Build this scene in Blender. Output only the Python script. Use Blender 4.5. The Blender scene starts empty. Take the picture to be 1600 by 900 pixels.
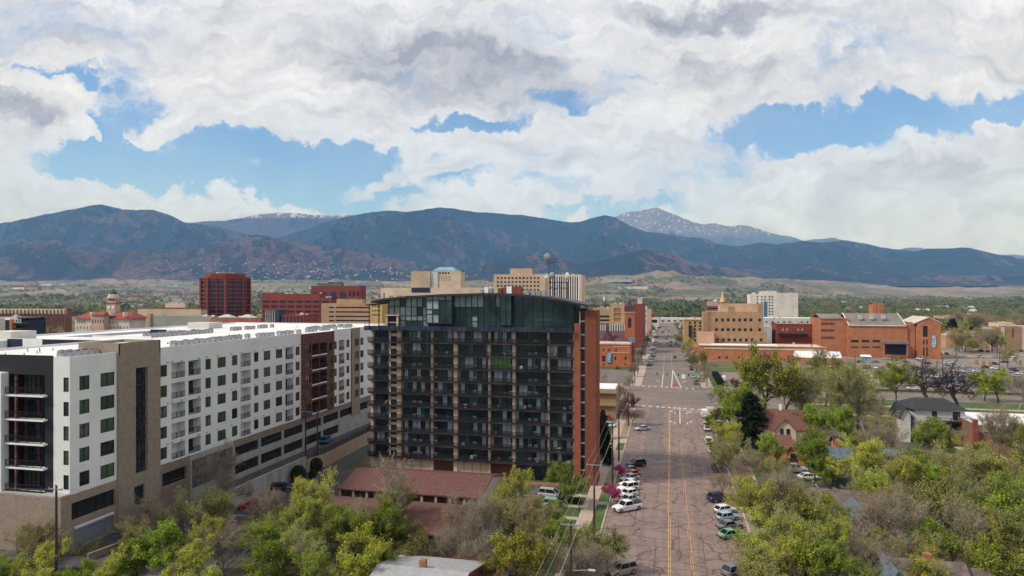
import bpy, math, random
import numpy as np
from mathutils import Vector, Matrix, noise

SC = bpy.context.scene
COL = SC.collection
TH = math.atan(0.2277)            # street direction relative to the camera axis
ST, CT = math.sin(TH), math.cos(TH)
F = 1067.0; H = 40.0; HY = 462.0

# ---------------------------------------------------------------- camera
cam_d = bpy.data.cameras.new('camera'); cam = bpy.data.objects.new('camera', cam_d); COL.objects.link(cam)
cam.location = (0, 0, H); cam.rotation_euler = (math.pi / 2, 0, TH)
cam_d.sensor_width = 36; cam_d.lens = 36 * F / 1600; cam_d.shift_y = 12 / 1600
cam_d.clip_start = 1; cam_d.clip_end = 120000
SC.camera = cam
SC.view_settings.view_transform = 'Standard'; SC.view_settings.look = 'None'
SC.view_settings.exposure = 0.54; SC.view_settings.gamma = 1.0; SC.view_settings.use_curve_mapping = False
SC.render.engine = 'CYCLES'
SC.cycles.max_bounces = 6; SC.cycles.diffuse_bounces = 2; SC.cycles.glossy_bounces = 2
SC.cycles.transmission_bounces = 2; SC.cycles.volume_bounces = 0; SC.cycles.transparent_max_bounces = 8
SC.cycles.use_denoising = True

# ---------------------------------------------------------------- sky and sun
SUN_EL, SUN_AZ = math.radians(44), math.radians(209)    # azimuth: degrees anticlockwise from +X
W = bpy.data.worlds.new('World'); SC.world = W; W.use_nodes = True
nt = W.node_tree; nt.nodes.clear()
class NB:
    def __init__(s, t): s.t = t
    def n(s, typ, **kw):
        x = s.t.nodes.new(typ)
        for k, v in kw.items(): setattr(x, k, v)
        return x
    def set(s, sock, v):
        if isinstance(v, (int, float, tuple, list)): sock.default_value = v
        elif v is not None: s.t.links.new(v, sock)
    def m(s, op, a, b=None, c=None, clamp=False):
        x = s.n('ShaderNodeMath', operation=op, use_clamp=clamp)
        for i, v in enumerate((a, b, c)):
            if v is not None: s.set(x.inputs[i], v)
        return x.outputs[0]
    def vm(s, op, a, b=None):
        x = s.n('ShaderNodeVectorMath', operation=op); s.set(x.inputs[0], a)
        if b is not None: s.set(x.inputs[1], b)
        return x
    def rng(s, v, a, b, c=0.0, d=1.0, smooth=True):
        x = s.n('ShaderNodeMapRange', interpolation_type='SMOOTHSTEP' if smooth else 'LINEAR')
        for i, q in enumerate((v, a, b, c, d)): s.set(x.inputs[i], q)
        return x.outputs[0]
    def noise(s, vec, scale, detail=4, rough=.5, dist=0.0):
        x = s.n('ShaderNodeTexNoise'); s.set(x.inputs['Vector'], vec)
        x.inputs['Scale'].default_value = scale; x.inputs['Detail'].default_value = detail
        x.inputs['Roughness'].default_value = rough; x.inputs['Distortion'].default_value = dist
        return x.outputs[0]
    def mix(s, f, a, b, mode='MIX'):
        x = s.n('ShaderNodeMix', data_type='RGBA', blend_type=mode)
        s.set(x.inputs[0], f)
        s.set(x.inputs[6], a if not isinstance(a, tuple) or len(a) == 4 else (*a, 1))
        s.set(x.inputs[7], b if not isinstance(b, tuple) or len(b) == 4 else (*b, 1))
        return x.outputs[2]

nb = NB(nt)
tc = nb.n('ShaderNodeTexCoord'); D = tc.outputs['Generated']
fw = nb.m('MAXIMUM', nb.m('ABSOLUTE', nb.vm('DOT_PRODUCT', D, (-ST, CT, 0)).outputs['Value']), .12)
rt = nb.vm('DOT_PRODUCT', D, (CT, ST, 0)).outputs['Value']
sp = nb.n('ShaderNodeSeparateXYZ'); nb.set(sp.inputs[0], D)
PX = nb.m('DIVIDE', rt, fw); PY = nb.m('DIVIDE', sp.outputs[2], fw)      # tangent-plane sky coordinates towards the mountains
cx = nb.n('ShaderNodeCombineXYZ'); nb.set(cx.inputs[0], PX); nb.set(cx.inputs[1], PY); P0 = cx.outputs[0]
sky = nb.n('ShaderNodeTexSky', sky_type='NISHITA'); sky.sun_disc = False
sky.sun_elevation = SUN_EL; sky.sun_rotation = math.pi / 2 - SUN_AZ; sky.altitude = 1800; sky.air_density = 1.0; sky.dust_density = .3
# domain warp so the cloud edges billow
wn = nb.n('ShaderNodeTexNoise'); nb.set(wn.inputs['Vector'], P0); wn.inputs['Scale'].default_value = 6; wn.inputs['Detail'].default_value = 9; wn.inputs['Roughness'].default_value = .64
wv = nb.vm('SUBTRACT', wn.outputs['Color'], (.5, .5, .5)).outputs[0]
sc_ = nb.n('ShaderNodeVectorMath', operation='SCALE'); nb.set(sc_.inputs[0], wv); sc_.inputs['Scale'].default_value = .20
PW = nb.vm('ADD', P0, sc_.outputs[0]).outputs[0]
def blob(x, y, sx, sy, amp, rot=0, p=None):
    mp = nb.n('ShaderNodeMapping', vector_type='TEXTURE'); nb.set(mp.inputs[0], PW if p is None else p)
    mp.inputs['Location'].default_value = ((x - 800) / F, (HY - y) / F, 0)
    mp.inputs['Rotation'].default_value = (0, 0, math.radians(rot)); mp.inputs['Scale'].default_value = (sx / F, sy / F, 1)
    ln = nb.vm('LENGTH', mp.outputs[0]).outputs['Value']
    return nb.rng(ln, 0.25, 1.35, amp, 0.0)
def total(l):
    t = l[0]
    for q in l[1:]: t = nb.m('ADD', t, q)
    return t
st = nb.vm('MULTIPLY', PW, (1, 2.2, 1)).outputs[0]
n1 = nb.noise(st, 5.0, 10, .62)
n2 = nb.noise(nb.vm('ADD', st, (7.3, 2.2, 1)).outputs[0], 20, 9, .68)
holes = total([blob(x, y, sx, sy, a, r) for (x, y, sx, sy, a, r) in [
    (330, 262, 260, 52, .98, -4), (520, 258, 190, 46, .9, -8), (150, 222, 150, 60, .62, 20), (190, 150, 120, 50, .34, 0),
    (60, 108, 110, 22, .62, 0), (740, 192, 150, 15, .85, 8), (862, 150, 60, 14, .75, 0), (1400, 192, 230, 40, 1.2, 3), (1590, 150, 110, 40, .95, 20),
    (1190, 198, 110, 28, .8, 0), (930, 330, 150, 18, .62, 0), (590, 320, 90, 14, .5, 0), (410, 292, 260, 22, .6, -6), (790, 292, 200, 14, .45, -3), (1290, 230, 200, 34, .5, 6)]])
puffs = total([blob(x, y, sx, sy, a, r) for (x, y, sx, sy, a, r) in [
    (30, 165, 90, 52, 1.3, -12), (480, 205, 130, 32, 1.1, -8), (290, 198, 56, 18, 1.1, -6), (390, 160, 150, 34, .9, -10), (612, 246, 50, 16, 1.4, 0), (390, 274, 34, 9, 1.2, -5),
    (438, 271, 16, 6, 1.1, 0), (660, 272, 70, 14, .9, 0), (1580, 200, 70, 26, 1.4, -8), (130, 195, 30, 8, 1.1, -10), (215, 187, 18, 7, 1.0, 0), (50, 90, 70, 16, 1.0, 0),
    (590, 297, 90, 18, .9, 6), (250, 300, 240, 20, .5, -8), (780, 320, 90, 12, .9, 0), (1000, 190, 130, 34, .5, 0), (195, 248, 9, 22, .5, 0)]])
cov = total([nb.m('SUBTRACT', puffs, holes), nb.m('MULTIPLY_ADD', n1, 2.0, -.34), nb.m('MULTIPLY_ADD', n2, 1.25, -.62)])
cover = nb.rng(cov, nb.rng(nb.noise(nb.vm('MULTIPLY', P0, (1, 3, 1)).outputs[0], 3.0, 4, .6), .35, .65, .06, -.25), nb.rng(nb.noise(P0, 3.7, 3, .6), .4, .6, .35, .85))
shadeblobs = total([blob(x, y, sx, sy, a, r) for (x, y, sx, sy, a, r) in [
    (720, 118, 230, 62, .85, -8), (60, 45, 160, 50, .6, 0), (1110, 14, 150, 28, 1.0, 0), (25, 178, 70, 24, 1.1, -12), (1180, 110, 260, 40, .45, -6), (1480, 70, 180, 40, .4, -8), (950, 250, 130, 40, .4, 0),
    (640, 40, 200, 40, .35, 0), (450, 60, 140, 40, .3, 0), (1380, 280, 260, 34, .25, 0)]])
n3 = nb.noise(nb.vm('ADD', st, (3.1, 9.2, 4)).outputs[0], 6.0, 7, .55)
n4 = nb.noise(nb.vm('ADD', nb.vm('MULTIPLY', PW, (1, 1.6, 1)).outputs[0], (1.1, 5.2, 8)).outputs[0], 17.0, 6, .6)
def rel(vec, sc, off, k, det=9, rg=.62):
    a_ = nb.noise(vec, sc, det, rg); b_ = nb.noise(nb.vm('ADD', vec, off).outputs[0], sc, det, rg)
    return nb.m('MULTIPLY', nb.m('SUBTRACT', b_, a_), k)
stv = nb.vm('MULTIPLY', PW, (1, 2.3, 1)).outputs[0]
relief = nb.m('ADD', rel(stv, 5.5, (-.018, .05, 0), 2.3), rel(stv, 18.0, (-.006, .016, 0), 1.0, 8, .66))
base = total([shadeblobs, nb.m('MULTIPLY_ADD', n3, 1.9, -.74), nb.m('MULTIPLY', nb.rng(cov, .2, .9, 1, 0), -.25)])
thin = nb.rng(cov, .1, 1.1, 0, 1, False)
shade = nb.m('ADD', nb.rng(base, 0, 1.3), nb.m('MULTIPLY', relief, nb.rng(thin, 0, 1, .5, 1.0)))
SKYK = .09
cl_ = nb.n('ShaderNodeMapRange'); nb.set(cl_.inputs[0], shade); cl_.inputs[1].default_value = -.35; cl_.inputs[2].default_value = 1.15
ccol = nb.mix(cl_.outputs[0], nb.mix(nb.rng(PY, .08, .34), (.53 / SKYK, .655 / SKYK, .95 / SKYK), (.66 / SKYK, .695 / SKYK, .77 / SKYK)), (.25 / SKYK, .26 / SKYK, .31 / SKYK))
skc = nb.mix(1.0, sky.outputs[0], (.74, .98, 1.30), 'MULTIPLY')
skc = nb.mix(nb.rng(nb.m('MULTIPLY_ADD', n3, .6, nb.m('MULTIPLY_ADD', n1, .8, -.35)),   .1, .9, .0, .30), skc, (.55 / SKYK, .60 / SKYK, .68 / SKYK))
fin = nb.mix(cover, skc, ccol)
bg = nb.n('ShaderNodeBackground'); nb.set(bg.inputs[0], fin); bg.inputs[1].default_value = SKYK
wo = nb.n('ShaderNodeOutputWorld'); nt.links.new(bg.outputs[0], wo.inputs[0])
W.cycles.sampling_method = 'MANUAL'; W.cycles.sample_map_resolution = 512

sun_d = bpy.data.lights.new('sun', 'SUN'); sun = bpy.data.objects.new('sun', sun_d); COL.objects.link(sun)
sun_d.energy = 2.4; sun_d.angle = math.radians(8); sun_d.color = (1, .96, .9)
sv = Vector((math.cos(SUN_AZ) * math.cos(SUN_EL), math.sin(SUN_AZ) * math.cos(SUN_EL), math.sin(SUN_EL)))
sun.rotation_euler = sv.to_track_quat('Z', 'Y').to_euler()

# ---------------------------------------------------------------- pixel <-> world helpers (photo pixels, 1600x900)
def world(px, d):
    r = (px - 800) / F * d
    return r * CT - d * ST, r * ST + d * CT
def G(px, py, z=0.0):
    return world(px, (H - z) * F / (py - HY))
def ratio(px):
    u = (px - 800) / F
    return (u - ST / CT) / (1 + u * ST / CT)
def XatY(px, Y): return ratio(px) * Y
def YatX(px, X): return X / ratio(px)
def dep(X, Y): return -X * ST + Y * CT
def Zat(py, X, Y): return H - (py - HY) * dep(X, Y) / F

# ---------------------------------------------------------------- materials
MATS = {}
def mat(name, col, rough=.85, var=.18, scale=1.0, metallic=0.0, spec=.3, bump=0.0, detail=5, rnd=0.0, fn=None, stretch=None):
    if name in MATS: return MATS[name]
    m = bpy.data.materials.new(name); m.use_nodes = True; MATS[name] = m
    t = m.node_tree; b = NB(t); p = t.nodes['Principled BSDF']
    p.inputs['Roughness'].default_value = rough; p.inputs['Metallic'].default_value = metallic
    p.inputs['Specular IOR Level'].default_value = spec
    co = b.n('ShaderNodeTexCoord').outputs['Object']
    if stretch: co = b.vm('MULTIPLY', co, stretch).outputs[0]
    c = (*col, 1)
    nz = b.noise(co, scale, detail, .6)
    out = b.mix(b.rng(nz, .3, .7), tuple(x * (1 - var) for x in col), tuple(min(1, x * (1 + var)) for x in col))
    if rnd:
        oi = b.n('ShaderNodeObjectInfo').outputs['Random']
        hs = b.n('ShaderNodeHueSaturation'); b.set(hs.inputs['Color'], out)
        b.set(hs.inputs['Value'], b.rng(oi, 0, 1, 1 - rnd, 1 + rnd, False)); b.set(hs.inputs['Hue'], b.rng(b.m('FRACT', b.m('MULTIPLY', oi, 7.13)), 0, 1, .5 - rnd * .08, .5 + rnd * .08, False))
        out = hs.outputs[0]
    if fn: out = fn(b, co, out, p)
    b.set(p.inputs['Base Color'], out)
    if bump:
        bp = b.n('ShaderNodeBump'); bp.inputs['Strength'].default_value = bump; b.set(bp.inputs['Height'], nz); b.set(p.inputs['Normal'], bp.outputs[0])
    return m
def lines(period, width, dark, axis=2, offs=0.0):
    """dark joint lines every `period` metres along an axis (siding, courses, panels)"""
    def fn(b, co, out, p):
        s = b.n('ShaderNodeSeparateXYZ'); b.set(s.inputs[0], co)
        f = b.m('FRACT', b.m('DIVIDE', b.m('ADD', s.outputs[axis], 500.0 + offs), period))
        k = b.m('LESS_THAN', f, width / period)
        return b.mix(k, out, b.mix(1.0, out, (dark, dark, dark), 'MULTIPLY'))
    return fn
def brick(sc=4.0, dark=.8, var=.25):
    def fn(b, co, out, p):
        s = b.n('ShaderNodeSeparateXYZ'); b.set(s.inputs[0], co)
        c = b.n('ShaderNodeCombineXYZ'); b.set(c.inputs[0], b.m('ADD', s.outputs[0], s.outputs[1])); b.set(c.inputs[1], s.outputs[2])
        t = b.n('ShaderNodeTexBrick'); b.set(t.inputs['Vector'], c.outputs[0]); t.inputs['Scale'].default_value = sc
        t.inputs['Color1'].default_value = (1 + var * .5,) * 3 + (1,); t.inputs['Color2'].default_value = (1 - var,) * 3 + (1,); t.inputs['Mortar'].default_value = (dark,) * 3 + (1,)
        t.inputs['Mortar Size'].default_value = .03
        return b.mix(1.0, out, t.outputs[0], 'MULTIPLY')
    return fn

# ---------------------------------------------------------------- mesh builder
class MB:
    def __init__(s): s.v = []; s.f = []; s.m = []; s.mi = 0
    def quad(s, a, b, c, d):
        n = len(s.v); s.v += [a, b, c, d]; s.f.append((n, n + 1, n + 2, n + 3)); s.m.append(s.mi); return s
    def poly(s, pts):
        n = len(s.v); s.v += list(pts); s.f.append(tuple(range(n, n + len(pts)))); s.m.append(s.mi); return s
    def box(s, x0, x1, y0, y1, z0, z1, skip=''):
        n = len(s.v)
        s.v += [(x0, y0, z0), (x1, y0, z0), (x1, y1, z0), (x0, y1, z0), (x0, y0, z1), (x1, y0, z1), (x1, y1, z1), (x0, y1, z1)]
        for k, q in zip('btsenw', ((0, 3, 2, 1), (4, 5, 6, 7), (0, 1, 5, 4), (1, 2, 6, 5), (2, 3, 7, 6), (3, 0, 4, 7))):
            if k not in skip: s.f.append(tuple(n + i for i in q)); s.m.append(s.mi)
        return s
    def prism(s, pts, z0, z1):
        """pts anticlockwise in plan; z1 may be a list"""
        n = len(s.v); k = len(pts); zt = z1 if isinstance(z1, (list, tuple)) else [z1] * k
        s.v += [(x, y, z0) for x, y in pts] + [(x, y, z) for (x, y), z in zip(pts, zt)]
        s.f.append(tuple(n + i for i in reversed(range(k)))); s.m.append(s.mi)
        s.f.append(tuple(n + k + i for i in range(k))); s.m.append(s.mi)
        for i in range(k):
            j = (i + 1) % k; s.f.append((n + i, n + j, n + k + j, n + k + i)); s.m.append(s.mi)
        return s
    def extr(s, prof, x0, x1, axis='x'):
        """profile (a,z) extruded along x (a=y) or y (a=x)"""
        n = len(s.v); k = len(prof)
        for q in (x0, x1): s.v += [((q, a, z) if axis == 'x' else (a, q, z)) for a, z in prof]
        fr = tuple(n + i for i in range(k)); bk = tuple(n + k + i for i in reversed(range(k)))
        s.f += [fr, bk]; s.m += [s.mi] * 2
        for i in range(k):
            j = (i + 1) % k; s.f.append((n + j, n + i, n + k + i, n + k + j)); s.m.append(s.mi)
        return s
    def tube(s, a, b, r0, r1=None, n=6, cap=True):
        r1 = r0 if r1 is None else r1
        a = Vector(a); b = Vector(b); d = (b - a)
        if d.length < 1e-6: return s
        d.normalize(); u = d.orthogonal().normalized(); w = d.cross(u); o = len(s.v)
        for p, r in ((a, r0), (b, r1)):
            for i in range(n):
                t = 2 * math.pi * i / n; s.v.append(tuple(p + (u * math.cos(t) + w * math.sin(t)) * r))
        for i in range(n):
            j = (i + 1) % n; s.f.append((o + i, o + j, o + n + j, o + n + i)); s.m.append(s.mi)
        if cap:
            s.f.append(tuple(o + n + i for i in range(n))); s.m.append(s.mi)
            s.f.append(tuple(o + i for i in reversed(range(n)))); s.m.append(s.mi)
        return s
    def lathe(s, prof, n=16, c=(0, 0, 0)):
        o = len(s.v); k = len(prof)
        for r, z in prof:
            for i in range(n):
                t = 2 * math.pi * i / n; s.v.append((c[0] + r * math.cos(t), c[1] + r * math.sin(t), c[2] + z))
        for q in range(k - 1):
            for i in range(n):
                j = (i + 1) % n; s.f.append((o + q * n + i, o + q * n + j, o + (q + 1) * n + j, o + (q + 1) * n + i)); s.m.append(s.mi)
        s.f.append(tuple(o + (k - 1) * n + i for i in range(n))); s.m.append(s.mi)
        s.f.append(tuple(o + i for i in reversed(range(n)))); s.m.append(s.mi)
        return s
    def mesh(s, name, mats, off=(0, 0, 0), smooth=False):
        me = bpy.data.meshes.new(name)
        v = np.array(s.v, dtype=np.float64).reshape(-1, 3) - np.array(off)
        me.from_pydata(v.tolist(), [], s.f)
        for m in (mats if isinstance(mats, (list, tuple)) else [mats]): me.materials.append(m)
        if any(s.m): me.polygons.foreach_set('material_index', s.m)
        if smooth: me.polygons.foreach_set('use_smooth', [True] * len(s.f))
        return me
    def build(s, name, mats, parent=None, smooth=False):
        o = bpy.data.objects.new(name, None if False else s.mesh(name, mats, wloc(parent) if parent else (0, 0, 0), smooth))
        COL.objects.link(o)
        if parent: o.parent = parent
        return o
WL = {}
def wloc(o):
    p = WL.get(o.name)
    return p if p is not None else (0, 0, 0)
def tag(o, label=None, cat=None, group=None, kind=None):
    if label: o['label'] = label
    if cat: o['category'] = cat
    if group: o['group'] = group
    if kind: o['kind'] = kind
    return o
def empty(name, loc, label, cat, group=None, rz=0):
    o = bpy.data.objects.new(name, None); COL.objects.link(o); o.location = loc; o.rotation_euler = (0, 0, rz)
    o.empty_display_size = .5
    WL[o.name] = tuple(loc); return tag(o, label, cat, group)
def inst(me, name, parent=None, loc=(0, 0, 0), rz=0, world_loc=False, scale=None):
    o = bpy.data.objects.new(name, me); COL.objects.link(o)
    if parent:
        o.parent = parent
        if world_loc: w = wloc(parent); loc = (loc[0] - w[0], loc[1] - w[1], loc[2] - w[2])
    o.location = loc; o.rotation_euler = (0, 0, rz)
    if scale: o.scale = scale
    return o
def children_of(o): return KIDS.get(o.name, [])
KIDS = {}
def copy_tree(root, loc, rz=0, scale=None, label=None, group=None, slots=None):
    """copy a thing with its parts and sub-parts (slots: material for parts whose first slot is linked to the object)"""
    r = root.copy(); COL.objects.link(r); r.location = loc; r.rotation_euler = (0, 0, rz)
    if scale is not None: r.scale = scale if isinstance(scale, tuple) else (scale,) * 3
    if label: r['label'] = label
    if group: r['group'] = group
    def rec(a, b):
        for ch in a.children:
            c = ch.copy(); COL.objects.link(c); c.parent = b
            if slots and ch.get('_paint') is not None:
                c.material_slots[0].link = 'OBJECT'; c.material_slots[0].material = slots
            rec(ch, c)
    rec(root, r)
    return r
def structure(name, mb, m): return tag(mb.build(name, m), kind='structure')
R = random.Random(7)
# ================================================================ TERRAIN
def sheet(name, pts, z, m, thick=0.0):
    b = MB()
    if thick: b.prism(pts, z - thick, z)
    else: b.poly([(x, y, z) for x, y in pts])
    return structure(name, b, m)
def grid_mesh(name, Vv, nr, nc, m, smooth=True):
    me = bpy.data.meshes.new(name)
    idx = np.arange(nr * nc).reshape(nr, nc)
    q = np.stack([idx[:-1, :-1], idx[:-1, 1:], idx[1:, 1:], idx[1:, :-1]], -1).reshape(-1, 4)
    me.vertices.add(nr * nc); me.vertices.foreach_set('co', Vv.reshape(-1).astype(np.float32))
    me.loops.add(q.size); me.loops.foreach_set('vertex_index', q.reshape(-1).astype(np.int32))
    me.polygons.add(len(q)); me.polygons.foreach_set('loop_start', np.arange(0, q.size, 4, dtype=np.int32))
    me.polygons.foreach_set('use_smooth', [smooth] * len(q)); me.update(calc_edges=True); me.materials.append(m)
    o = bpy.data.objects.new(name, me); COL.objects.link(o)
    return tag(o, kind='structure')

def ground_fn(b, co, out, p):
    n = b.noise(co, .035, 6, .6); n2 = b.noise(co, .35, 6, .65)
    out = b.mix(b.rng(n, .44, .56), out, (.052, .075, .018))
    return b.mix(b.rng(n2, .5, .7, 0, .7), out, (.17, .125, .085))
M_ground = mat('ground_soil_grass', (.13, .105, .062), var=.3, scale=.12, fn=ground_fn)
structure('ground', MB().poly([(-60000, -60000, 0), (60000, -60000, 0), (60000, 60000, 0), (-60000, 60000, 0)]), M_ground)

def mtn_mat(name, forest, rock, rock_amt, snow=None, nscale=1.0, tan=None):
    def fn(b, co, out, p):
        s = b.n('ShaderNodeSeparateXYZ'); b.set(s.inputs[0], co)
        g = b.n('ShaderNodeNewGeometry'); gs = b.n('ShaderNodeSeparateXYZ'); b.set(gs.inputs[0], g.outputs['Normal'])
        a = b.noise(co, .0011 * nscale, 6, .6); c = b.noise(co, .006 * nscale, 8, .68)
        k = b.m('ADD', b.m('MULTIPLY', a, 1.0), b.m('MULTIPLY', c, .75))
        k = b.m('ADD', k, b.m('MULTIPLY_ADD', gs.outputs[0], .30, 0.0))
        lo = 1.0 - rock_amt
        out = b.mix(b.rng(k, lo, lo + .13), out, rock)
        f = b.noise(co, .03 * nscale, 4, .7)
        out = b.mix(1.0, out, b.mix(b.rng(f, .3, .7), (.5, .5, .5), (1.6, 1.6, 1.6)), 'MULTIPLY')
        if snow:
            z0, z1, amt = snow
            sn = b.noise(b.vm('MULTIPLY', co, (1.6, 1, 1)).outputs[0], .006, 8, .74)
            kz = b.rng(s.outputs[2], z0, z1)
            bare = b.mix(kz, out, (.21, .15, .145))
            out = b.mix(b.m('MULTIPLY', kz, b.rng(sn, amt, amt + .05)), bare, (.8, .8, .84))
        return out
    def fn2(b, co, out, p):
        out = fn(b, co, out, p)
        bp = b.n('ShaderNodeBump'); bp.inputs['Strength'].default_value = 1.0; bp.inputs['Distance'].default_value = 520 / nscale
        b.set(bp.inputs['Height'], b.m('ADD', b.noise(co, .0028 * nscale, 9, .66), b.m('MULTIPLY', b.noise(co, .022 * nscale, 4, .6), .12))); b.set(p.inputs['Normal'], bp.outputs[0]); return out
    return mat(name, forest, var=.35, scale=.004 * nscale, fn=fn2, detail=6)

def interp(pts, x):
    p = np.array(pts, float); return np.interp(x, p[:, 0], p[:, 1])
def fbm(x, y, sc, oct=5, seed=0.0, ridged=False):
    out = np.empty(x.shape)
    xf = x.ravel() / sc; yf = y.ravel() / sc; r = out.ravel()
    for i in range(len(xf)):
        v = Vector((xf[i], yf[i], seed))
        r[i] = noise.ridged_multi_fractal(v, .9, 2.1, oct, 1.0, 2.0) if ridged else noise.fractal(v, .9, 2.1, oct)
    return r.reshape(x.shape)
TERR = {}
def range_mesh(name, pts, D, Df, foot, m, amp, nsc, seed, nc=520, nr=64, jag=1.5, shape=1.25, back=.35):
    px = np.linspace(-500, 2100, nc)
    ys = interp(pts, px)
    jn = np.array([noise.fractal(Vector((p / 26.0, seed * 3.1, 0)), .9, 2.0, 5) for p in px])
    ys = ys - jn * jag
    zr = H + (HY - ys) / F * D
    t = np.concatenate([np.linspace(0, 1, nr), 1 + np.linspace(.05, 1, 8) * back])
    T, PXg = np.meshgrid(t, px, indexing='ij')
    d = D - Df * (1 - T)
    r = (PXg - 800) / F * d
    X = r * CT - d * ST; Y = r * ST + d * CT
    ZR = np.broadcast_to(zr, T.shape); ft = foot if np.isscalar(foot) else interp(foot, px); FT = np.broadcast_to(ft, T.shape)
    base = np.where(T <= 1, FT + (ZR - FT) * np.clip(T, 0, 1) ** shape, ZR - (T - 1) * 2200)
    nz = fbm(X, Y, nsc, 6, seed, True)
    nz = nz - nz.mean()
    nz2 = fbm(X, Y, nsc * 3.1, 4, seed + 9)
    spur = fbm(r + 140 * nz2, d / 3.4 + 90 * nz, nsc * .42, 4, seed + 4, True); spur -= spur.mean(); nz = nz * .8 + spur * .62
    env = np.clip(T, 0, 1) ** .8 * np.clip((1 - T) * 3.2, 0, 1) ** .8
    hgt = np.clip((ZR - FT), 80, None)
    Z = base + env * (nz * amp + nz2 * 1.1) * hgt
    # keep the front below the sight line of the ridge
    lim = H + (ZR - H) * d / D - 2
    Z = np.where(T < 1, np.minimum(Z, lim), Z)
    TERR[name] = (px, t, d, X, Y, Z)
    return grid_mesh(name, np.stack([X, Y, Z], -1), len(t), nc, m)

# far peak, back ridge, middle range, front foothills
range_mesh('peak', [(-500, 470), (880, 470), (925, 352), (945, 343), (962, 338), (985, 331), (1003, 328), (1025, 325.5), (1048, 332), (1066, 339), (1082, 347), (1100, 350), (1118, 349), (1135, 354), (1152, 352.5), (1168, 353), (1185, 358), (1205, 364), (1228, 368), (1255, 376), (1275, 375), (1296, 372), (1312, 374), (1345, 379), (1400, 391), (1415, 387), (1436, 386), (1455, 391), (1600, 400), (2100, 420)],
           23000, 6500, 500, mtn_mat('peak_rock', (.012, .026, .028), (.09, .07, .07), .30, (1850, 2250, .555), .8), .34, 2600, 1.7, jag=2.4, shape=1.0)
range_mesh('back_ridge', [(-500, 360), (200, 350), (310, 347), (350, 344.5), (380, 340), (405, 335.5), (435, 332), (462, 333), (492, 336), (520, 337), (560, 336), (610, 336), (700, 352), (900, 380), (2100, 460)],
           16500, 3500, 300, mtn_mat('back_ridge_forest', (.012, .026, .026), (.08, .06, .055), .22, (1880, 1960, .50)), .12, 1800, 4.2, jag=1.5, shape=1.1)
range_mesh('middle_range', [(-500, 400), (-200, 372), (0, 349), (30, 344), (60, 337.5), (110, 327), (135, 323), (157, 319), (172, 322), (192, 327.5), (215, 328), (242, 327.5), (262, 335), (285, 346.5), (320, 351), (350, 356), (375, 364), (400, 372), (430, 372), (455, 366), (480, 357), (515, 345), (545, 338), (575, 332), (600, 329.5), (640, 330.5), (665, 327.5), (690, 323), (715, 327.5), (745, 331), (780, 333.5), (820, 336.5), (850, 341), (880, 346.5), (905, 347), (925, 341), (945, 335.5), (962, 340), (985, 353), (1010, 362), (1040, 366), (1075, 370), (1100, 372), (1118, 380), (1140, 384), (1165, 383), (1185, 379), (1215, 381), (1252, 376.5), (1285, 379), (1320, 376), (1350, 381), (1380, 387), (1430, 393), (1450, 388.5), (1480, 388), (1515, 386.5), (1540, 393), (1570, 400), (1600, 404), (1800, 415), (2100, 430)],
           12500, 3600, [(-500, 150), (600, 190), (1000, 230), (2100, 160)], mtn_mat('mountain_forest', (.010, .026, .024), (.12, .085, .075), .02), .30, 1150, 2.9, nc=760, nr=96, jag=1.6, shape=1.15)
range_mesh('foothills', [(-500, 395), (0, 384), (50, 377), (95, 376), (115, 388), (150, 397), (190, 394), (230, 389), (300, 389), (340, 381), (368, 372), (400, 366), (425, 370), (450, 376), (500, 384), (545, 387), (590, 397), (640, 408), (690, 420), (730, 424), (760, 412), (800, 402), (830, 396), (860, 400), (900, 412), (950, 405), (985, 393), (1010, 389), (1050, 398), (1090, 412), (1150, 420), (1230, 422), (1262, 414), (1300, 424), (1400, 432), (1480, 430), (1600, 431), (2100, 440)],
           9200, 1900, [(-500, 130), (400, 140), (1000, 170), (2100, 110)], mtn_mat('foothill_forest', (.010, .022, .017), (.15, .09, .07), .10), .34, 700, 7.7, nc=760, nr=72, jag=2.0, shape=1.05)

# rolling plains, mesas and suburbs between the city and the foothills
nc, nr = 420, 150
px = np.linspace(-700, 2300, nc); dd = np.geomspace(1050, 9000, nr)
Dg, Pg = np.meshgrid(dd, px, indexing='ij')
prof = interp([(1050, 496), (1150, 494), (1500, 489), (1900, 482.5), (2500, 475), (3200, 468), (4000, 461), (5200, 452), (6500, 444), (7400, 440), (9000, 437)], Dg)
rg = (Pg - 800) / F * Dg; Xg = rg * CT - Dg * ST; Yg = rg * ST + Dg * CT
n_ = fbm(Xg, Yg, 900, 6, 3.3); n2_ = fbm(Xg, Yg, 260, 4, 5.5, True); n2_ -= n2_.mean()
k_ = np.clip((Dg - 1050) / 1500, 0, 1)
Zg = H + (HY - prof) / F * Dg
Zg = np.where(Dg < 1100, -3, np.maximum(Zg, .1))
Zg = Zg + k_ * (n_ * 30 + n2_ * 12) * np.clip(Dg / 4500, .12, 1.2)
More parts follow.
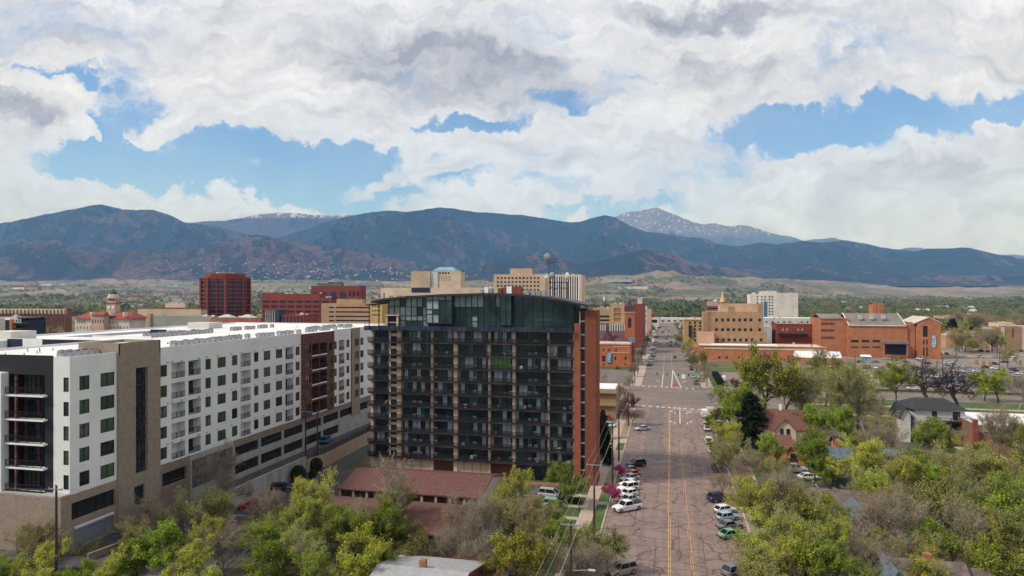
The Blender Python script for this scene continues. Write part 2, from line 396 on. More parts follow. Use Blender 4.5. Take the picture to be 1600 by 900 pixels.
# pale mesa in front of the mountains right of the centre
mesa = np.exp(-((Pg - 1020) / 230) ** 2) * np.exp(-((Dg - 5200) / 1000) ** 2)
Zg = Zg + mesa * 105 + mesa * n2_ * 26
Zg = Zg - np.clip((Pg - 1230) / 200, 0, 1) * np.clip((Dg - 2500) / 3000, 0, 1) * 60
Zg = np.maximum(Zg, .3 * (Dg > 1100) - 3)
TERR['plains'] = (px, dd, Xg, Yg, Zg)
def plains_fn(b, co, out, p):
    n = b.noise(co, .0016, 6, .62); n2 = b.noise(co, .007, 6, .7); n3 = b.noise(co, .04, 4, .7)
    k = b.m('ADD', n, b.m('MULTIPLY', n2, .55))
    out = b.mix(b.rng(k, .70, .84), out, (.08, .09, .045))
    out = b.mix(b.rng(b.noise(co, .003, 5, .6), .56, .64), out, (.24, .15, .105))
    return b.mix(1.0, out, b.mix(b.rng(n3, .3, .7), (.75, .75, .75), (1.2, 1.2, 1.2)), 'MULTIPLY')
grid_mesh('plains_terrain', np.stack([Xg, Yg, Zg], -1), nr, nc, mat('dry_grass_plain', (.20, .155, .10), var=.25, scale=.004, fn=plains_fn))
def plain_z(px_, d):
    i = int(np.clip(np.searchsorted(dd, d) - 1, 0, nr - 2)); j = int(np.clip((px_ + 700) / 3000 * (nc - 1), 0, nc - 2))
    f = (d - dd[i]) / (dd[i + 1] - dd[i]); g = (px_ + 700) / 3000 * (nc - 1) - j
    z = Zg[i, j] * (1 - f) * (1 - g) + Zg[i + 1, j] * f * (1 - g) + Zg[i, j + 1] * (1 - f) * g + Zg[i + 1, j + 1] * f * g
    return float(z) if d > 1100 else 0.0

# haze: one closed box of even air round the scene, sky outside
hz = MB().box(-26000, 26000, -3000, 30000, -30, 3080)
hm = bpy.data.materials.new('haze_air'); hm.use_nodes = True; ht = hm.node_tree; ht.nodes.clear()
pv = ht.nodes.new('ShaderNodeVolumePrincipled'); ho = ht.nodes.new('ShaderNodeOutputMaterial')
pv.inputs['Color'].default_value = (.18, .44, 1.0, 1); pv.inputs['Absorption Color'].default_value = (1, 1, 1, 1); pv.inputs['Density'].default_value = 4.9e-5; pv.inputs['Anisotropy'].default_value = 0.0
ht.links.new(pv.outputs[0], ho.inputs['Volume'])
hzo = tag(hz.build('haze', hm), kind='stuff')
# ================================================================ GENERIC BUILDING PARTS
# a face frame: u along the wall, v up, outward = local -y.  rot: 0 faces -Y, 90 faces +X, -90 faces -X, 180 faces +Y
FR = {'E': 0.0, 'N': math.pi / 2, 'S': -math.pi / 2, 'Wt': math.pi}
def wall_mb(W_, z0, z1, ops, back=True):
    us = sorted({0.0, W_} | {round(u, 3) for o in ops for u in o[:2]}); vs = sorted({z0, z1} | {round(v, 3) for o in ops for v in o[2:4]})
    us = [u for u in us if -1e-6 <= u <= W_ + 1e-6]; vs = [v for v in vs if z0 - 1e-6 <= v <= z1 + 1e-6]
    b = MB()
    for i in range(len(us) - 1):
        um = (us[i] + us[i + 1]) / 2; run = None
        col = [o for o in ops if o[0] < um < o[1]]
        for j in range(len(vs) - 1):
            vm = (vs[j] + vs[j + 1]) / 2
            hole = any(o[2] < vm < o[3] for o in col)
            if not hole and run is None: run = vs[j]
            if (hole or j == len(vs) - 2) and run is not None:
                top = vs[j] if hole else vs[j + 1]
                b.quad((us[i], 0, run), (us[i + 1], 0, run), (us[i + 1], 0, top), (us[i], 0, top)); run = None
    for o in ops:
        u0, u1, v0, v1 = [round(x, 3) for x in o[:4]]; d = o[4] if len(o) > 4 else .2
        b.quad((u0, 0, v0), (u0, d, v0), (u0, d, v1), (u0, 0, v1)); b.quad((u1, d, v0), (u1, 0, v0), (u1, 0, v1), (u1, d, v1))
        b.quad((u0, 0, v0), (u1, 0, v0), (u1, d, v0), (u0, d, v0)); b.quad((u0, d, v1), (u1, d, v1), (u1, 0, v1), (u0, 0, v1))
        if len(o) > 5 and o[5]: b.quad((u0, d, v0), (u1, d, v0), (u1, d, v1), (u0, d, v1))
    return b
MC = {}
def cached(key, fn):
    if key not in MC: MC[key] = fn()
    return MC[key]
def win_mesh(w, h, glass, frame, bars=(1, 0), fr=.09, one=False):
    """pane + frame in one mesh when one=True; else pane mesh only"""
    w = round(w, 1); h = round(h, 1)
    def mk():
        b = MB(); b.quad((-w / 2, 0, 0), (w / 2, 0, 0), (w / 2, 0, h), (-w / 2, 0, h))
        if one:
            b.mi = 1; frame_mb(b, w, h, bars, fr)
        return b.mesh('window', [glass, frame] if one else glass)
    return cached(('win', w, h, glass.name, frame.name if one else '', bars, one), mk)
def frame_mb(b, w, h, bars, fr):
    y0, y1 = -.07, -.01
    b.box(-w / 2, w / 2, y0, y1, 0, fr); b.box(-w / 2, w / 2, y0, y1, h - fr, h)
    b.box(-w / 2, -w / 2 + fr, y0, y1, fr, h - fr); b.box(w / 2 - fr, w / 2, y0, y1, fr, h - fr)
    for i in range(bars[0]):
        x = -w / 2 + w * (i + 1) / (bars[0] + 1); b.box(x - .035, x + .035, y0, y1, fr, h - fr)
    for i in range(bars[1]):
        z = h * (i + 1) / (bars[1] + 1); b.box(-w / 2 + fr, w / 2 - fr, y0 + .01, y1, z - .035, z + .035)
    return b
def frame_mesh(w, h, frame, bars=(1, 0), fr=.09):
    w = round(w, 1); h = round(h, 1)
    return cached(('frm', w, h, frame.name, bars, fr), lambda: frame_mb(MB(), w, h, bars, fr).mesh('window_frame', frame))

class Face:
    """one wall plane of a thing; (ox,oy) world corner at u=0"""
    def __init__(s, root, ox, oy, side):
        s.root = root; s.o = (ox, oy); s.rz = FR[side]; s.c = math.cos(s.rz); s.s = math.sin(s.rz)
        s.nwin = 0
    def P(s, u, y, v): return (s.o[0] + u * s.c - y * s.s, s.o[1] + u * s.s + y * s.c, v)
    def put(s, me, name, u, y, v, parent=None):
        return inst(me, name, parent or s.root, s.P(u, y, v), s.rz, True)
    def wall(s, W_, z0, z1, ops, m, name='wall'):
        return s.put(wall_mb(W_, z0, z1, ops).mesh(name, m), name, 0, 0, 0)
    def window(s, u0, u1, v0, v1, glass, frame, bars=(1, 0), depth=.2, split=True, name='window'):
        w, h = u1 - u0, v1 - v0
        o = s.put(win_mesh(w, h, glass, frame, bars, one=not split), name, (u0 + u1) / 2, depth, v0)
        if split: inst(frame_mesh(w, h, frame, bars), 'window_frame', o)
        return o
def glassm(name, col, rough=.12, spec=.5, var=.3, scale=.4, rnd=0): return mat(name, col, rough=rough, spec=spec, var=var, scale=scale, rnd=rnd)

M_white = mat('white_siding', (.72, .715, .69), var=.07, scale=.14, rough=.7, fn=lines(.30, .03, .84))
M_whitep = mat('white_paint', (.78, .78, .76), var=.04, scale=.6)
M_roofw = mat('white_roof_membrane', (.70, .69, .68), var=.10, scale=.10, rough=.7, fn=lines(3.0, .10, .88, 1))
M_stone = mat('tan_stone_block', (.30, .235, .175), var=.10, scale=.8, fn=brick(1.2, .8, .14))
M_stone2 = mat('tan_stone_dark', (.245, .185, .14), var=.12, scale=.8, fn=brick(1.2, .8, .14))
M_black = mat('charcoal_panel', (.018, .018, .021), var=.15, scale=.5, rough=.6, fn=lines(1.75, .04, 1.5))
M_navy = mat('navy_panel', (.02, .023, .045), var=.15, scale=.5)
M_conc = mat('concrete', (.34, .325, .30), var=.14, scale=.35, fn=lines(2.4, .05, .8))
M_concs = mat('stained_concrete', (.36, .345, .32), var=.25, scale=.5, stretch=(1, 1, .15))
M_wood = mat('brown_wood_plank', (.13, .055, .038), var=.75, scale=1.0, stretch=(.35, .35, 4.0), fn=lines(.35, .05, .5))
M_fr = mat('bronze_frame', (.018, .014, .012), var=.1, scale=2, rough=.5)
M_green = glassm('green_curtain_glass', (.055, .088, .052), rough=.2, rnd=.35)
M_gdark = glassm('dark_glass', (.022, .026, .026), rough=.08, var=.6, scale=.7, rnd=.3)
M_gmid = glassm('blind_glass', (.10, .10, .085), rough=.15, var=.5, scale=.9, rnd=.4)
M_rail = mat('black_metal_rail', (.02, .02, .022), var=.1, scale=2, rough=.5)
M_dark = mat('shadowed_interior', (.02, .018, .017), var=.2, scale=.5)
M_ac = mat('grey_unit_metal', (.30, .31, .33), var=.2, scale=1.5, rough=.5)
M_galv = mat('galvanised_metal', (.36, .38, .41), var=.1, scale=.6, rough=.4, metallic=.5, fn=lines(.55, .07, .6))
M_asph = mat('dark_asphalt', (.072, .066, .066), var=.18, scale=.4, fn=None)
M_paint_w = mat('road_white', (.62, .61, .58), var=.2, scale=3)
M_pole = mat('weathered_pole_wood', (.055, .035, .028), var=.3, scale=1, stretch=(3, 3, .4))

def rail_mesh(w, h=1.05, step=.13, m=None, key='r', th=.011):
    w = round(w, 1)
    def mk():
        b = MB(); b.box(-w / 2, w / 2, -.03, .03, h - .06, h); b.box(-w / 2, w / 2, -.025, .025, .05, .1)
        n = max(2, int(w / step))
        for i in range(n + 1):
            x = -w / 2 + .02 + (w - .04) * i / n; t = .035 if i % 9 == 0 else th
            b.box(x - t, x + t, -t, t, .1, h - .06, 'bt')
        return b.mesh('railing', m or M_rail)
    return cached(('rail', w, h, step, key, th), mk)

# ================================================================ WHITE APARTMENT BLOCK
AX = -84.6; AY0 = 82.4; AY1 = 205.0; AZ = 3.0; ROOF = 31.1; POD = 11.0; FL = 3.55; FL0 = 11.15
apt = empty('apartment_building', (-100, 120, AZ), 'long white five storey apartment building with a tan stone tower and brown wood panel', 'building')
Y_ = lambda p: YatX(p, AX)
yc = [Y_(182.5), Y_(248), Y_(470.5), Y_(521), Y_(548.5), Y_(561.5), AY1]      # block ends along the north face
f = Face(apt, AX, AY0, 'N'); U = lambda p: Y_(p) - AY0
def rows(): return [FL0 + FL * k for k in range(5)]
glassR = lambda: R.choice([M_green, M_green, M_gdark, M_gmid])
allw = []      # (u0,u1,z0,z1)
balc = []
for a, b_ in ((124, 140), (157, 179)):
    for z in rows(): allw.append((U(a), U(b_), z + .65, z + 2.75))
for a, b_ in ((249.5, 261), (321, 329.5), (340, 353), (362.5, 371), (397, 404), (412, 422.5), (431, 441), (462, 468.2), (476.5, 484.5), (512.5, 518), (522, 526.2), (541.3, 545.8), (553.2, 559.6), (563, 568)):
    for z in rows(): allw.append((U(a), U(b_), z + .7, z + 2.7))
for a, b_ in ((268, 289.5), (294.5, 314), (376, 392), (446, 458.5), (486, 497.6), (498.6, 509.3), (529.5, 538.3)):
    for z in rows(): balc.append((U(a), U(b_), z + .05, z + 2.85))
segs = [(0, U(182.5), M_white, POD, ROOF), (U(248), U(470.5), M_white, POD, ROOF), (U(521), U(548.5), M_white, POD, ROOF), (U(561.5), AY1 - AY0, M_white, POD, ROOF)]
def inside(o, a, b_): return o[0] >= a - .01 and o[1] <= b_ + .01
for a, b_, m, z0, z1 in segs:
    ops = [(*o, .18) for o in allw if inside(o, a, b_)] + [(*o, 1.7, 1) for o in balc if inside(o, a, b_)]
    ff = Face(apt, AX, AY0 + a, 'N'); ff.wall(b_ - a, z0, z1, [(o[0] - a, o[1] - a, *o[2:]) for o in ops], m)
# wood panel, set proud
a, b_ = U(470.5), U(521)
ops = [(*o, .3) for o in allw if inside(o, a, b_)] + [(*o, 1.8, 1) for o in balc if inside(o, a, b_)]
fw_ = Face(apt, AX + .25, AY0 + a, 'N'); fw_.wall(b_ - a, POD - .3, ROOF - .2, [(o[0] - a, o[1] - a, *o[2:]) for o in ops], M_wood, 'wood_panel')
MB().box(AX - .3, AX + .25, AY0 + a - .002, AY0 + a + .02, POD - .3, ROOF - .2).build('panel_return', M_wood, apt); MB().box(AX - .3, AX + .25, AY0 + b_ - .02, AY0 + b_ + .002, POD - .3, ROOF - .2).build('panel_return', M_wood, apt)
# tan strip and stone tower
a, b_ = U(548.5), U(561.5)
ft_ = Face(apt, AX + .2, AY0 + a, 'N'); ft_.wall(b_ - a, AZ + 4, ROOF, [(o[0] - a, o[1] - a, o[2], o[3], .35) for o in allw if inside(o, a, b_)], M_stone, 'stone_strip')
a, b_ = U(182.5), U(248)
ftw = Face(apt, AX + .35, AY0 + a, 'N')
zs0, zs1 = Zat(738, AX, Y_(218)), Zat(574, AX, Y_(218))
g0, g1 = U(209.5) - a, U(228) - a
ftw.wall(b_ - a, AZ - 3, ROOF + 1.4, [(g0, g1, zs0, zs1, .5), (U(207) - a, U(223) - a, 5.8, 9.0, .4)], M_stone, 'stone_tower')
MB().box(AX - 7, AX + .35, AY0 + a - .003, AY0 + a + .25, ROOF - .5, ROOF + 1.4).box(AX - 7, AX + .35, AY0 + b_ - .25, AY0 + b_ + .003, ROOF - .5, ROOF + 1.4) \
    .box(AX - 7.25, AX - 7, AY0 + a, AY0 + b_, ROOF - .5, ROOF + 1.4).build('tower_parapet', M_stone, apt)
MB().box(AX - 7, AX + .1, AY0 + a + .25, AY0 + b_ - .25, ROOF, ROOF + .9).build('tower_roof', M_roofw, apt)
MB().box(AX, AX + .35, AY0 + a - .02, AY0 + a, AZ - 3, ROOF).box(AX, AX + .35, AY0 + b_, AY0 + b_ + .02, AZ - 3, ROOF).build('tower_return', M_stone, apt)
gw = MB(); gw.quad((0, 0, 0), (g1 - g0, 0, 0), (g1 - g0, 0, zs1 - zs0), (0, 0, zs1 - zs0))
gwo = ftw.put(gw.mesh('stair_window', M_gdark), 'stair_window', g0, .5, zs0)
fm = MB()
for k in range(1, 6):
    z = (zs1 - zs0) * k / 6; fm.box(0, g1 - g0, -.12, -.02, z - (.14 if k % 1 == 0 else .05), z + .14)
for k in range(1, 3): fm.box((g1 - g0) * k / 3 - .05, (g1 - g0) * k / 3 + .05, -.1, -.02, 0, zs1 - zs0)
inst(fm.mesh('window_frame', M_rail), 'window_frame', gwo)
ftw.window(U(207) - a, U(223) - a, 5.8, 9.0, M_gdark, M_rail, (2, 2), .38)
for o in allw:
    d = .16; fx = f
    if a - .1 < o[0] < b_: continue
    wide = (o[1] - o[0]) > 2.0
    inw = U(470.5) < o[0] < U(521); ins = U(548.5) < o[0] < U(561.5)
    off = .14 if not (inw or ins) else (.02 if inw else .1)
    f.window(o[0], o[1], o[2], o[3], glassR(), M_fr, (1, 0), off)
# balconies of the north face: railing and glazed door
for i, o in enumerate(balc):
    w = o[1] - o[0]; inw = U(470.5) < o[0] < U(521); y = .02 if not inw else -.24
    f.put(rail_mesh(w - .1, 1.1, .14), 'balcony_railing', (o[0] + o[1]) / 2, y + .05, o[2] + .02)
    f.put(cached(('slab', round(w, 1), inw), lambda: MB().box(-w / 2 - .02, w / 2 + .02, -.12, .2, -.22, .0).mesh('balcony_slab', M_whitep)), 'balcony_slab', (o[0] + o[1]) / 2, y + .0, o[2] + .01)
    dw = min(1.9, w * .45); side = -1 if (i // 5) % 2 == 0 else 1
    f.put(win_mesh(dw, 2.3, M_gdark if i % 3 else M_gmid, M_fr, (1, 0), one=True), 'balcony_door', (o[0] + o[1]) / 2 + side * (w / 2 - dw / 2 - .15), (1.66 if not inw else 1.5), o[2] + .05)
vm_ = MB().box(-.18, .18, -.12, 0, -.12, .12).mesh('wall_vent', M_ac)
for i, u in enumerate([U(p) for p in (256, 263, 278, 305, 318, 335, 357, 374, 395, 408, 428, 440, 456, 465)]):
    for z in rows()[::2] + [FL0 + FL * 5 - .25]: f.put(vm_, 'wall_vent', u + .9, 0, z + 3.1)
# podium of tan stone and concrete with garage openings
segp = [(0, U(182.5), AZ - 3, POD, M_stone), (U(248), U(296), AZ - 3, POD, M_stone2), (U(296), U(366), AZ - 3, POD, M_conc), (U(366), AY1 - AY0, AZ - 3, POD - 1.2, M_conc), (U(366), U(548.5), POD - 1.2, POD, M_stone2), (U(561.5), AY1 - AY0, POD - 1.2, POD, M_stone2)]
gar = []
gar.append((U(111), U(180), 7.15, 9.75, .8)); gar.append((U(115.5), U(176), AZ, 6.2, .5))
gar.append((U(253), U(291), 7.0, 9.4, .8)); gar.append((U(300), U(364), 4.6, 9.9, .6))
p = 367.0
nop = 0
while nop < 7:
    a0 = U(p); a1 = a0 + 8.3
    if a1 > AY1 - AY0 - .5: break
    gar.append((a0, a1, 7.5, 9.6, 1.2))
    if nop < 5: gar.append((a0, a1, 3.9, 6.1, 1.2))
    p0 = a1 + .7; nop += 1
    # next pixel with that u
    p = 800 + F * ((AX / (p0 + AY0) + ST / CT) / (1 - AX / (p0 + AY0) * ST / CT))
for a, b_, z0, z1, m in segp:
    ops = [(o[0] - a, o[1] - a, *o[2:]) for o in gar if inside(o, a, b_) and o[2] >= z0 and o[3] <= z1]
    Face(apt, AX + (.1 if m is not M_conc else 0), AY0 + a, 'N').wall(b_ - a, z0, z1, ops, m, 'podium_wall')
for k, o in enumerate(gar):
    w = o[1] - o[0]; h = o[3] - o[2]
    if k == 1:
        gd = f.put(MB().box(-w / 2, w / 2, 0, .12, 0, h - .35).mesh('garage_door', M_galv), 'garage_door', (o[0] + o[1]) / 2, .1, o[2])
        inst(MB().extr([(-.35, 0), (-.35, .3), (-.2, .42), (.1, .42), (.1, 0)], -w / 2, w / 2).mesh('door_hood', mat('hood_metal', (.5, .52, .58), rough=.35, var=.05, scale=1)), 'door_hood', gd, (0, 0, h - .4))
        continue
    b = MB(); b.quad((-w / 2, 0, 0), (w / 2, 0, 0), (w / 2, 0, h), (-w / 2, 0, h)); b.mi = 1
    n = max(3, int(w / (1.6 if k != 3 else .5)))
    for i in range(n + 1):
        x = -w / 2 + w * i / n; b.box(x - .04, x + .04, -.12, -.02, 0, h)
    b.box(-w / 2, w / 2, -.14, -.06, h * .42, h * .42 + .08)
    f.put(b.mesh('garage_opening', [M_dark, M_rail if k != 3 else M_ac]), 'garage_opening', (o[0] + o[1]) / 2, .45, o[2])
# lintel band and east face
fe = Face(apt, -110.0, AY0, 'E'); UE = lambda p: XatY(p, AY0) + 110.0
we = -84.6 + 110
xb0, xb1, xw = UE(15), UE(70), UE(83.5)
fe_w = Face(apt, -110 + xw, AY0, 'E')
ew = [(UE(99) - xw, UE(107.5) - xw, z + .65, z + 2.75, .18) for z in rows()]
fe_w.wall(we - xw, POD, ROOF, ew, M_white)
for o in ew: fe_w.window(o[0], o[1], o[2], o[3], glassR(), M_fr, (0, 1), .14)
zr = [Zat(y, -91, AY0) for y in (783, 741, 703, 662, 627)]     # balcony slab tops
bops = [(xb0 - UE(-200) if False else xb0, xb1, z + .05, z + 3.0, 2.4, 1) for z in rows()]
fe.wall(xw, POD, ROOF + .15, [(o[0], o[1] - .0, *o[2:]) for o in bops] , M_black, 'black_wall')
sl = MB(); bx = MB()
for o in bops:
    f_ = fe
    w = o[1] - o[0]
    fe.put(MB().box(0, w + .5, -.75, .3, -.26, 0).mesh('balcony_slab', M_whitep), 'balcony_slab', o[0], 0, o[2] + .05)
    fe.put(rail_mesh(w + .3, 1.1, .14), 'balcony_railing', (o[0] + o[1]) / 2 + .2, -.68, o[2] + .06)
    fe.put(MB().box(0, w * .45, 0, .05, .02, 2.9).mesh('wood_wall', M_wood), 'wood_wall', o[0] + .1, 2.3, o[2])
    fe.put(win_mesh(1.5, 2.4, M_gdark if R.random() < .6 else M_green, M_fr, (1, 0), one=True), 'balcony_door', o[0] + w * .25, 2.22, o[2] + .05)
    fe.put(win_mesh(1.6, 2.2, M_gdark, M_fr, (1, 0), one=True), 'balcony_door', o[0] + w * .72, 2.3, o[2] + .05)
MB().box(-110 + xb0 + 1.7, -110 + xb0 + 2.0, AY0 - .7, AY0 - .4, POD, rows()[4] + 2.9).build('balcony_post', M_wood, apt)
# white wing left of the balconies
fl_ = Face(apt, -130, AY0 - 1.2, 'E'); wl = 130 - 110 + UE(13.5)
lw = [(130 + XatY(1, AY0) - 1.4, 130 + XatY(1, AY0) + .2, z + .65, z + 2.75, .18) for z in rows()]
fl_.wall(wl, POD - .5, rows()[4] + 3.0, lw, M_white)
for o in lw: fl_.window(o[0], o[1], o[2], o[3], glassR(), M_fr, (0, 1), .14)
MB().box(-130, -130 + wl, AY0 - 1.2, AY0 - .01, rows()[4] + 3.0, rows()[4] + 3.3).build('wing_cap', M_whitep, apt)
MB().box(-130 + wl - .05, -130 + wl, AY0 - 1.19, AY0 - .01, POD - .5, rows()[4] + 3.0).build('wing_return', M_white, apt)
Face(apt, -130, AY0 - 1.6, 'E').wall(130 + AX + .1, AZ - 3, POD + .0, [], M_stone, 'podium_wall')
MB().box(-130, AX + .1, AY0 - 1.6, AY0 - .01, POD - .02, POD + .25).build('podium_cap', M_conc, apt)
MB().box(AX + .08, AX + .1, AY0 - 1.6, AY0, AZ - 3, POD).build('podium_return', M_stone, apt)
# roof wings with courtyards
wings = [(-111.6, -84.9, 82.7, 204.8), (-136, -111.6, 117, 130), (-127, -111.6, 130, 158), (-136, -111.6, 158, 204.8), (-143, -136, 82.7, 204.8)]
rf = MB()
for x0, x1, y0, y1 in wings: rf.box(x0, x1, y0, y1, 29.5, 30.6, 'b')
rf.build('roof', M_roofw, apt)
# courtyard walls
cw = MB(); cw.box(-136, -132, 116.98, 117, 8, 30.9).box(-127, -111.6, 116.98, 117, 8, 30.9)  .box(-136, -131, 157.98, 158, 8, 30.9)
cw.build('courtyard_wall', M_navy, apt)
MB().box(-132, -127, 116.97, 117, 8, 30.9).box(-131, -127, 157.97, 158, 8, 30.9).build('courtyard_wall', M_whitep, apt)
MB().box(-111.62, -111.6, 82.7, 117, 8, 30.6).box(-136, -135.98, 82.7, 117, 8, 30.6).box(-136, -135.98, 130, 158, 8, 30.6).box(-136, -127, 130, 130.02, 8, 30.6).build('courtyard_wall', M_white, apt)
# parapets
pp = MB()
pp.box(AX - .3, AX - .001, AY0 + .3, yc[0], 30.5, ROOF - .002).box(-110, AX - .001, AY0 + .01, AY0 + .3, 30.5, ROOF - .002)
for p0, p1 in ((yc[1], yc[2]), (yc[3], AY1)): pp.box(AX - .3, AX - .001, p0, p1, 30.5, ROOF - .002)
pp.box(AX - .35, AX - .002, yc[2], yc[3], 30.5, ROOF - .25)
for x0, x1, y0, y1 in ((-143, AX, 204.8, 205.1), (-111.6, -111.3, 82.7, 117), (-143.3, -143, 82.7, 205), (-136, -111.6, 117, 117.3), (-127, -111.6, 129.7, 130)): pp.box(x0, x1, y0, y1, 30.5, 30.98)
pp.build('parapet', M_roofw, apt)
MB().box(-143, AX - .3, 204.7, 204.8, AZ, 30.5).box(-143, -142.98, 82.7, 204.7, AZ, 30.5).build('wall', M_white, apt)
# far wing with its own dark walls and penthouses above the roof
for x0, x1, y0, y1, z0, z1 in ((-143, -136.2, 118, 124, 30.6, 32.3), (-134, -127, 170, 176, 30.6, 32.3)): MB().box(x0, x1, y0, y1, z0, z1).build('roof_penthouse', mat('penthouse_cream', (.55, .52, .47), var=.05, scale=.5), apt)
# rooftop condensers: rows of them
cm = MB(); cm.box(-.45, .45, -.45, .45, .12, .95).box(-.4, -.3, -.4, .4, 0, .12).box(.3, .4, -.4, .4, 0, .12); cm.mi = 1; cm.lathe([(.38, 0), (.38, .06), (.1, .07)], 10, (0, 0, .95))
cme = cm.mesh('air_conditioner', [M_ac, M_rail])
acs = []
def acrow(x, y0, n, step=1.35, gap=0):
    for i in range(n):
        if gap and i % gap == gap - 1: continue
        acs.append((x + R.uniform(-.15, .15), y0 + i * step))
acrow(-88.2, 84.5, 6); acrow(-90.2, 86.5, 6); acrow(-89.2, 109.5, 12, 1.6); acrow(-90.5, 122, 9, 1.5, 4); acrow(-89.5, 137, 11, 1.7, 5); acrow(-90.4, 160, 9, 1.8, 4)
acrow(-112.8, 131, 14, 1.6); acrow(-115, 132, 12, 1.6, 5); acrow(-95, 168, 14, 1.5, 6); acrow(-114, 162, 13, 1.6, 4); acrow(-92, 184, 7, 1.6)
for i, (x, y) in enumerate(acs[:96]):
    inst(cme, 'air_conditioner', apt, (x, y, 30.62), R.uniform(-.05, .05), True, (1.0, 1.0, R.uniform(.9, 1.1)))
vt = MB()
for i in range(26):
    x, y = R.uniform(-108, -87), R.uniform(86, 202); vt.tube((x, y, 30.6), (x, y, 31.1), .09, n=6)
vt.build('roof_vent', M_ac, apt)['kind'] = 'stuff'

# alley on top of its retaining wall, driveway and car park below
def prism_struct(name, pts, z0, z1, m): return structure(name, MB().prism(pts, z0, z1), m)
prism_struct('alley', [(-84.5, 96), (-79.9, 96), (-79.9, 140), (-78.4, 146), (-79.2, 172), (-80, 330), (-84.5, 330)], .05, AZ, M_asph)
prism_struct('driveway', [(-130, 60), (-74, 60), (-74, 78), (-79.9, 96), (-84.5, 96), (-84.5, 80.7), (-130, 80.7)], .05, AZ - .05, M_asph)
rw = empty('retaining_wall', (-79.7, 96, 0), 'pale board formed concrete retaining wall holding up the alley above the car park', 'wall')
MB().prism([(-79.88, 96), (-79.45, 96), (-79.45, 140), (-79.88, 140)], 0, AZ + .55).build('wall', M_concs, rw)
MB().box(-79.95, -79.38, 96, 140, AZ + .55, AZ + .68).build('wall_cap', M_conc, rw)
M_tanw = mat('tan_stucco_wall', (.40, .29, .20), var=.1, scale=.6)
tw = empty('retaining_wall', (-78.6, 150, 0), 'tan stucco retaining wall carrying a black fence beside the tower driveway', 'wall')
MB().prism([(-79.4, 140), (-79.0, 140), (-77.9, 146), (-78.7, 172), (-79.2, 200), (-79.5, 200), (-79.1, 172), (-78.3, 146)], 0, AZ + .1).build('wall', M_tanw, tw)
fc = empty('metal_fence', (-78.5, 150, AZ + .1), 'black metal picket fence along the top of the tan retaining wall', 'fence')
fb = MB(); pts = [(-79.2, 140), (-78.1, 146), (-78.9, 172), (-79.3, 196)]; posts = []
for (xa, ya), (xb, yb) in zip(pts[:-1], pts[1:]):
    L = math.hypot(xb - xa, yb - ya); n = int(L / .16)
    for i in range(n):
        t = i / n; x = xa + (xb - xa) * t; y = ya + (yb - ya) * t
        fb.box(x - .012, x + .012, y - .012, y + .012, AZ + .15, AZ + 1.5)
        if i % 15 == 0: posts.append((x, y))
    for z in (AZ + .3, AZ + 1.4): fb.tube((xa, ya, z), (xb, yb, z), .025, n=4)
fb.build('pickets', M_rail, fc)
pm = MB().box(-.05, .05, -.05, .05, 0, 1.6).mesh('fence_post', M_rail)
for x, y in posts: inst(pm, 'fence_post', fc, (x, y, AZ + .08), 0, True)
prism_struct('parking_lot', [(-79.4, 84), (-62.5, 84), (-62.5, 143), (-72.8, 143), (-73.2, 200), (-79.3, 200), (-78.5, 172), (-77.7, 146), (-79.4, 140)], -.1, .05, M_asph)
sb = MB()
for i in range(9): sb.box(-79, -74.5, 99 + i * 2.75, 99.13 + i * 2.75, .05, .056)
structure('parking_lines', sb, M_paint_w)
# low brick wall at the ramp
lb = MB().prism([(-79.3, 80), (-78.9, 80), (-76.2, 95.8), (-76.6, 95.8)], 0, AZ + .9).build('brick_wall', mat('ramp_brick', (.26, .19, .145), var=.15, scale=1, fn=brick(5)))
tag(lb, 'low brown brick wall beside the garage ramp of the white building', 'wall')
tb = empty('utility_box', (-88.8, 79.6, AZ), 'dark green utility transformer box standing against the stone podium', 'utility box')
X0, Y0 = G(72, 868, AZ); WL[tb.name] = (X0, Y0, AZ); tb.location = (X0, Y0, AZ)
MB().box(X0 - 1.1, X0 + 1.1, Y0 - .8, Y0 + .8, AZ + .15, AZ + 2.0).build('cabinet', mat('dark_green_metal', (.016, .035, .022), var=.1, scale=1, rough=.5), tb)
MB().box(X0 - 1.3, X0 + 1.3, Y0 - 1, Y0 + 1, AZ, AZ + .15).build('base', M_conc, tb)

# ================================================================ BLACK BALCONIED TOWER
TY = 143.6
tow = empty('apartment_tower', (-47, 150, 0), 'dark eleven storey apartment tower with black balconies and arched glass penthouse', 'building')
M_beige = mat('beige_column', (.55, .40, .27), var=.12, scale=.5, stretch=(1, 1, .3))
M_bal = mat('black_balcony', (.022, .020, .020), var=.25, scale=.6, rough=.6)
M_slabe = mat('balcony_edge', (.045, .038, .034), var=.4, scale=.5, stretch=(1, 1, .3))
M_brk = mat('orange_red_brick', (.32, .095, .045), var=.10, scale=.5, fn=brick(3.2, .8, .2))
M_brks = mat('deep_red_brick', (.22, .06, .035), var=.08, scale=.5, fn=lines(.32, .05, .72))
M_tg = glassm('tower_glass', (.03, .045, .045), rough=.08, spec=.5, var=.6, scale=.3)
M_tgr = mat('dark_green_frame', (.014, .036, .036), var=.1, scale=1, rough=.45)
M_curt = glassm('pale_curtain', (.40, .43, .41), rough=.3, var=.2)
M_teal = glassm('teal_curtain', (.05, .11, .11), rough=.25, var=.3)
M_lime = glassm('lime_curtain', (.12, .34, .05), rough=.3, var=.2)
M_pale = glassm('pale_glazing', (.23, .27, .25), rough=.2, var=.35, scale=.35)
TX = lambda p, y=TY: XatY(p, y)
FLT = 2.86; B0 = Zat(716, TX(735), TY) - .55     # lowest balcony floor
NB_ = 10
floors = [B0 + FLT * k for k in range(NB_ + 1)]
top = floors[-1]                                   # terrace floor
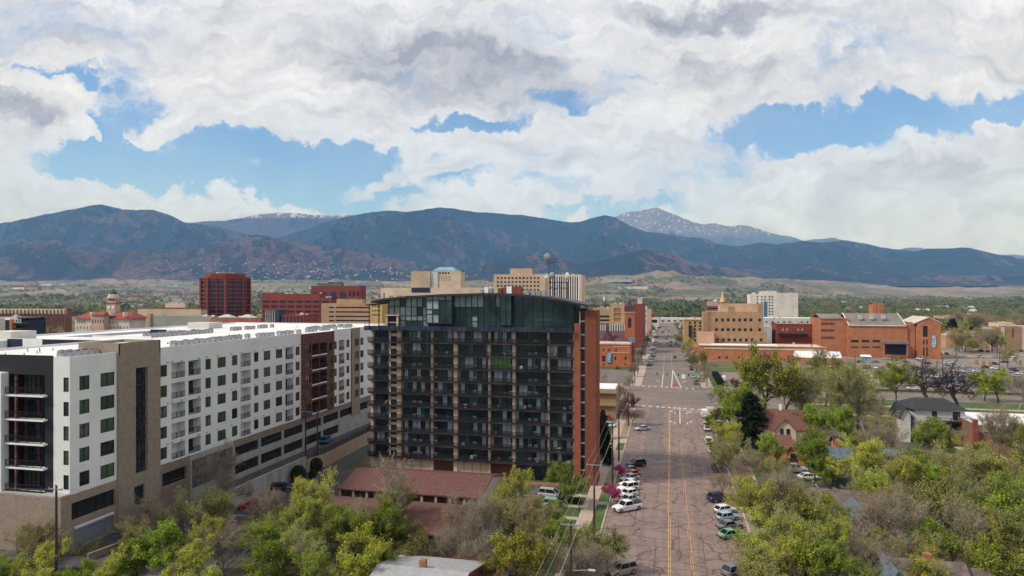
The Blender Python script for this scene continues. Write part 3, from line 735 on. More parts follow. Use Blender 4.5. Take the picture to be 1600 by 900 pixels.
cols = [(577, 580.5), (605, 608), (618, 624.5), (671, 674.5), (707, 713), (761, 764.5), (799.5, 804), (854, 857.5), (894, 897.5)]
XL, XR = TX(576.5), TX(897.5)
yb = TY + .9; yg = TY + 2.0
for i, (a, b_) in enumerate(cols):
    z0 = 0.0
    MB().box(TX(a), TX(b_), yb - .15 if (b_ - a) > 3.9 else yb, yg + .05, z0, top + .2).build('column', M_beige, tow)
# slabs and railings floor by floor, continuous past the columns
bays = [(577, 608), (606, 624), (620, 673), (672, 710), (709, 763), (762, 802), (801, 856), (855, 897.5)]
for k, z in enumerate(floors):
    s = MB().box(XL - .2, XR, TY, yg + 1.2, z - .28, z)
    s.build('balcony_slab', M_slabe, tow)
for k, z in enumerate(floors[:-1]):
    for j, (a, b_) in enumerate(bays):
        if j == 1: continue
        xa, xb_ = TX(a if j else 574.5), TX(b_); w = xb_ - xa; step = .13
        o = inst(rail_mesh(w, 1.05, step, th=.03), 'balcony_railing', tow, ((xa + xb_) / 2, TY + .05 + (.0 if j % 2 else -.12), z), 0, True)
# glazing behind the balconies, panel by panel
gopt = [M_tg, M_tg, M_tg, M_teal, M_curt, M_tg, M_gdark, M_teal]
for k, z in enumerate(floors[:-1]):
    for j, (a, b_) in enumerate(bays):
        xa, xb_ = TX(a), TX(b_)
        if j == 1:
            b = MB(); b.box(xa + .2, xb_ - .2, yb + .1, yb + .4, z + .02, z + FLT - .3); b.mi = 1; b.box(xa + .1, xb_ - .1, yb, yb + .1, z + 1.25, z + 1.85)
            b.build('stair_panel', [M_bal, M_beige], tow); continue
        b = MB(); n = max(3, int((xb_ - xa) / .95)); mats_ = [M_bal]
        allm = [M_bal, M_tg, M_teal, M_curt, M_lime]
        b.mi = 0
        dark = R.random() < .25
        for i in range(n):
            u0 = xa + (xb_ - xa) * i / n; u1 = xa + (xb_ - xa) * (i + 1) / n
            r = R.random(); b.mi = 1 if (r < .48 or dark) else 2 if r < .72 else 3
            if k == NB_ - 3 and j == 5: b.mi = 4 if i < n - 1 else 1
            
            b.quad((u0 + .05, yg, z + .05), (u1 - .05, yg, z + .05), (u1 - .05, yg, z + FLT - .33), (u0 + .05, yg, z + FLT - .33))
            b.mi = 0; b.box(u0 - .04, u0 + .04, yg - .06, yg + .04, z, z + FLT - .28)
        b.build('glazing', allm, tow)
# window air conditioners and balcony clutter
acm = MB(); acm.box(-.35, .35, -.28, .28, 0, .5); acm.mi = 1; acm.box(-.26, .26, -.30, -.28, .07, .43)
acme = acm.mesh('air_conditioner', [mat('ac_white', (.62, .62, .6), var=.05, scale=1), mat('ac_grille', (.12, .12, .12), var=.3, scale=3)])
na = 0
for k, z in enumerate(floors[:-1]):
    for j, (a, b_) in enumerate(bays):
        if j == 1: continue
        xa, xb_ = TX(a), TX(b_)
        for q in ((.45, .62) if (xb_ - xa) > 7.2 and j != 4 else (.55 if j == 4 else .85 if j in (0, 5, 7) else .12,)):
            if R.random() < .87 and na < 99:
                inst(acme, 'air_conditioner', tow, (xa + (xb_ - xa) * q, yg - .35, z + .45 + R.uniform(-.1, .05)), 0, True); na += 1
# ground storey
g = MB(); zg = floors[0] - .28
for a, b_, m in ((577, 671, 0), (707, 761, 0)):
    g.mi = m; g.box(TX(a), TX(b_), yb + .3, yb + .5, 0, zg)
g.mi = 1
g.box(TX(674.5), TX(707), yb + .9, yb + 1.0, 0, zg).box(TX(764.5), TX(799.5), yb + .9, yb + 1.0, 0, zg)
g.mi = 2; g.box(TX(804), TX(894), yb + 1.2, yb + 1.3, 0, zg)
g.build('ground_storey', [M_beige, mat('rust_brown_panel', (.13, .05, .035), var=.2, scale=.5, fn=lines(.5, .06, .6, 0)), M_tg], tow)
for p in (604, 618, 640, 655, 722, 735, 748): MB().box(TX(p), TX(p) + .12, yb + .24, yb + .3, 0, zg).build('panel_joint', mat('joint_brown', (.25, .17, .12), var=.1, scale=1), tow)
lob = MB()
for i in range(13):
    x = TX(804) + (TX(894) - TX(804)) * i / 12; lob.box(x - .05, x + .05, yb + 1.08, yb + 1.2, 0, zg)
lob.build('lobby_frame', M_tgr, tow)
# body behind, roof deck
TB = TY + 15.0
MB().box(XL + .3, XR - .01, yg + 1.2, TB, 0, top - .3).build('tower_body', M_brks, tow)
# terrace parapet band
tp = MB(); tp.box(TX(571.5), XR - .4, TY - .75, TY - .6, top - .25, top + .75).box(TX(571.5), XR - .4, TY - .6, TY + .2, top - .3, top - .05)
tp.build('terrace_parapet', mat('blue_grey_glass_panel', (.03, .042, .062), var=.4, scale=.6, rough=.2), tow)
tr = MB()
for i in range(40):
    x = TX(571.5) + (XR - .4 - TX(571.5)) * i / 39; tr.box(x - .03, x + .03, TY - .8, TY - .74, top - .25, top + 1.1)
tr.box(TX(571.5), XR - .4, TY - .8, TY - .74, top + 1.05, top + 1.12)
tr.build('terrace_railing', M_rail, tow)
# arched roof
def zr_(x):
    ys = interp([(574, 473), (600, 466.5), (640, 462.5), (690, 459.7), (760, 457.6), (800, 458.5), (850, 463), (880, 468), (905, 473.5), (921, 476.5)], 800 + F * (((x / TY) + ST / CT) / (1 - (x / TY) * ST / CT)))
    return float(Zat(ys, x, TY - 1))
n = 36; xs = [TX(584) + (TX(920) - TX(584)) * i / n for i in range(n + 1)]
rb = MB(); up = [(x, zr_(x)) for x in xs]; rb.extr([(x, z - .45) for x, z in up] + [(x, z) for x, z in reversed(up)], TY - 1.6, TB - 1, 'y')
rb.build('arched_roof', mat('dark_roof_metal', (.03, .032, .036), var=.2, scale=.5, rough=.5), tow)
cn = MB(); cn.poly([(TX(574.5), TY - 1.4, zr_(TX(576)) - .5), (TX(604), TY - 1.4, zr_(TX(604)) - .9), (TX(604), TY + 3, zr_(TX(604)) - .9), (TX(574.5), TY + 3, zr_(TX(576)) - .5)])
cn.extr([(TX(574.5), zr_(TX(576)) - .75), (TX(604), zr_(TX(604)) - 1.1), (TX(604), zr_(TX(604)) - .9), (TX(574.5), zr_(TX(576)) - .5)], TY - 1.4, TY + 3.5, 'y')
cn.build('canopy', mat('maroon_canopy', (.035, .018, .02), var=.1, scale=1), tow)
cp = MB().box(TX(579), TX(579.8), TY - 1, TY - .8, top, zr_(TX(579)) - .7).box(TX(594), TX(595.2), TY - 1, TY - .8, top, zr_(TX(594)) - .8)
cp.build('canopy_post', M_tgr, tow)
# penthouse curtain wall: grid of panes, two projecting bays
M_pg = glassm('penthouse_glass', (.022, .046, .044), rough=.08, spec=.55, var=.6, scale=.25)
def curtain(p0, p1, y, zb, nm, pale, sub=1.35, tops=True, front_mats=None):
    x0, x1 = TX(p0), TX(p1); n = max(1, round((x1 - x0) / sub)); b = MB()
    zrow = [zb, zb + 1.9, zb + 3.0, zb + 5.0, 60]
    for i in range(n):
        u0 = x0 + (x1 - x0) * i / n; u1 = x0 + (x1 - x0) * (i + 1) / n
        zt0, zt1 = zr_(u0) - .46, zr_(u1) - .46
        for r_ in range(4):
            za = zrow[r_]; z0, z1 = min(zrow[r_ + 1], zt0), min(zrow[r_ + 1], zt1)
            if za >= min(z0, z1): continue
            q = pale(i / n, r_)
            b.mi = 2 if R.random() < q else 1
            b.quad((u0, y, za), (u1, y, za), (u1, y, z1), (u0, y, z0))
            b.mi = 0; b.box(u0, u1, y - .08, y - .01, za - .09, za + .09)
        b.mi = 0; b.box(u0 - .08, u0 + .08, y - .11, y - .01, zb, zt0)
    b.mi = 0; b.box(x1 - .05, x1 + .05, y - .11, y - .01, zb, zr_(x1) - .46)
    b.build(nm, [M_tgr, M_pg, M_pale], tow)
yp = TY + .6
curtain(606, 668, yp, top, 'penthouse_glazing', lambda t, r_: .8 if r_ > 0 else .45)
curtain(668, 708, TY - .9, top + 1.5, 'projecting_bay', lambda t, r_: .9 if t < .5 or r_ == 3 else .1)
curtain(708, 783, yp, top, 'penthouse_glazing', lambda t, r_: .75 if r_ == 3 else .06)
curtain(783, 800, TY - .9, top + 1.2, 'projecting_bay', lambda t, r_: 0, sub=1.6)
curtain(800, 896, yp, top, 'penthouse_glazing', lambda t, r_: .02, sub=2.4)
for a, b_, zb in ((668, 708, top + 1.5), (783, 800, top + 1.2)):
    bs = MB(); bs.box(TX(a), TX(b_), TY - .85, yp - .12, zb - .25, zb - .06)
    bs.box(TX(a) - .02, TX(a) + .1, TY - .85, yp - .12, zb, zr_(TX(a)) - .47).box(TX(b_) - .1, TX(b_) + .02, TY - .85, yp - .12, zb, zr_(TX(b_)) - .47); bs.build('bay_side', M_tgr, tow)
MB().box(TX(604), XR - .2, yp + .3, TB - 1.5, top, zr_(TX(604)) - 1.4).build('penthouse_core', M_bal, tow)
dm = MB().box(TX(603), TX(606), TY - .3, TY + .2, top, top + 3.0).box(TX(620), TX(623), TY - .3, TY + .2, top, top + 3.0).box(TX(602), TX(625), TY - .5, TY + .5, top + 3.0, top + 3.25).box(TX(606), TX(620), TY, TY + .2, top + 1.4, top + 1.6)
dm.build('terrace_doorway', M_beige, tow)
MB().box(TX(606), TX(620), TY + .2, TY + .4, top, top + 3.0).build('terrace_door', M_navy, tow)
# roof plant on top
rp = MB()
for p0, p1, h, m in ((748, 752, .9, 0), (754, 760, 1.3, 1), (762, 766, 1.0, 0), (775, 781, 1.1, 2), (783, 789, 1.3, 2), (789, 797, 1.5, 1), (797, 812, 1.5, 2), (818, 824, 1.0, 0), (828, 833, 1.1, 0), (838, 842, 1.0, 0), (846, 850, 1.2, 0)):
    rp.mi = m; z = zr_(TX(p0)); rp.box(TX(p0), TX(p1), TY + 1.5, TY + 3.2, z - .3, z + h)
rp.build('roof_plant', [M_ac, M_whitep, M_brks], tow)
# stair block of brick at the north end
SXa, SXb, SXc, SXd = XR, TX(906), TX(914), TX(932)
zt = Zat(486.5, SXd, TY); ztl = Zat(505.5, XR, TY)
MB().box(SXa, SXb, TY, TY + 6, 0, ztl).build('brick_wall', M_brk, tow)
MB().box(SXc, SXd, TY - .2, TY + 6, 0, zt).build('brick_wall', mat('tower_brick_end', (.20, .062, .036), var=.10, scale=.5, fn=lines(.95, .07, .72, 0)), tow)
MB().box(SXc - .0, SXd + .12, TY - .26, TY + 6.05, zt, zt + .2).build('brick_cap', M_brks, tow)
MB().box(SXd, SXd + .1, TY - .1, TY + 6, 0, zt).build('brick_side', M_brks, tow)
sg = MB().box(SXb, SXc, TY + .5, TY + 6, 0, zt - .1); sgo = sg.build('stair_glazing', M_gdark, tow)
sf = MB()
for k in range(13): sf.box(SXb, SXc, TY + .3, TY + .5, floors[0] - .9 + FLT * k, floors[0] - .6 + FLT * k)
sfo = bpy.data.objects.new('stair_band', sf.mesh('stair_band', M_ac, (0, 0, 0))); COL.objects.link(sfo); sfo.parent = sgo; sfo.location = (-tow.location[0], -tow.location[1], 0)
MB().box(SXa - 1, SXc + .2, TY + 1, TY + 5, ztl, zt + .5).build('stair_head', M_bal, tow)
MB().box(SXb - .1, SXb + .08, TY + .1, TY + .5, 0, zt).build('glazing_edge', M_beige, tow)

# balcony furniture, each a thing of its own
def chair_me(m):
    b = MB(); b.box(-.28, .28, -.28, .28, .40, .47); b.box(-.28, .28, .24, .30, .47, .95)
    for x in (-.25, .25):
        for y in (-.25, .25): b.box(x - .025, x + .025, y - .025, y + .025, 0, .40)
        b.box(x - .03, x + .03, -.28, .28, .62, .66)
    return b.mesh('patio_chair', m)
def table_me(m):
    b = MB(); b.lathe([(.45, .70), (.45, .74)], 12); b.lathe([(.04, .05), (.04, .70)], 6); b.lathe([(.26, 0), (.26, .05)], 10); return b.mesh('patio_table', m)
fcol = {'white': M_whitep, 'red': mat('furniture_red', (.35, .05, .04), var=.1, scale=2), 'tan': M_beige, 'blue': mat('furniture_blue', (.06, .14, .28), var=.1, scale=2), 'grey': M_ac}
fme = {(k, c): (chair_me if k == 'chair' else table_me)(m) for k in ('chair', 'table') for c, m in fcol.items()}
fo = ['lowest', 'second', 'third', 'fourth', 'fifth', 'sixth', 'seventh', 'eighth', 'ninth', 'top']; bo_ = ['first', '', 'second', 'third', 'fourth', 'fifth', 'sixth', 'seventh']
for k, z in enumerate(floors[:-1]):
    for j in (0, 2, 3, 4, 5, 6, 7):
        if R.random() < .45:
            a, b_ = bays[j]; xa, xb_ = TX(a), TX(b_); kind = R.choice(['chair', 'chair', 'table']); c = R.choice(['white', 'white', 'tan', 'grey', 'red', 'blue'])
            o = inst(fme[(kind, c)], 'patio_' + kind, None, (xa + (xb_ - xa) * R.uniform(.2, .8), TY + .62, z + .005), R.uniform(-.6, .6))
            tag(o, f'{c} patio {kind} on the {fo[k]} balcony floor of the dark tower, {bo_[j]} bay from left', 'chair' if kind == 'chair' else 'table', 'furniture on the tower balconies')

# dish antennas on a steel frame on the tower roof
an = empty('antenna_frame', (TX(872, TB - 3), TB - 3, 36), 'grey steel frame with pale dish antennas standing on the dark tower roof', 'antenna')
AYY = TB - 3
b = MB(); AXX = lambda p: XatY(p, AYY); AZZ = lambda y, p=870: Zat(y, AXX(p), AYY)
for p in (858, 864, 875, 885):
    for yy in (0, 1.6): b.tube((AXX(p), AYY + yy, AZZ(475)), (AXX(p), AYY + yy, AZZ(440)), .09, n=5)
for y in (441, 450): b.tube((AXX(856), AYY, AZZ(y)), (AXX(888), AYY, AZZ(y)), .1, n=5); b.tube((AXX(856), AYY + 1.6, AZZ(y)), (AXX(888), AYY + 1.6, AZZ(y)), .1, n=5)
b.tube((AXX(858), AYY, AZZ(470)), (AXX(875), AYY, AZZ(442)), .05, n=4).tube((AXX(875), AYY, AZZ(470)), (AXX(858), AYY, AZZ(442)), .05, n=4)
b.tube((AXX(866), AYY, AZZ(441)), (AXX(866), AYY, AZZ(398)), .09, .05, n=5); b.tube((AXX(858), AYY, AZZ(441)), (AXX(858), AYY, AZZ(404)), .1, n=5)
b.tube((AXX(876), AYY, AZZ(441)), (AXX(876), AYY, AZZ(410)), .04, n=4); b.tube((AXX(854), AYY, AZZ(410)), (AXX(876), AYY, AZZ(410)), .08, n=5)
b.build('mast', mat('grey_steel', (.07, .075, .08), var=.1, scale=1, rough=.5), an)
def dish(p, y, r, ang):
    d = MB(); prof = [(0.02, 0), (.5 * r, -.10 * r), (.85 * r, -.28 * r), (r, -.42 * r), (.97 * r, -.46 * r), (.8 * r, -.36 * r), (.4 * r, -.16 * r), (.02, -.08 * r)]
    d.lathe([(q[0], -q[1]) for q in prof], 16)
    me = d.mesh('dish', mat('dish_white', (.5, .48, .43), var=.08, scale=1), smooth=False)
    o = inst(me, 'dish', an, (AXX(p), AYY - .4, AZZ(y)), 0, True); o.rotation_euler = (math.radians(-80), 0, math.radians(ang)); return o
dish(856.5, 402, .95, 50); dish(864, 431, .8, 35); dish(885, 432, .9, -50); dish(854, 431, .6, 160)
# ================================================================ CITY BUILDINGS BEYOND
class Bld:
    """a building whose front faces the camera side (-Y); sizes from photo pixels at distance d"""
    def __init__(s, name, label, pxc, d, cat='building', Y=None, group=None):
        s.Y = world(pxc, d)[1] if Y is None else Y
        s.root = empty(name, (XatY(pxc, s.Y), s.Y, 0), label, cat, group)
    def X(s, p, dy=0): return XatY(p, s.Y + dy)
    def Z(s, y, p, dy=0): return Zat(y, s.X(p, dy), s.Y + dy)
    def block(s, p0, p1, yt, depth, m, roof=None, z0=0, dy=0, wins=None, gl=None, name='wall', side=None, par=.5, zt=None):
        """wins: list of (list of pixel centres, list of pixel row centres, wpx, hpx)"""
        x0, x1 = s.X(p0, dy), s.X(p1, dy); zt = s.Z(yt, (p0 + p1) / 2, dy) if zt is None else zt; Y = s.Y + dy
        ops = []
        for g in (wins or []):
            for py in g[1]:
                for pc in g[0]:
                    a, b_ = s.X(pc - g[2] / 2, dy), s.X(pc + g[2] / 2, dy); zc = s.Z(py, pc, dy); h = g[3] * dep(a, Y) / F
                    if a > x0 + .05 and b_ < x1 - .05 and zc - h / 2 > z0 + .1 and zc + h / 2 < zt - .1: ops.append((a - x0, b_ - x0, zc - h / 2, zc + h / 2, .35, 0, g[4] if len(g) > 4 else None))
        W_ = x1 - x0
        b = wall_mb(W_, z0, zt, ops)
        b2 = MB(); b2.v = [(x0 + q[0], Y + q[1], q[2]) for q in b.v]; b2.f = b.f; b2.m = b.m
        b2.box(x0, x1, Y, Y + depth, z0, zt - par, 's').quad((x0, Y, zt - par), (x0, Y + depth, zt - par), (x0, Y + depth, zt), (x0, Y, zt)) \
            .quad((x1, Y + depth, zt - par), (x1, Y, zt - par), (x1, Y, zt), (x1, Y + depth, zt)).box(x0 + .01, x1 - .01, Y + depth - .3, Y + depth, zt - par, zt) \
            .box(x0, x0 + .3, Y + .3, Y + depth - .3, zt - par, zt).box(x1 - .3, x1, Y + .3, Y + depth - .3, zt - par, zt).box(x0, x1, Y + .001, Y + .3, zt - par, zt)
        b2.build(name, m, s.root)
        if roof and z0 == 0 and W_ > 8 and depth > 9:
            for q in range(R.randint(2, 5)):
                ux, uy, us = R.uniform(x0 + 2, x1 - 3), R.uniform(Y + 2, Y + depth - 3), R.uniform(.8, 2.0)
                MB().box(ux, ux + us, uy, uy + us * .8, zt - par + .1, zt + R.uniform(.3, 1.4)).build('roof_unit', R.choice([M_ac, M_lgrey, M_whitep]), s.root)
        if roof: MB().box(x0 + .3, x1 - .3, Y + .3, Y + depth - .3, zt - par, zt - par + .12, 'b').build('roof', roof, s.root)
        for n_, o in enumerate(ops):
            g_ = o[6] or gl or M_gdark
            w, h = round(o[1] - o[0], 1), round(o[3] - o[2], 1)
            me = cached(('pane', w, h, g_.name), lambda: MB().quad((-w / 2, 0, -h / 2), (w / 2, 0, -h / 2), (w / 2, 0, h / 2), (-w / 2, 0, h / 2)).mesh('window', g_))
            if n_ < 100: inst(me, 'window', s.root, (x0 + (o[0] + o[1]) / 2, Y + .33, (o[2] + o[3]) / 2), 0, True)
        if len(ops) > 100:
            q = MB()
            for o in ops[100:]: q.quad((x0 + o[0], Y + .33, o[2]), (x0 + o[1], Y + .33, o[2]), (x0 + o[1], Y + .33, o[3]), (x0 + o[0], Y + .33, o[3]))
            q.build('window', gl or M_gdark, s.root)['kind'] = 'stuff'
        return x0, x1, zt
    def mb(s, b, name, m): return b.build(name, m, s.root)
    def bx(s, p0, p1, y0, y1, dy0, dy1, name, m):
        """box from pixel extents at plane dy0"""
        pc = (p0 + p1) / 2
        return MB().box(s.X(p0, dy0), s.X(p1, dy0), s.Y + dy0, s.Y + dy1, s.Z(y1, pc, dy0), s.Z(y0, pc, dy0)).build(name, m, s.root)
ar = lambda a, b, n: [a + (b - a) * i / (n - 1) for i in range(n)]
c_ = lambda n, col, **k: mat(n, col, **{**dict(var=.14, scale=.11), **k})
M_red = c_('rust_red_panel', (.20, .042, .028)); M_tan = c_('tan_masonry', (.38, .25, .15)); M_cream = c_('cream_masonry', (.55, .43, .32)); M_flat = c_('grey_roof_gravel', (.36, .34, .32), var=.2)
M_blueg = glassm('blue_glass', (.035, .045, .075), rough=.1); M_purp = glassm('plum_glass', (.022, .016, .026), rough=.15)
M_orange = c_('orange_brick', (.44, .17, .08), scale=.3, fn=brick(3, .9, .1)); M_umber = c_('brown_brick', (.18, .085, .055)); M_lgrey = c_('light_grey_wall', (.48, .47, .45))
M_pink = c_('pinkish_stucco', (.52, .32, .22)); M_ochre = c_('ochre_brick', (.34, .215, .115), scale=.3)
M_redbrick = c_('red_brick', (.23, .055, .035), scale=.3, fn=brick(3, .9, .1)); M_tile = c_('red_roof_tile', (.26, .055, .035), var=.2, scale=.5)
M_steelblue = c_('pale_blue_roof', (.20, .33, .42)); M_cop = c_('green_copper', (.05, .10, .08))

# octagonal red tower
b = Bld('office_tower', 'octagonal dark red office tower with ribbon windows', 352, 650)
d0 = 650; c0 = Vector((b.X(352.5, 22), b.Y + 22, 0)); rad = 34.5 / F * 672
def octo(r, off=math.pi / 8): return [(c0.x + r * math.cos(TH + off + i * math.pi / 4), c0.y + r * math.sin(TH + off + i * math.pi / 4)) for i in range(8)]
zt = Zat(433, c0.x, c0.y); zz = [Zat(y, c0.x, c0.y) for y in (439.5, 446, 452.5, 459, 465.5, 471.5, 477.5, 483.5)]
b.mb(MB().prism(octo(rad * .985), 0, zt - 1.5), 'glass_body', M_purp)
for i, z in enumerate([zt] + [z + 1 for z in zz] + [zz[-1] - 3 - 4 * k for k in range(5)]):
    b.mb(MB().prism(octo(rad * 1.02), max(.1, z - (2.2 if i == 0 else 1.0)), z), 'spandrel', M_red)
o8 = octo(rad * 1.03)
for i in range(8):
    (xa, ya), (xb, yb_) = o8[i], o8[(i + 1) % 8]
    for t in (0, .5):
        x, y = xa + (xb - xa) * t, ya + (yb_ - ya) * t; w = .9 if t == 0 else .35
        b.mb(MB().box(x - w, x + w, y - w, y + w, 0, zt - 1), 'pier', M_red)
b.mb(MB().prism(octo(rad * .86), zt - .1, zt + 3.2), 'crown', M_red); b.mb(MB().prism(octo(rad * .4), zt + 3.1, zt + 5), 'roof_plant', M_flat)
# the blue panes of the sunlit faces
b = Bld('office_building', 'wide rust red office block with arched dark window bands', 455, 600)
b.block(409, 500, 459, 10, M_red, M_flat, wins=[(ar(416, 494, 7), [471.5, 479, 487, 494.5], 10.5, 3.6, M_purp)])
b.bx(409, 437, 457.5, 460, 2, 9, 'upper_wall', M_red)
b.block(500, 517, 465, 12, M_red, M_flat, wins=[([508.5], [472, 479, 487, 494.5], 12, 3.6, M_purp)], dy=.3)
b = Bld('office_building', 'rust red office block with tall dark glazing and plant on its roof', 525, 640)
b.block(486, 563, 446.5, 12, M_red, M_flat, wins=[(ar(492, 536, 4), [461], 9, 9, M_blueg), ([547, 553, 559.5], [459], 3.6, 8, M_purp), (ar(492, 560, 7), [476, 484], 7, 4, M_purp)])
b.bx(497, 533, 442.5, 446.5, 3, 9, 'roof_plant', c_('dull_green_plant', (.12, .12, .10))); b.bx(513, 519, 441, 446, 6, 12, 'roof_plant', M_navy); b.bx(525, 532, 441, 446, 6, 12, 'roof_plant', M_navy)
b = Bld('office_building', 'tan office block with long dark window slots beside the black tower', 550, 500)
b.block(502, 590, 474, 8, M_tan, M_flat, wins=[([518], [480.5, 487.5, 494.5, 501], 8, 2.4), ([551.5], [480.5, 487.5, 494.5, 501], 54, 2.2)])
b.bx(526, 566, 467.5, 474, 2, 7, 'roof_penthouse', c_('sand_stone', (.40, .29, .15))); b.bx(545, 559, 465.5, 469, 4, 10, 'roof_plant', M_umber)
b = Bld('office_building', 'small yellow stone building with little square windows beside the black tower', 588, 430)
b.block(579, 597, 471, 14, c_('yellow_stone', (.50, .33, .13)), M_flat, wins=[(ar(582.5, 593, 4), [478.5, 485.5, 492], 2, 3)])
b = Bld('courthouse', 'cream stone block with tall dark slots and a blue hipped roof block', 700, 430)
b.block(595, 800, 449.5, 30, M_cream, M_flat, wins=[([600 + 6.3 * i + (3 if i % 2 else 0) for i in range(30)], [474], 1.8, 32, M_dark)])
b.bx(607, 780, 458, 462, -.1, .4, 'stone_band', M_cream)
b.bx(643, 671.5, 449.3, 456.5, -.4, -.01, 'dark_panel', M_navy)
b.block(642, 672, 424, 9, c_('sandstone_block', (.44, .33, .23)), M_flat, dy=6, z0=43)
b.block(672.2, 684, 424, 9, M_lgrey, M_flat, dy=7, z0=43)
b.block(684.2, 720, 423, 9, c_('warm_stone', (.50, .39, .27)), M_flat, dy=7.5, z0=43, wins=[([687.5, 692, 696.5, 701], [426.8], 2.8, 3.2), (ar(686.5, 704, 7), [435.5], 1.1, 8, M_curt)])
def hip(b, p0, p1, p2, p3, yb0, yt0, dy0, depth, m, name='roof'):
    z0, z1 = b.Z(yb0, p0, dy0), b.Z(yt0, p1, dy0); q = MB(); y0 = b.Y + dy0
    A = [(b.X(p0, dy0), y0, z0), (b.X(p3, dy0), y0, z0), (b.X(p3, dy0), y0 + depth, z0), (b.X(p0, dy0), y0 + depth, z0)]
    T = [(b.X(p1, dy0), y0 + depth * .45, z1), (b.X(p2, dy0), y0 + depth * .45, z1), (b.X(p2, dy0), y0 + depth * .55, z1), (b.X(p1, dy0), y0 + depth * .55, z1)]
    for i in range(4): q.quad(A[i], A[(i + 1) % 4], T[(i + 1) % 4], T[i])
    q.poly(T); q.poly(A[::-1]); return b.mb(q, name, m)
hip(b, 676, 683, 705, 712, 423, 417, 7.6, 8, M_steelblue)
b = Bld('hotel', 'tan high rise hotel with a regular grid of square windows', 813, 700)
b.block(771.5, 852, 428.5, 12, c_('pale_tan_wall', (.50, .36, .24)), M_flat, wins=[(ar(778, 841, 12), [434.5, 440.7, 446.7, 452.8, 459, 465], 3.3, 3.4)])
b.block(797, 831, 419.5, 6, c_('pale_tan_upper', (.47, .33, .22)), M_flat, dy=5, z0=57)
b = Bld('office_tower', 'cream tower with thin vertical white fins right of the antennas', 882, 640)
b.block(856, 909, 429, 26, M_cream, M_flat, wins=[(ar(860, 902, 13), [455], 2.1, 46, M_purp)])
wf = [b.bx(p - .5, p + .5, 430.5, 478, -.6, -.01, 'fin', M_whitep) for p in ar(862, 904, 13)]
b.bx(904.5, 909, 429, 480, -1, -.02, 'corner_pier', M_cream)

# left skyline
b = Bld('office_building', 'long brown building with cream top band and close vertical fins', 50, 560)
b.block(-70, 102.5, 482.5, 6, M_umber, M_flat)
b.bx(-70, 103.2, 482.3, 490, -.5, -.02, 'cream_band', M_cream)
fm_ = None
for p in ar(-66, 101, 30): b.bx(p - .45, p + .45, 484, 530, -1.2, -.52, 'fin', M_umber)
b = Bld('office_building', 'low block with an orange fin and the numerals 333', 15, 300)
b.block(-60, 8, 497, 20, c_('grey_panel', (.32, .29, .26)), M_flat); b.block(8.1, 15, 499, 18, M_navy, None, dy=.3)
b.bx(8, 15.2, 497.5, 500, .0, 4, 'white_cap', M_whitep); b.bx(15.1, 17.5, 499, 560, -.4, 1.8, 'orange_fin', c_('orange_fin', (.50, .19, .04)))
for y in (507, 515, 524, 533): b.bx(19.6, 34, y - 2, y, .5, 6, 'balcony', M_black)
b.block(19.6, 30, 504.5, 5, M_black, None, dy=3)
cu = bpy.data.curves.new('numerals', 'FONT'); cu.body = '333'; cu.size = 2.4; cu.extrude = .08
to = bpy.data.objects.new('numerals', cu); COL.objects.link(to)
bpy.context.view_layer.update(); me = bpy.data.meshes.new_from_object(to.evaluated_get(bpy.context.evaluated_depsgraph_get())); bpy.data.objects.remove(to)
me.materials.clear(); me.materials.append(M_whitep)
o = inst(me, 'sign_numerals', b.root, (b.X(19.8), b.Y + .3, b.Z(504.5, 22)), 0, True); o.rotation_euler = (math.pi / 2, 0, TH)
b = Bld('museum', 'old white courthouse with red tiled roof and domed clock tower', 172, 520)
M_mus = c_('museum_stone', (.60, .53, .45)); M_musp = c_('pinkish_stone', (.46, .33, .25))
b.block(117, 202, 497.5, 17, M_mus, None, wins=[([121, 124.5, 128, 131.5], [503], 1.4, 5), (ar(168, 184, 5), [503.5], 1.3, 4.5), (ar(121, 199, 16), [512], 1.3, 4)])
hip(b, 114, 124, 192, 205, 497.5, 488, -1.5, 20, M_tile)
b.block(142, 162, 491.5, 6, M_musp, None, dy=-6, wins=[(ar(145, 165, 6), [502], 1.5, 6)]); hip(b, 141, 146, 158, 163, 492, 487, -7, 9, M_tile)
for p in (142, 171, 193): b.bx(p - 1.3, p + 1.3, 487.5, 493.5, -2, 1, 'chimney', M_mus)
b.block(166, 180, 470, 5.2, M_musp, None, dy=6, z0=18)
b.bx(165, 181, 473.2, 474.4, 5.6, 11.6, 'cornice', M_umber); b.bx(166.8, 179.6, 465, 473, 6.5, 10.9, 'belfry', M_musp)
for p in (169.5, 173.2, 177): b.bx(p - .7, p + .8, 467, 472.5, 6.4, 6.55, 'belfry_arch', M_dark)
q = MB(); xc, yc_ = (b.X(166, 6) + b.X(180, 6)) / 2, b.Y + 8.6; s_ = 16.0 / F * 530 / 2
zc = [b.Z(y, 174, 8.6) for y in (466, 459.5, 458.0, 452.5, 450.5)]
q.lathe([(s_ * 1.1, zc[0]), (s_ * .82, zc[1])], 8, (xc, yc_, 0)); b.mb(q, 'belfry_roof', M_cream)
q = MB(); q.lathe([(s_ * .68, zc[1]), (s_ * .68, zc[2]), (s_ * .55, (zc[2] + zc[3]) / 2), (s_ * .18, zc[3]), (.2, zc[4])], 12, (xc, yc_, 0)); b.mb(q, 'dome', M_cop)
for p in (169.5,): 
    q = MB(); q.lathe([(1.1, 0), (1.1, .2)], 16); me_ = q.mesh('clock_face', M_whitep); o = inst(me_, 'clock_face', b.root, (b.X(170, 6), b.Y + 5.9, b.Z(480, 170, 6)), 0, True); o.rotation_euler = (math.pi / 2, 0, 0)
    o = inst(me_, 'clock_face', b.root, (b.X(176.6, 6), b.Y + 5.9, b.Z(480, 179, 6)), 0, True); o.rotation_euler = (math.pi / 2, 0, 0)
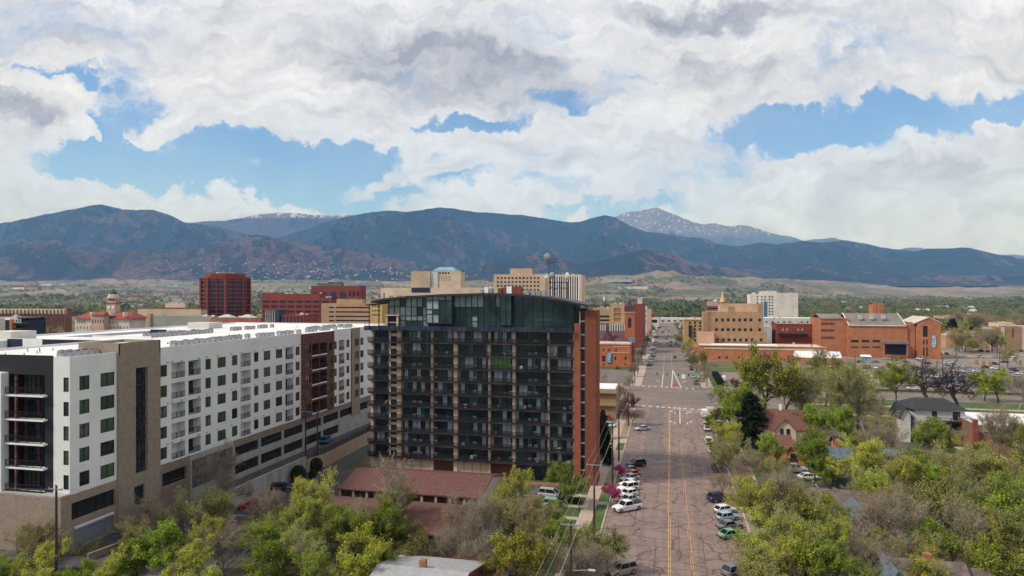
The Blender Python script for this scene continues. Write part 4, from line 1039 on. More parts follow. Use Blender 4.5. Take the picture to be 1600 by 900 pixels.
b = Bld('civic_building', 'low broad tan building with dark roof line beside the red octagonal tower', 270, 640)
b.block(215, 314, 483, 9, c_('sand_wall', (.50, .38, .26)), M_flat); b.bx(222, 314, 480.5, 483.2, 2, 8, 'dark_roof', M_umber); b.bx(258, 289, 474, 480.6, 3, 7, 'roof_penthouse', M_cream)
b = Bld('parking_garage', 'parking garage with dark horizontal decks and a tan corner pier', 285, 480)
b.block(236, 335, 494, 10, c_('grey_deck', (.28, .27, .25)), M_flat, wins=[([286], [500, 506.5, 513], 98, 3.4, M_dark)]); b.bx(230, 235, 490, 530, -1, 2, 'corner_pier', M_tan)
b = Bld('market_hall', 'low red brick hall with round glass bay and glazed roof lights', 385, 445)
b.block(313, 414, 503, 26, M_redbrick, M_flat); b.block(330, 408, 496, 14, c_('dusty_red_brick', (.26, .10, .07)), M_flat, dy=10)
b.block(441, 474, 492, 20, M_redbrick, M_flat, wins=[(ar(444, 471, 6), [500], 3, 11, M_blueg)])
q = MB(); q.lathe([(13.5 / F * 445, 0), (13.5 / F * 445, b.Z(484, 427))], 20, (b.X(427), b.Y + 6, 0)); b.mb(q, 'glass_bay', M_blueg)
for p in ar(415, 439, 8): b.bx(p - .35, p + .35, 485, 512, -.6 + abs(p - 427) * .3, .0 + abs(p - 427) * .3, 'mullion', M_lgrey)
hip(b, 338, 346, 352, 360, 496, 491.5, 11, 8, M_curt, 'roof_light'); hip(b, 372, 379, 384, 392, 496, 491.5, 11, 8, M_curt, 'roof_light')

# beyond the tower, left side of the street
b = Bld('parking_garage', 'tan parking garage with blank tower seen between brick wall and church', 950, 470)
b.block(926, 953.5, 481.5, 30, M_tan, M_flat, wins=[([944], [494.5, 500.5, 507], 16, 3, M_dark)])
b.block(953.6, 977, 475, 24, c_('tan_tower_panel', (.42, .275, .16)), M_flat, wins=[([964.5], [484.5, 492, 499.5], 11, 6, c_('tower_recess', (.30, .15, .08)))])
b.bx(926, 976, 508, 517.5, -8, -1, 'louvred_screen', mat('white_louvre', (.55, .53, .5), var=.1, scale=.2, fn=lines(1.6, .9, .18, 0)))
b.bx(926, 976, 517.5, 524, -8.1, -1, 'cream_wall', M_cream)
b = Bld('church', 'brick church with dark spired bell tower and maroon slate roof', 975, 405)
M_slate = c_('maroon_slate', (.10, .045, .055), var=.2, scale=.6); M_chb = c_('church_brick', (.34, .115, .055))
b.block(926, 986, 533, 22, M_chb, None, z0=0)
q = MB(); y0 = b.Y - .5; za, zb_ = b.Z(534, 950), b.Z(518, 950)
q.extr([(y0, za), (y0 + 11, zb_), (y0 + 23, za)], b.X(924), b.X(985.5)); b.mb(q, 'roof', M_slate)
q = MB(); q.extr([(b.X(938), b.Z(534, 949)), (b.X(958), b.Z(534, 949)), (b.X(948.5), b.Z(517.5, 949))], b.Y - 1, b.Y + 9, 'y'); b.mb(q, 'gable', M_slate)
b.block(941, 955, 532.5, 3, M_chb, None, dy=-1.2, par=.1)
b.bx(946.5, 950, 509, 520, .5, 3, 'pinnacle', M_slate); q = MB(); q.lathe([(1.0, b.Z(511, 948)), (.05, b.Z(504.5, 948))], 6, (b.X(948), b.Y + 1.7, 0)); b.mb(q, 'pinnacle_tip', M_slate)
b.block(976, 991.5, 489, 5.8, c_('tower_brick', (.33, .115, .05)), None, dy=2, wins=[([984], [504.5], 5, 15, M_dark)], par=.05)
b.bx(975.3, 992.2, 487, 489.5, 1.7, 8.1, 'belfry_band', M_ochre)
q = MB(); xm, ym = b.X(983.5, 5), b.Y + 5; r0 = 8.2 / F * 410
q.prism([(b.X(975.5, 2), b.Y + 2), (b.X(992, 2), b.Y + 2), (b.X(992, 2), b.Y + 7.8), (b.X(975.5, 2), b.Y + 7.8)], b.Z(487, 984), b.Z(478, 984)); b.mb(q, 'belfry', M_slate)
q = MB(); q.lathe([(r0 * .62, b.Z(484, 984)), (r0 * .4, b.Z(476, 984)), (.05, b.Z(464, 984))], 8, (xm, ym, 0)); b.mb(q, 'spire', M_slate)
for p in (977, 990.5): q = MB(); q.lathe([(.7, b.Z(481, p)), (.04, b.Z(474.5, p))], 6, (b.X(p, 2.5), b.Y + 2.8, 0)); b.mb(q, 'corner_spire', M_slate)
b = Bld('brick_hall', 'orange brick street front with pale cornice and blue banner by the small car park', 960, 388)
XN = b.X(985)
b.block(924, 985, 538, 16, c_('bright_orange_brick', (.46, .13, .055), scale=.3, fn=brick(3, .9, .1)), M_flat, wins=[([936, 943, 952, 962.5], [547.5], 3.2, 4.6, M_gmid), ([943.3], [560.5], 5, 9), ([934, 961.5, 977.5], [560], 3, 5.5), ([943, 977], [569.5], 3, 2.5)])
b.bx(924, 985.3, 536.5, 538.2, -.4, 16, 'cornice', M_cream); b.bx(955, 984, 551, 552, -.3, -.01, 'stone_band', M_cream); b.bx(956, 983, 540.6, 542.2, -.12, -.01, 'carved_band', M_pink)
b.bx(948.4, 954.6, 551.5, 566.5, -.6, -.35, 'banner', mat('blue_banner', (.14, .30, .50), var=.6, scale=.6))
b.bx(982, 992, 528, 534.5, 6, 9, 'solar_panel', c_('panel_blue', (.12, .2, .32), rough=.3))
b = Bld('brick_building', 'tall deep red brick building with cream stack behind the church tower', 1000, 520)
b.block(990, 1004.3, 474.5, 60, M_redbrick, M_flat); b.block(996, 1003, 466.5, 8, M_cream, None, dy=4, z0=30)
b = Bld('corner_building', 'narrow grey and pink shop building along the left kerb far down the street', 1010, 640)
b.block(1004, 1011, 479, 30, M_lgrey, M_flat, wins=[([1006.5, 1009], [486, 494, 502], 1.2, 3)]); b.block(1011.2, 1017, 484, 40, M_pink, M_flat)
b = Bld('corner_building', 'cream low building closing the left kerb far down the street', 1022, 860)
b.block(1012, 1030, 497, 30, M_lgrey, M_flat, wins=[([1021], [502], 12, 5)])
b = Bld('street_end_building', 'pale low building with flat roof closing the far end of the street', 1048, 1010)
b.block(1031, 1068, 497, 30, M_lgrey, M_whitep, wins=[(ar(1036, 1064, 4), [501.5], 5, 2.4)]); b.bx(1034, 1060, 503, 508, -6, -.5, 'porch', M_cream)

# right of the street
b = Bld('apartment_building', 'five storey yellow brick apartment building with black fire escape', 1088, 500)
b.block(1069, 1101, 499, 40, c_('yellow_brick', (.44, .29, .14), scale=.3), M_flat, wins=[([1078, 1086, 1094], [504.5, 509.5, 514.5, 520, 525, 532], 3, 3.6)])
b.bx(1068, 1102, 498.2, 500.2, -.5, 30, 'cornice', M_cream); b.bx(1076, 1080.5, 508, 526, -1.4, -.1, 'fire_escape', M_rail)
for p in (1072, 1085, 1096): b.bx(p - 2, p + 2, 495.5, 499, 8, 12, 'roof_plant', M_ac)
b = Bld('office_building', 'tan brick office block with rows of small square maroon windows', 1155, 450)
cs = [1119.6, 1128.9, 1137.8, 1146.7, 1155.6, 1164.5, 1173.5, 1187]
b.block(1112, 1192.5, 487, 30, M_ochre, M_flat, wins=[(cs, [500], 4.4, 4.8, M_purp), (cs, [515.3], 4.4, 4.8, M_purp), ([1121.5, 1130.5, 1139.5, 1148.5, 1157.5, 1166.5, 1175.5, 1189], [531], 4.4, 4.4, M_purp)])
b.bx(1111, 1199, 518.3, 545, -4, -.05, 'lower_wall', M_ochre)
for p in [1121, 1130, 1139, 1148, 1157.2, 1166.2, 1175.3, 1189]: b.bx(p - 2.2, p + 2.2, 528.7, 533.4, -4.1, -4.02, 'window', M_purp)
b.bx(1105, 1112, 487, 545, 3, 25, 'stair_tower', c_('dark_ochre_brick', (.30, .18, .095))); b.bx(1099, 1105, 488, 545, 4, 25, 'end_wall', M_ochre)
b.block(1125, 1184, 474.8, 20, M_pink, M_flat, dy=5, z0=27); b.bx(1138, 1148, 479, 487, 4.8, 4.98, 'dark_panel', M_ochre); b.bx(1184.1, 1193, 474.2, 487, 5, 20, 'plant_room', M_ochre)
b.bx(1090, 1116, 519, 545, -9, -4.1, 'side_wall', M_pink)
b = Bld('office_building', 'brown banded office building under a golden spire', 1125, 600)
b.block(1104, 1128, 478, 26, M_umber, M_flat, wins=[([1116], [482, 487], 20, 2)]); b.block(1106, 1140, 470.5, 20, c_('dusty_tan', (.36, .25, .17)), M_flat, dy=10)
q = MB(); q.lathe([(2.2, b.Z(472, 1130)), (1.2, b.Z(465, 1130)), (.05, b.Z(453, 1130))], 8, (b.X(1130), b.Y + 8, 0)); b.mb(q, 'spire', c_('golden_spire', (.62, .42, .17)))
b = Bld('hotel', 'white high rise hotel with blue window column and blank end wall', 1210, 650)
M_hw = c_('warm_white_wall', (.62, .58, .50))
b.block(1172, 1214, 459, 24, M_hw, M_flat, wins=[([1183.5, 1190.5, 1195.5, 1202.5, 1207], [463.8, 468.3, 472.9, 477.6, 482.2, 486.7, 491.2], 2.7, 2.2, M_blueg)])
b.bx(1193.5, 1199, 471, 498, -.15, -.02, 'blue_bay', glassm('bright_blue_glass', (.05, .16, .26))); b.block(1190, 1214, 454.5, 20, M_hw, M_flat, dy=4, z0=40)
b.block(1214.5, 1247, 457.5, 26, c_('blank_white_wall', (.58, .54, .47)), M_flat, dy=-1)
b = Bld('warehouse', 'long white low building behind the red brick house', 1228, 560)
b.block(1192, 1290, 497, 26, M_lgrey, M_whitep, wins=[(ar(1198, 1280, 10), [503], 2.4, 2.4)])
b = Bld('brick_building', 'small red brick building with paired white framed windows', 1240, 480)
b.block(1213, 1272, 506, 24, M_redbrick, M_flat, wins=[([1223, 1229.5, 1247, 1253.5], [514.5], 3, 5, M_curt)]); b.bx(1213, 1272, 504.8, 506.4, -.4, 1, 'cornice', M_pink); b.bx(1218, 1262, 521, 524.5, -2.5, -.05, 'awning', M_black)
b.block(1192, 1206, 510, 20, M_lgrey, M_flat, dy=2)
b = Bld('brick_hall', 'long single storey orange brick building with cream coping beside a lawn', 1190, 414)
b.block(1092, 1292, 541.5, 30, M_orange, c_('cream_roof', (.55, .47, .38)), wins=[([1124, 1135.5, 1155.5], [558.7], 3.6, 3.6), ([1145.5], [560.5], 3.4, 7)])
b.bx(1100, 1292, 544.5, 546.8, -.25, -.01, 'stone_band', M_cream); b.bx(1092, 1292, 540.6, 541.6, -.4, .5, 'coping', M_cream)
b.bx(1112, 1215, 538.8, 541.0, 6, 14, 'white_roof', M_whitep)
b.block(1241, 1318, 559, 16, M_orange, None, dy=-14, par=.1)
q = MB(); n = 10; x0, x1 = b.X(1246, -14), b.X(1316, -14); zz_ = b.Z(559, 1280, -14)
prof = [(b.Y - 14 + 15 * i / n, zz_ + 3.2 * math.sin(math.pi * i / n)) for i in range(n + 1)]
q.extr(prof, x0, x1); b.mb(q, 'vaulted_roof', M_roofw)
b.bx(1085, 1092, 541, 566, 0, 14, 'end_wall', M_orange)
# large orange brick cultural centre
b = Bld('brick_museum', 'large orange brick building with grey gabled roofs and dark recessed entrance', 1375, 440)
M_ob = c_('clay_orange_brick', (.40, .155, .075), scale=.25, fn=brick(1.6, .9, .08)); M_gr = c_('grey_brown_roof', (.19, .165, .15)); M_trim = c_('pale_trim', (.60, .50, .38))
b.block(1282, 1326, 497, 34, M_ob, None, wins=[([1284.5, 1287.5, 1290.5, 1293.5, 1296.5, 1299.5, 1302.5], [506, 516.5, 528], 2.2, 4)], dy=4, par=.1)
b.block(1326, 1418, 508.5, 32, M_ob, None, wins=[([1336, 1352.5, 1369.5], [533.2], 12, 4), ([1336, 1352.5, 1369.5], [542.5], 12, 2.2), ([1399.5], [546.3], 34, 15.5, M_dark)], par=.1)
def gable_x(b, p0, p1, ye, yr, dy, depth, m, over=.5, name='roof'):
    q = MB(); z0, z1 = b.Z(ye, (p0 + p1) / 2, dy), b.Z(yr, (p0 + p1) / 2, dy + depth / 2)
    q.extr([(b.Y + dy - over, z0 - .3), (b.Y + dy - over, z0), (b.Y + dy + depth / 2, z1), (b.Y + dy + depth + over, z0), (b.Y + dy + depth + over, z0 - .3), (b.Y + dy + depth / 2, z1 - .3)], b.X(p0, dy), b.X(p1, dy)); return b.mb(q, name, m)
gable_x(b, 1326, 1415, 508.3, 489.5, 0, 32, M_gr); gable_x(b, 1282, 1318, 498, 490, 4, 30, M_gr)
for p in (1325.3, 1414.3): gable_x(b, p, p + 1.6, 507.6, 488.6, -.2, 32.4, M_trim, .7, 'gable_trim')
b.bx(1326, 1415, 507.8, 509.6, -.7, -.05, 'eaves_trim', M_trim)
for p in (1345.5, 1363.5, 1381.5): b.bx(p - 2, p + 2, 492.5, 499, 4.5, 8.5, 'roof_light', M_curt)
b.bx(1380, 1420, 533.3, 537.2, -4.5, -.1, 'entrance_canopy', c_('dull_metal', (.20, .18, .18)))
for p in (1381.5, 1418): b.bx(p - 1, p + 1, 537.2, 557, -4, -3, 'canopy_pier', M_ob)
b.block(1418, 1430, 503, 26, M_ob, M_flat, dy=1); b.bx(1430.1, 1433.2, 507, 557, .8, 20, 'dark_slot', M_dark)
b.block(1433.3, 1470, 506, 28, M_ob, None, wins=[([1446], [518], 7.6, 17, M_dark), ([1443.7, 1448.7], [534.5], 2.6, 8, M_dark), ([1443.7, 1448.7], [549.5], 2.6, 13, M_dark)], dy=-2, par=.1)
q = MB(); zE, zA = b.Z(506, 1450, -2), b.Z(496.5, 1450, -2); xa, xm_, xb_ = b.X(1429.5, -2), b.X(1451, -2), b.X(1470.5, -2)
q.extr([(xa, zE), (xb_, zE), (xm_, zA)], b.Y - 2, b.Y + 26, 'y'); b.mb(q, 'gable_wall', M_ob)
q = MB(); q.extr([(xa - .6, zE), (xm_, zA + .1), (xb_ + .6, zE), (xb_ + .6, zE + .5), (xm_, zA + .6), (xa - .6, zE + .5)], b.Y - 2.4, b.Y + 26.2, 'y'); b.mb(q, 'roof', c_('light_metal_roof', (.50, .45, .40)))
b.bx(1457, 1462.5, 524.5, 542.5, -2.35, -2.02, 'banner', mat('blue_white_banner', (.28, .42, .52), var=.9, scale=.8))
b.block(1363.5, 1380, 474.3, 10, M_ob, M_flat, dy=30)
b.bx(1367, 1369.3, 475, 492, 29.7, 29.95, 'brick_rib', M_orange); b.bx(1373, 1375.3, 475, 492, 29.7, 29.95, 'brick_rib', M_orange)
# far right
b = Bld('flat_roofed_building', 'broad low building with pale tan flat roof at the right', 1520, 520)
b.block(1478, 1566, 525, 60, M_tan, c_('tan_flat_roof', (.42, .34, .26)), par=.2); b.bx(1490, 1545, 519.5, 524.5, 14, 40, 'upper_roof', c_('tan_upper_roof', (.36, .29, .22)))
b = Bld('church_hall', 'tan and brown blocky building at the right edge of the view', 1580, 500)
b.block(1555, 1570, 511, 22, M_cream, M_flat); b.block(1570.2, 1596, 510, 24, c_('brown_tan_brick', (.30, .18, .115)), M_flat, dy=.4, wins=[([1583], [520], 2, 14)]); b.block(1596.2, 1640, 510.5, 26, M_cream, M_flat, dy=.8)
b.block(1560, 1583, 503.5, 16, M_cream, M_flat, dy=6, z0=15)
b = Bld('brick_building', 'coral red brick building half hidden by trees at the far right', 1510, 900)
b.block(1476, 1516, 494, 40, M_pink, M_flat, wins=[(ar(1482, 1510, 5), [499], 2.5, 3)]); b.block(1510, 1548, 491, 40, c_('coral_brick', (.36, .10, .07)), M_flat, dy=-2, wins=[([1518, 1526, 1538], [499], 4, 3.4)])

# ---------------------------------------------------------------- distant small buildings and hillside houses
hs_mats = [c_('far_white', (.50, .48, .45)), c_('far_tan', (.42, .31, .22)), c_('far_grey', (.35, .35, .36)), c_('far_rust', (.32, .14, .09)), c_('far_blue', (.30, .36, .42))]
fr_m = [c_('far_roof_grey', (.25, .23, .23)), c_('far_roof_pale', (.55, .54, .54)), c_('far_roof_brown', (.19, .12, .09))]
def house_me(w, l, h, g, m1, m2, flat):
    q = MB(); q.box(-w / 2, w / 2, -l / 2, l / 2, -3, h); q.mi = 1
    if flat: q.box(-w / 2 - .3, w / 2 + .3, -l / 2 - .3, l / 2 + .3, h, h + .7)
    else: q.extr([(-l / 2 - .4, h), (0, h + g), (l / 2 + .4, h)], -w / 2 - .3, w / 2 + .3)
    return q.mesh('distant_house', [m1, m2])
hp = [house_me(18 + 3 * i, 12, 6 + i % 3 * 2, 4, hs_mats[i % 2 * 1 if i < 4 else i % 3], fr_m[i % 3], False) for i in range(6)]
bp_ = [house_me(60 + 25 * i, 30 + 10 * i, 8 + i, 0, hs_mats[[0, 2, 1, 3, 4, 0][i]], fr_m[1 if i % 2 == 0 else 0], True) for i in range(6)]
bp2 = [house_me(22 + 6 * i, 18, 7 + i, 0, hs_mats[i % 5], fr_m[i % 3], True) for i in range(6)]
rr = random.Random(11)
def hill_pt(pxq, yq):
    px_, t, d, X, Y, Z = TERR['foothills']
    j = int(np.clip((pxq + 500) / 2600 * (len(px_) - 1), 0, len(px_) - 1))
    ys = HY - (Z[:72, j] - H) / d[:72, j] * F
    mn = 1e9; best = None
    for i in range(72):
        if ys[i] <= yq: return X[i, j], Y[i, j], Z[i, j], d[i, j]
    return None
n = 0
while n < 210:
    if rr.random() < .75: pq, yq = rr.gauss(480, 110), rr.uniform(409, 440)
    else: pq, yq = rr.uniform(60, 760), rr.uniform(420, 440)
    q = hill_pt(pq, yq)
    if not q: n += 0; 
    if q and 200 < pq < 760:
        o = inst(rr.choice(hp), 'distant_house', None, (q[0], q[1], q[2] + 2), rr.uniform(0, 3)); o.scale = (.85, .85, .8)
        tag(o, 'small pale house on the wooded foothill slope beyond the red towers', 'house', 'houses on the foothill slope')
    n += 1
for i in range(150):
    pq = rr.uniform(-40, 1640) if i % 3 else rr.uniform(-20, 330); d = rr.choice([rr.uniform(1250, 2200), rr.uniform(1800, 5200), rr.uniform(3500, 7000)])
    if pq > 1230 and d > 1500: continue
    x, y = world(pq, d); z = plain_z(pq, d)
    big = rr.random() < .45 and d > 1500
    o = inst(rr.choice(bp_ if big else bp2), 'distant_building', None, (x, y, z + .5), rr.uniform(-.5, .5))
    tag(o, 'low flat roofed building scattered over the plain between city and mountains', 'building', 'low buildings on the far plain')
for i in range(26):
    pq = rr.uniform(1290, 1600); d = rr.uniform(900, 2600); x, y = world(pq, d)
    o = inst(rr.choice(hp), 'distant_house', None, (x, y, plain_z(pq, d) + 1.5), rr.uniform(0, 3)); o.scale = (.9, .9, .9)
    tag(o, 'house roof showing among the far trees right of the brick museum', 'house', 'houses among the far trees')
# black chalet roof and white obelisk
x, y = world(1321, 1500); z = plain_z(1321, 1500)
b = empty('chalet', (x, y, z), 'dark steep roofed chalet among the distant trees', 'house'); q = MB(); w = 21
q.extr([(x - w, z + 2), (x + w, z + 2), (x + w * .9, z + 5), (x - 2, z + 16), (x - w, z + 6)], y, y + 20, 'y'); q.build('roof', M_black, b)
q = MB().box(x - w * .9, x + w * .8, y - .5, y + 19, z, z + 3); q.build('wall', M_cream, b)
x, y = world(943.5, 2600); z = plain_z(943, 2600); q = MB(); q.prism([(x - 3, y - 3), (x + 3, y - 3), (x + 3, y + 3), (x - 3, y + 3)], z - 3, z + 26); tag(q.build('concrete_tower', M_whitep), 'slim white tower standing on the plain right of the black tower', 'tower')
# ================================================================ STREETS
def asphalt_fn(b, co, out, p):
    s = b.n('ShaderNodeSeparateXYZ'); b.set(s.inputs[0], co)
    # older grey lane and long tar stains
    lane = b.m('MULTIPLY', b.rng(s.outputs[0], -6.2, -5.8), b.rng(s.outputs[0], -.9, -1.2)); lane = b.m('MULTIPLY', lane, b.rng(s.outputs[1], 168, 172))
    out = b.mix(b.m('MULTIPLY', lane, .7), out, (.145, .128, .122))
    pn = b.noise(b.vm('MULTIPLY', co, (1, .25, 1)).outputs[0], .35, 5, .6)
    out = b.mix(b.rng(pn, .48, .72, 0, .45), out, (.13, .105, .10))
    out = b.mix(b.rng(b.noise(co, 6, 3, .7), .35, .65, 0, .35), out, (.26, .20, .175))
    tw = b.m('ABSOLUTE', b.m('SUBTRACT', b.m('FRACT', b.m('DIVIDE', b.m('ADD', s.outputs[0], 101.3), 1.85)), .5))
    out = b.mix(b.m('MULTIPLY', b.rng(tw, .1, .4, .30, 0), b.rng(b.noise(b.vm('MULTIPLY', co, (.3, .03, 1)).outputs[0], 1, 3, .5), .4, .6)), out, (.13, .105, .097))
    # sealed cracks: warped cells plus near straight transverse and long joints
    w = b.n('ShaderNodeTexNoise'); b.set(w.inputs['Vector'], co); w.inputs['Scale'].default_value = .45; w.inputs['Detail'].default_value = 4
    wv = b.n('ShaderNodeVectorMath', operation='SCALE'); b.set(wv.inputs[0], b.vm('SUBTRACT', w.outputs['Color'], (.5, .5, .5)).outputs[0]); wv.inputs['Scale'].default_value = 2.6
    cw = b.vm('ADD', co, wv.outputs[0]).outputs[0]
    def cells(vec, sc, wid):
        v = b.n('ShaderNodeTexVoronoi', feature='DISTANCE_TO_EDGE', voronoi_dimensions='2D'); b.set(v.inputs['Vector'], vec); v.inputs['Scale'].default_value = sc
        return b.rng(v.outputs['Distance'], 0, wid * sc, 1, 0)
    big = cells(b.vm('MULTIPLY', cw, (.62, 1.0, 1)).outputs[0], .26, .21)
    dens = b.rng(b.noise(co, .10, 3, .6), .50, .58)
    near = b.rng(s.outputs[1], 128, 108)
    small = b.m('MULTIPLY', cells(cw, .8, .12), b.m('MAXIMUM', b.m('MULTIPLY', dens, .9), b.m('MULTIPLY', near, b.rng(b.noise(co, .2, 3, .6), .46, .56))))
    cs_ = b.n('ShaderNodeSeparateXYZ'); b.set(cs_.inputs[0], cw)
    tr = b.m('ABSOLUTE', b.m('SUBTRACT', b.m('FRACT', b.m('MULTIPLY', b.m('ADD', s.outputs[1], b.m('MULTIPLY', b.m('SUBTRACT', cs_.outputs[1], s.outputs[1]), .35)), .19)), .5))
    tr = b.m('MULTIPLY', b.rng(tr, 0, .026, 1, 0), b.rng(b.noise(b.vm('MULTIPLY', co, (.25, 1.5, 1)).outputs[0], .5, 2, .5), .44, .5))
    lg = b.m('ABSOLUTE', b.m('SUBTRACT', b.m('FRACT', b.m('MULTIPLY', b.m('ADD', s.outputs[0], b.m('MULTIPLY', b.m('SUBTRACT', cs_.outputs[0], s.outputs[0]), .25)), .27)), .5))
    lg = b.m('MULTIPLY', b.rng(lg, 0, .034, 1, 0), b.rng(b.noise(b.vm('MULTIPLY', co, (1, .12, 1)).outputs[0], .4, 2, .5), .5, .55))
    k = b.m('MAXIMUM', b.m('MAXIMUM', big, small), b.m('MAXIMUM', tr, lg))
    k = b.m('MULTIPLY', k, b.rng(s.outputs[1], 262, 252, .35, 1))
    return b.mix(b.m('MULTIPLY', k, .78), out, (.048, .042, .046))
M_road = mat('pinkish_worn_asphalt', (.245, .168, .142), var=.12, scale=.25, fn=asphalt_fn)
def avenue_fn(b, co, out, p):
    n = b.noise(b.vm('MULTIPLY', co, (.05, 1, 1)).outputs[0], .35, 5, .6)
    return b.mix(b.rng(n, .42, .66, 0, .75), out, (.085, .075, .073))
M_ave = mat('grey_brown_asphalt', (.20, .155, .135), var=.12, scale=.3, fn=avenue_fn)
M_lot = mat('parking_asphalt', (.15, .125, .115), var=.18, scale=.2)
M_side = mat('sidewalk_concrete', (.40, .31, .25), var=.12, scale=.5, fn=lines(1.6, .05, .75, 1))
M_kerb = mat('kerb_concrete', (.42, .37, .32), var=.12, scale=.8)
M_lawn = mat('lawn_grass', (.055, .10, .022), var=.35, scale=1.2, fn=lambda b, co, out, p: b.mix(b.rng(b.noise(co, .25, 5, .65), .5, .64), out, (.12, .12, .05)))
M_pad = mat('tan_dirt_strip', (.25, .19, .12), var=.25, scale=.9)
M_yel = mat('road_yellow', (.44, .26, .095), var=.45, scale=1.5)
KL, KR = -10.9, 13.4
def rect(name, x0, x1, y0, y1, z, m): return structure(name, MB().poly([(x0, y0, z), (x1, y0, z), (x1, y1, z), (x0, y1, z)]), m)
rect('street', KL, KR, 20, 258, .012, M_road)
rect('street', KL - .5, KR + 1.2, 306, 1040, .012, M_ave)
rect('avenue', -500, 600, 258, 306, .012, M_ave)
slab = lambda name, x0, x1, y0, y1, m, h=.13: structure(name, MB().box(x0, x1, y0, y1, .0, h, 'b'), m)
# left side, near block
slab('kerb', KL - .25, KL, 20, 256, M_kerb, .15); slab('sidewalk', -15.7, -13.1, 20, 256, M_side)
yv = 20
segs_ = [(20, 112, M_lawn), (112, 116, M_side), (116, 131, M_lawn), (131, 133, M_side), (133, 146, M_lawn), (146, 160, M_pad), (160, 178, M_side), (178, 187, M_lawn), (187, 193, M_side), (193, 232, M_pad), (232, 256, M_side)]
for a, b_, m in segs_: slab('verge', -13.1, KL - .25, a, b_, m, .12)
# right side, near block
slab('kerb', KR, KR + .25, 20, 256, M_kerb, .15); slab('verge', KR + .25, KR + 3.2, 20, 250, M_pad, .12); slab('sidewalk', KR + 3.2, KR + 5.4, 20, 250, M_side); slab('sidewalk', KR + .25, KR + 6, 250, 256, M_side)
# avenue edges
for x0, x1 in ((-400, -15.7), (KR + 6, 500)):
    slab('kerb', x0, x1, 256, 256.3, M_kerb, .15); slab('verge', x0, x1, 250, 256, M_lawn, .12); slab('sidewalk', x0, x1, 246.5, 250, M_side, .1)
for x0, x1 in ((-400, -18), (24, 500)): slab('kerb', x0, x1, 306, 306.3, M_kerb, .15); slab('verge', x0, x1, 306.3, 310, M_lawn, .12); slab('sidewalk', x0, x1, 310, 312.5, M_side, .1)
slab('verge', 45, 500, 256.3, 287, M_lawn, .12); slab('path', 45, 500, 268, 271.5, M_side, .15); slab('kerb', 45, 500, 287, 287.3, M_kerb, .16); slab('planting_strip', 78, 300, 312.6, 314.5, mat('brown_mulch', (.10, .055, .035), var=.3, scale=.6), .5)
structure('median', MB().prism([(16, 263), (28, 261), (27, 265), (20, 267)], 0, .14), M_side)
# beyond the avenue
slab('kerb', KL - .75, KL - .5, 308, 1000, M_kerb, .15); slab('sidewalk', KL - 5.5, KL - .75, 306, 1000, M_side); slab('kerb', KR + 1.2, KR + 1.45, 308, 1000, M_kerb, .15)
slab('sidewalk', KR + 1.45, KR + 6, 306, 1000, M_side)
structure('verge', MB().prism([(20.2, 312.8), (27, 312.8), (24, 352), (20.2, 352)], 0, .14), M_lawn)
rect('car_park', -75, -19, 318, 372, .016, M_lot); rect('car_park', 27, 62, 313, 372, .016, mat('pink_lot_asphalt', (.22, .165, .145), var=.15, scale=.3)); slab('lawn', 22, 64, 374, 396, M_lawn, .05)
rect('car_park', 62.2, 330, 313, 432, .016, M_lot); rect('city_ground', -420, -19, 390, 1040, .010, mat('city_paving', (.22, .18, .15), var=.3, scale=.05)); rect('city_ground', 330, 700, 306, 700, .010, MATS['city_paving']); rect('city_ground', 24, 420, 432.5, 820, .010, MATS['city_paving'])
rect('forecourt', 78, 104, 338, 425, .02, mat('pale_paving', (.36, .31, .26), var=.12, scale=.2))
# forecourts of the tower
rect('car_park', -34, -19.3, 86, 141, .016, M_asph); slab('lawn', -19.2, -15.9, 86, 150, M_lawn, .1); slab('terrace', -34, -16, 141.2, 143.4, mat('red_paving', (.24, .12, .09), var=.15, scale=.8), .25)
for y in (121, 128, 135, 143): slab('path', -19.2, -15.75, y, y + 1.5, M_side, .14)
pl = MB()
for i in range(8): pl.box(-29.5, -24.5, 92 + 6 * i, 92.13 + 6 * i, .016, .026)
structure('parking_lines', pl, M_paint_w)
rect('driveway', 30, 38.5, 120, 172, .016, M_asph); structure('parking_lines', MB().box(34.2, 34.35, 138, 168, .016, .026).box(30.5, 30.65, 150, 170, .016, .026), M_paint_w)

def stripe(name, pts, w, m, z=.03, dash=None):
    """line through photo pixels laid on the road as real paint"""
    b = MB()
    P = [G(*p) for p in pts]
    for (xa, ya), (xb, yb_) in zip(P[:-1], P[1:]):
        L = math.hypot(xb - xa, yb_ - ya); nx, ny = -(yb_ - ya) / L * w / 2, (xb - xa) / L * w / 2
        n = int(L / dash[1]) if dash else 1
        for i in range(max(1, n)):
            t0 = i * dash[1] / L if dash else 0; t1 = min(1, t0 + dash[0] / L) if dash else 1
            p = (xa + (xb - xa) * t0, ya + (yb_ - ya) * t0); q = (xa + (xb - xa) * t1, ya + (yb_ - ya) * t1)
            b.poly([(p[0] + nx, p[1] + ny, z), (p[0] - nx, p[1] - ny, z), (q[0] - nx, q[1] - ny, z), (q[0] + nx, q[1] + ny, z)][::-1])
    return tag(b.build(name, m), kind='structure')
stripe('lane_marking', [(1044.5, 1100), (1044.5, 762)], .16, M_yel); stripe('lane_marking', [(1048, 1100), (1047.4, 810)], .13, M_yel)
stripe('lane_marking', [(1045, 760), (1046.6, 640)], .34, M_yel)
stripe('lane_marking', [(1102, 1050), (1084.5, 898), (1074, 795), (1063.5, 692)], .15, M_yel); stripe('lane_marking', [(1080.5, 890), (1060.5, 691)], .12, M_yel, dash=(5, 13))
stripe('lane_marking', [(1047.5, 639.3), (1094, 643.5)], .35, M_paint_w); stripe('lane_marking', [(1062.2, 640.5), (1062.6, 662)], .25, M_paint_w)
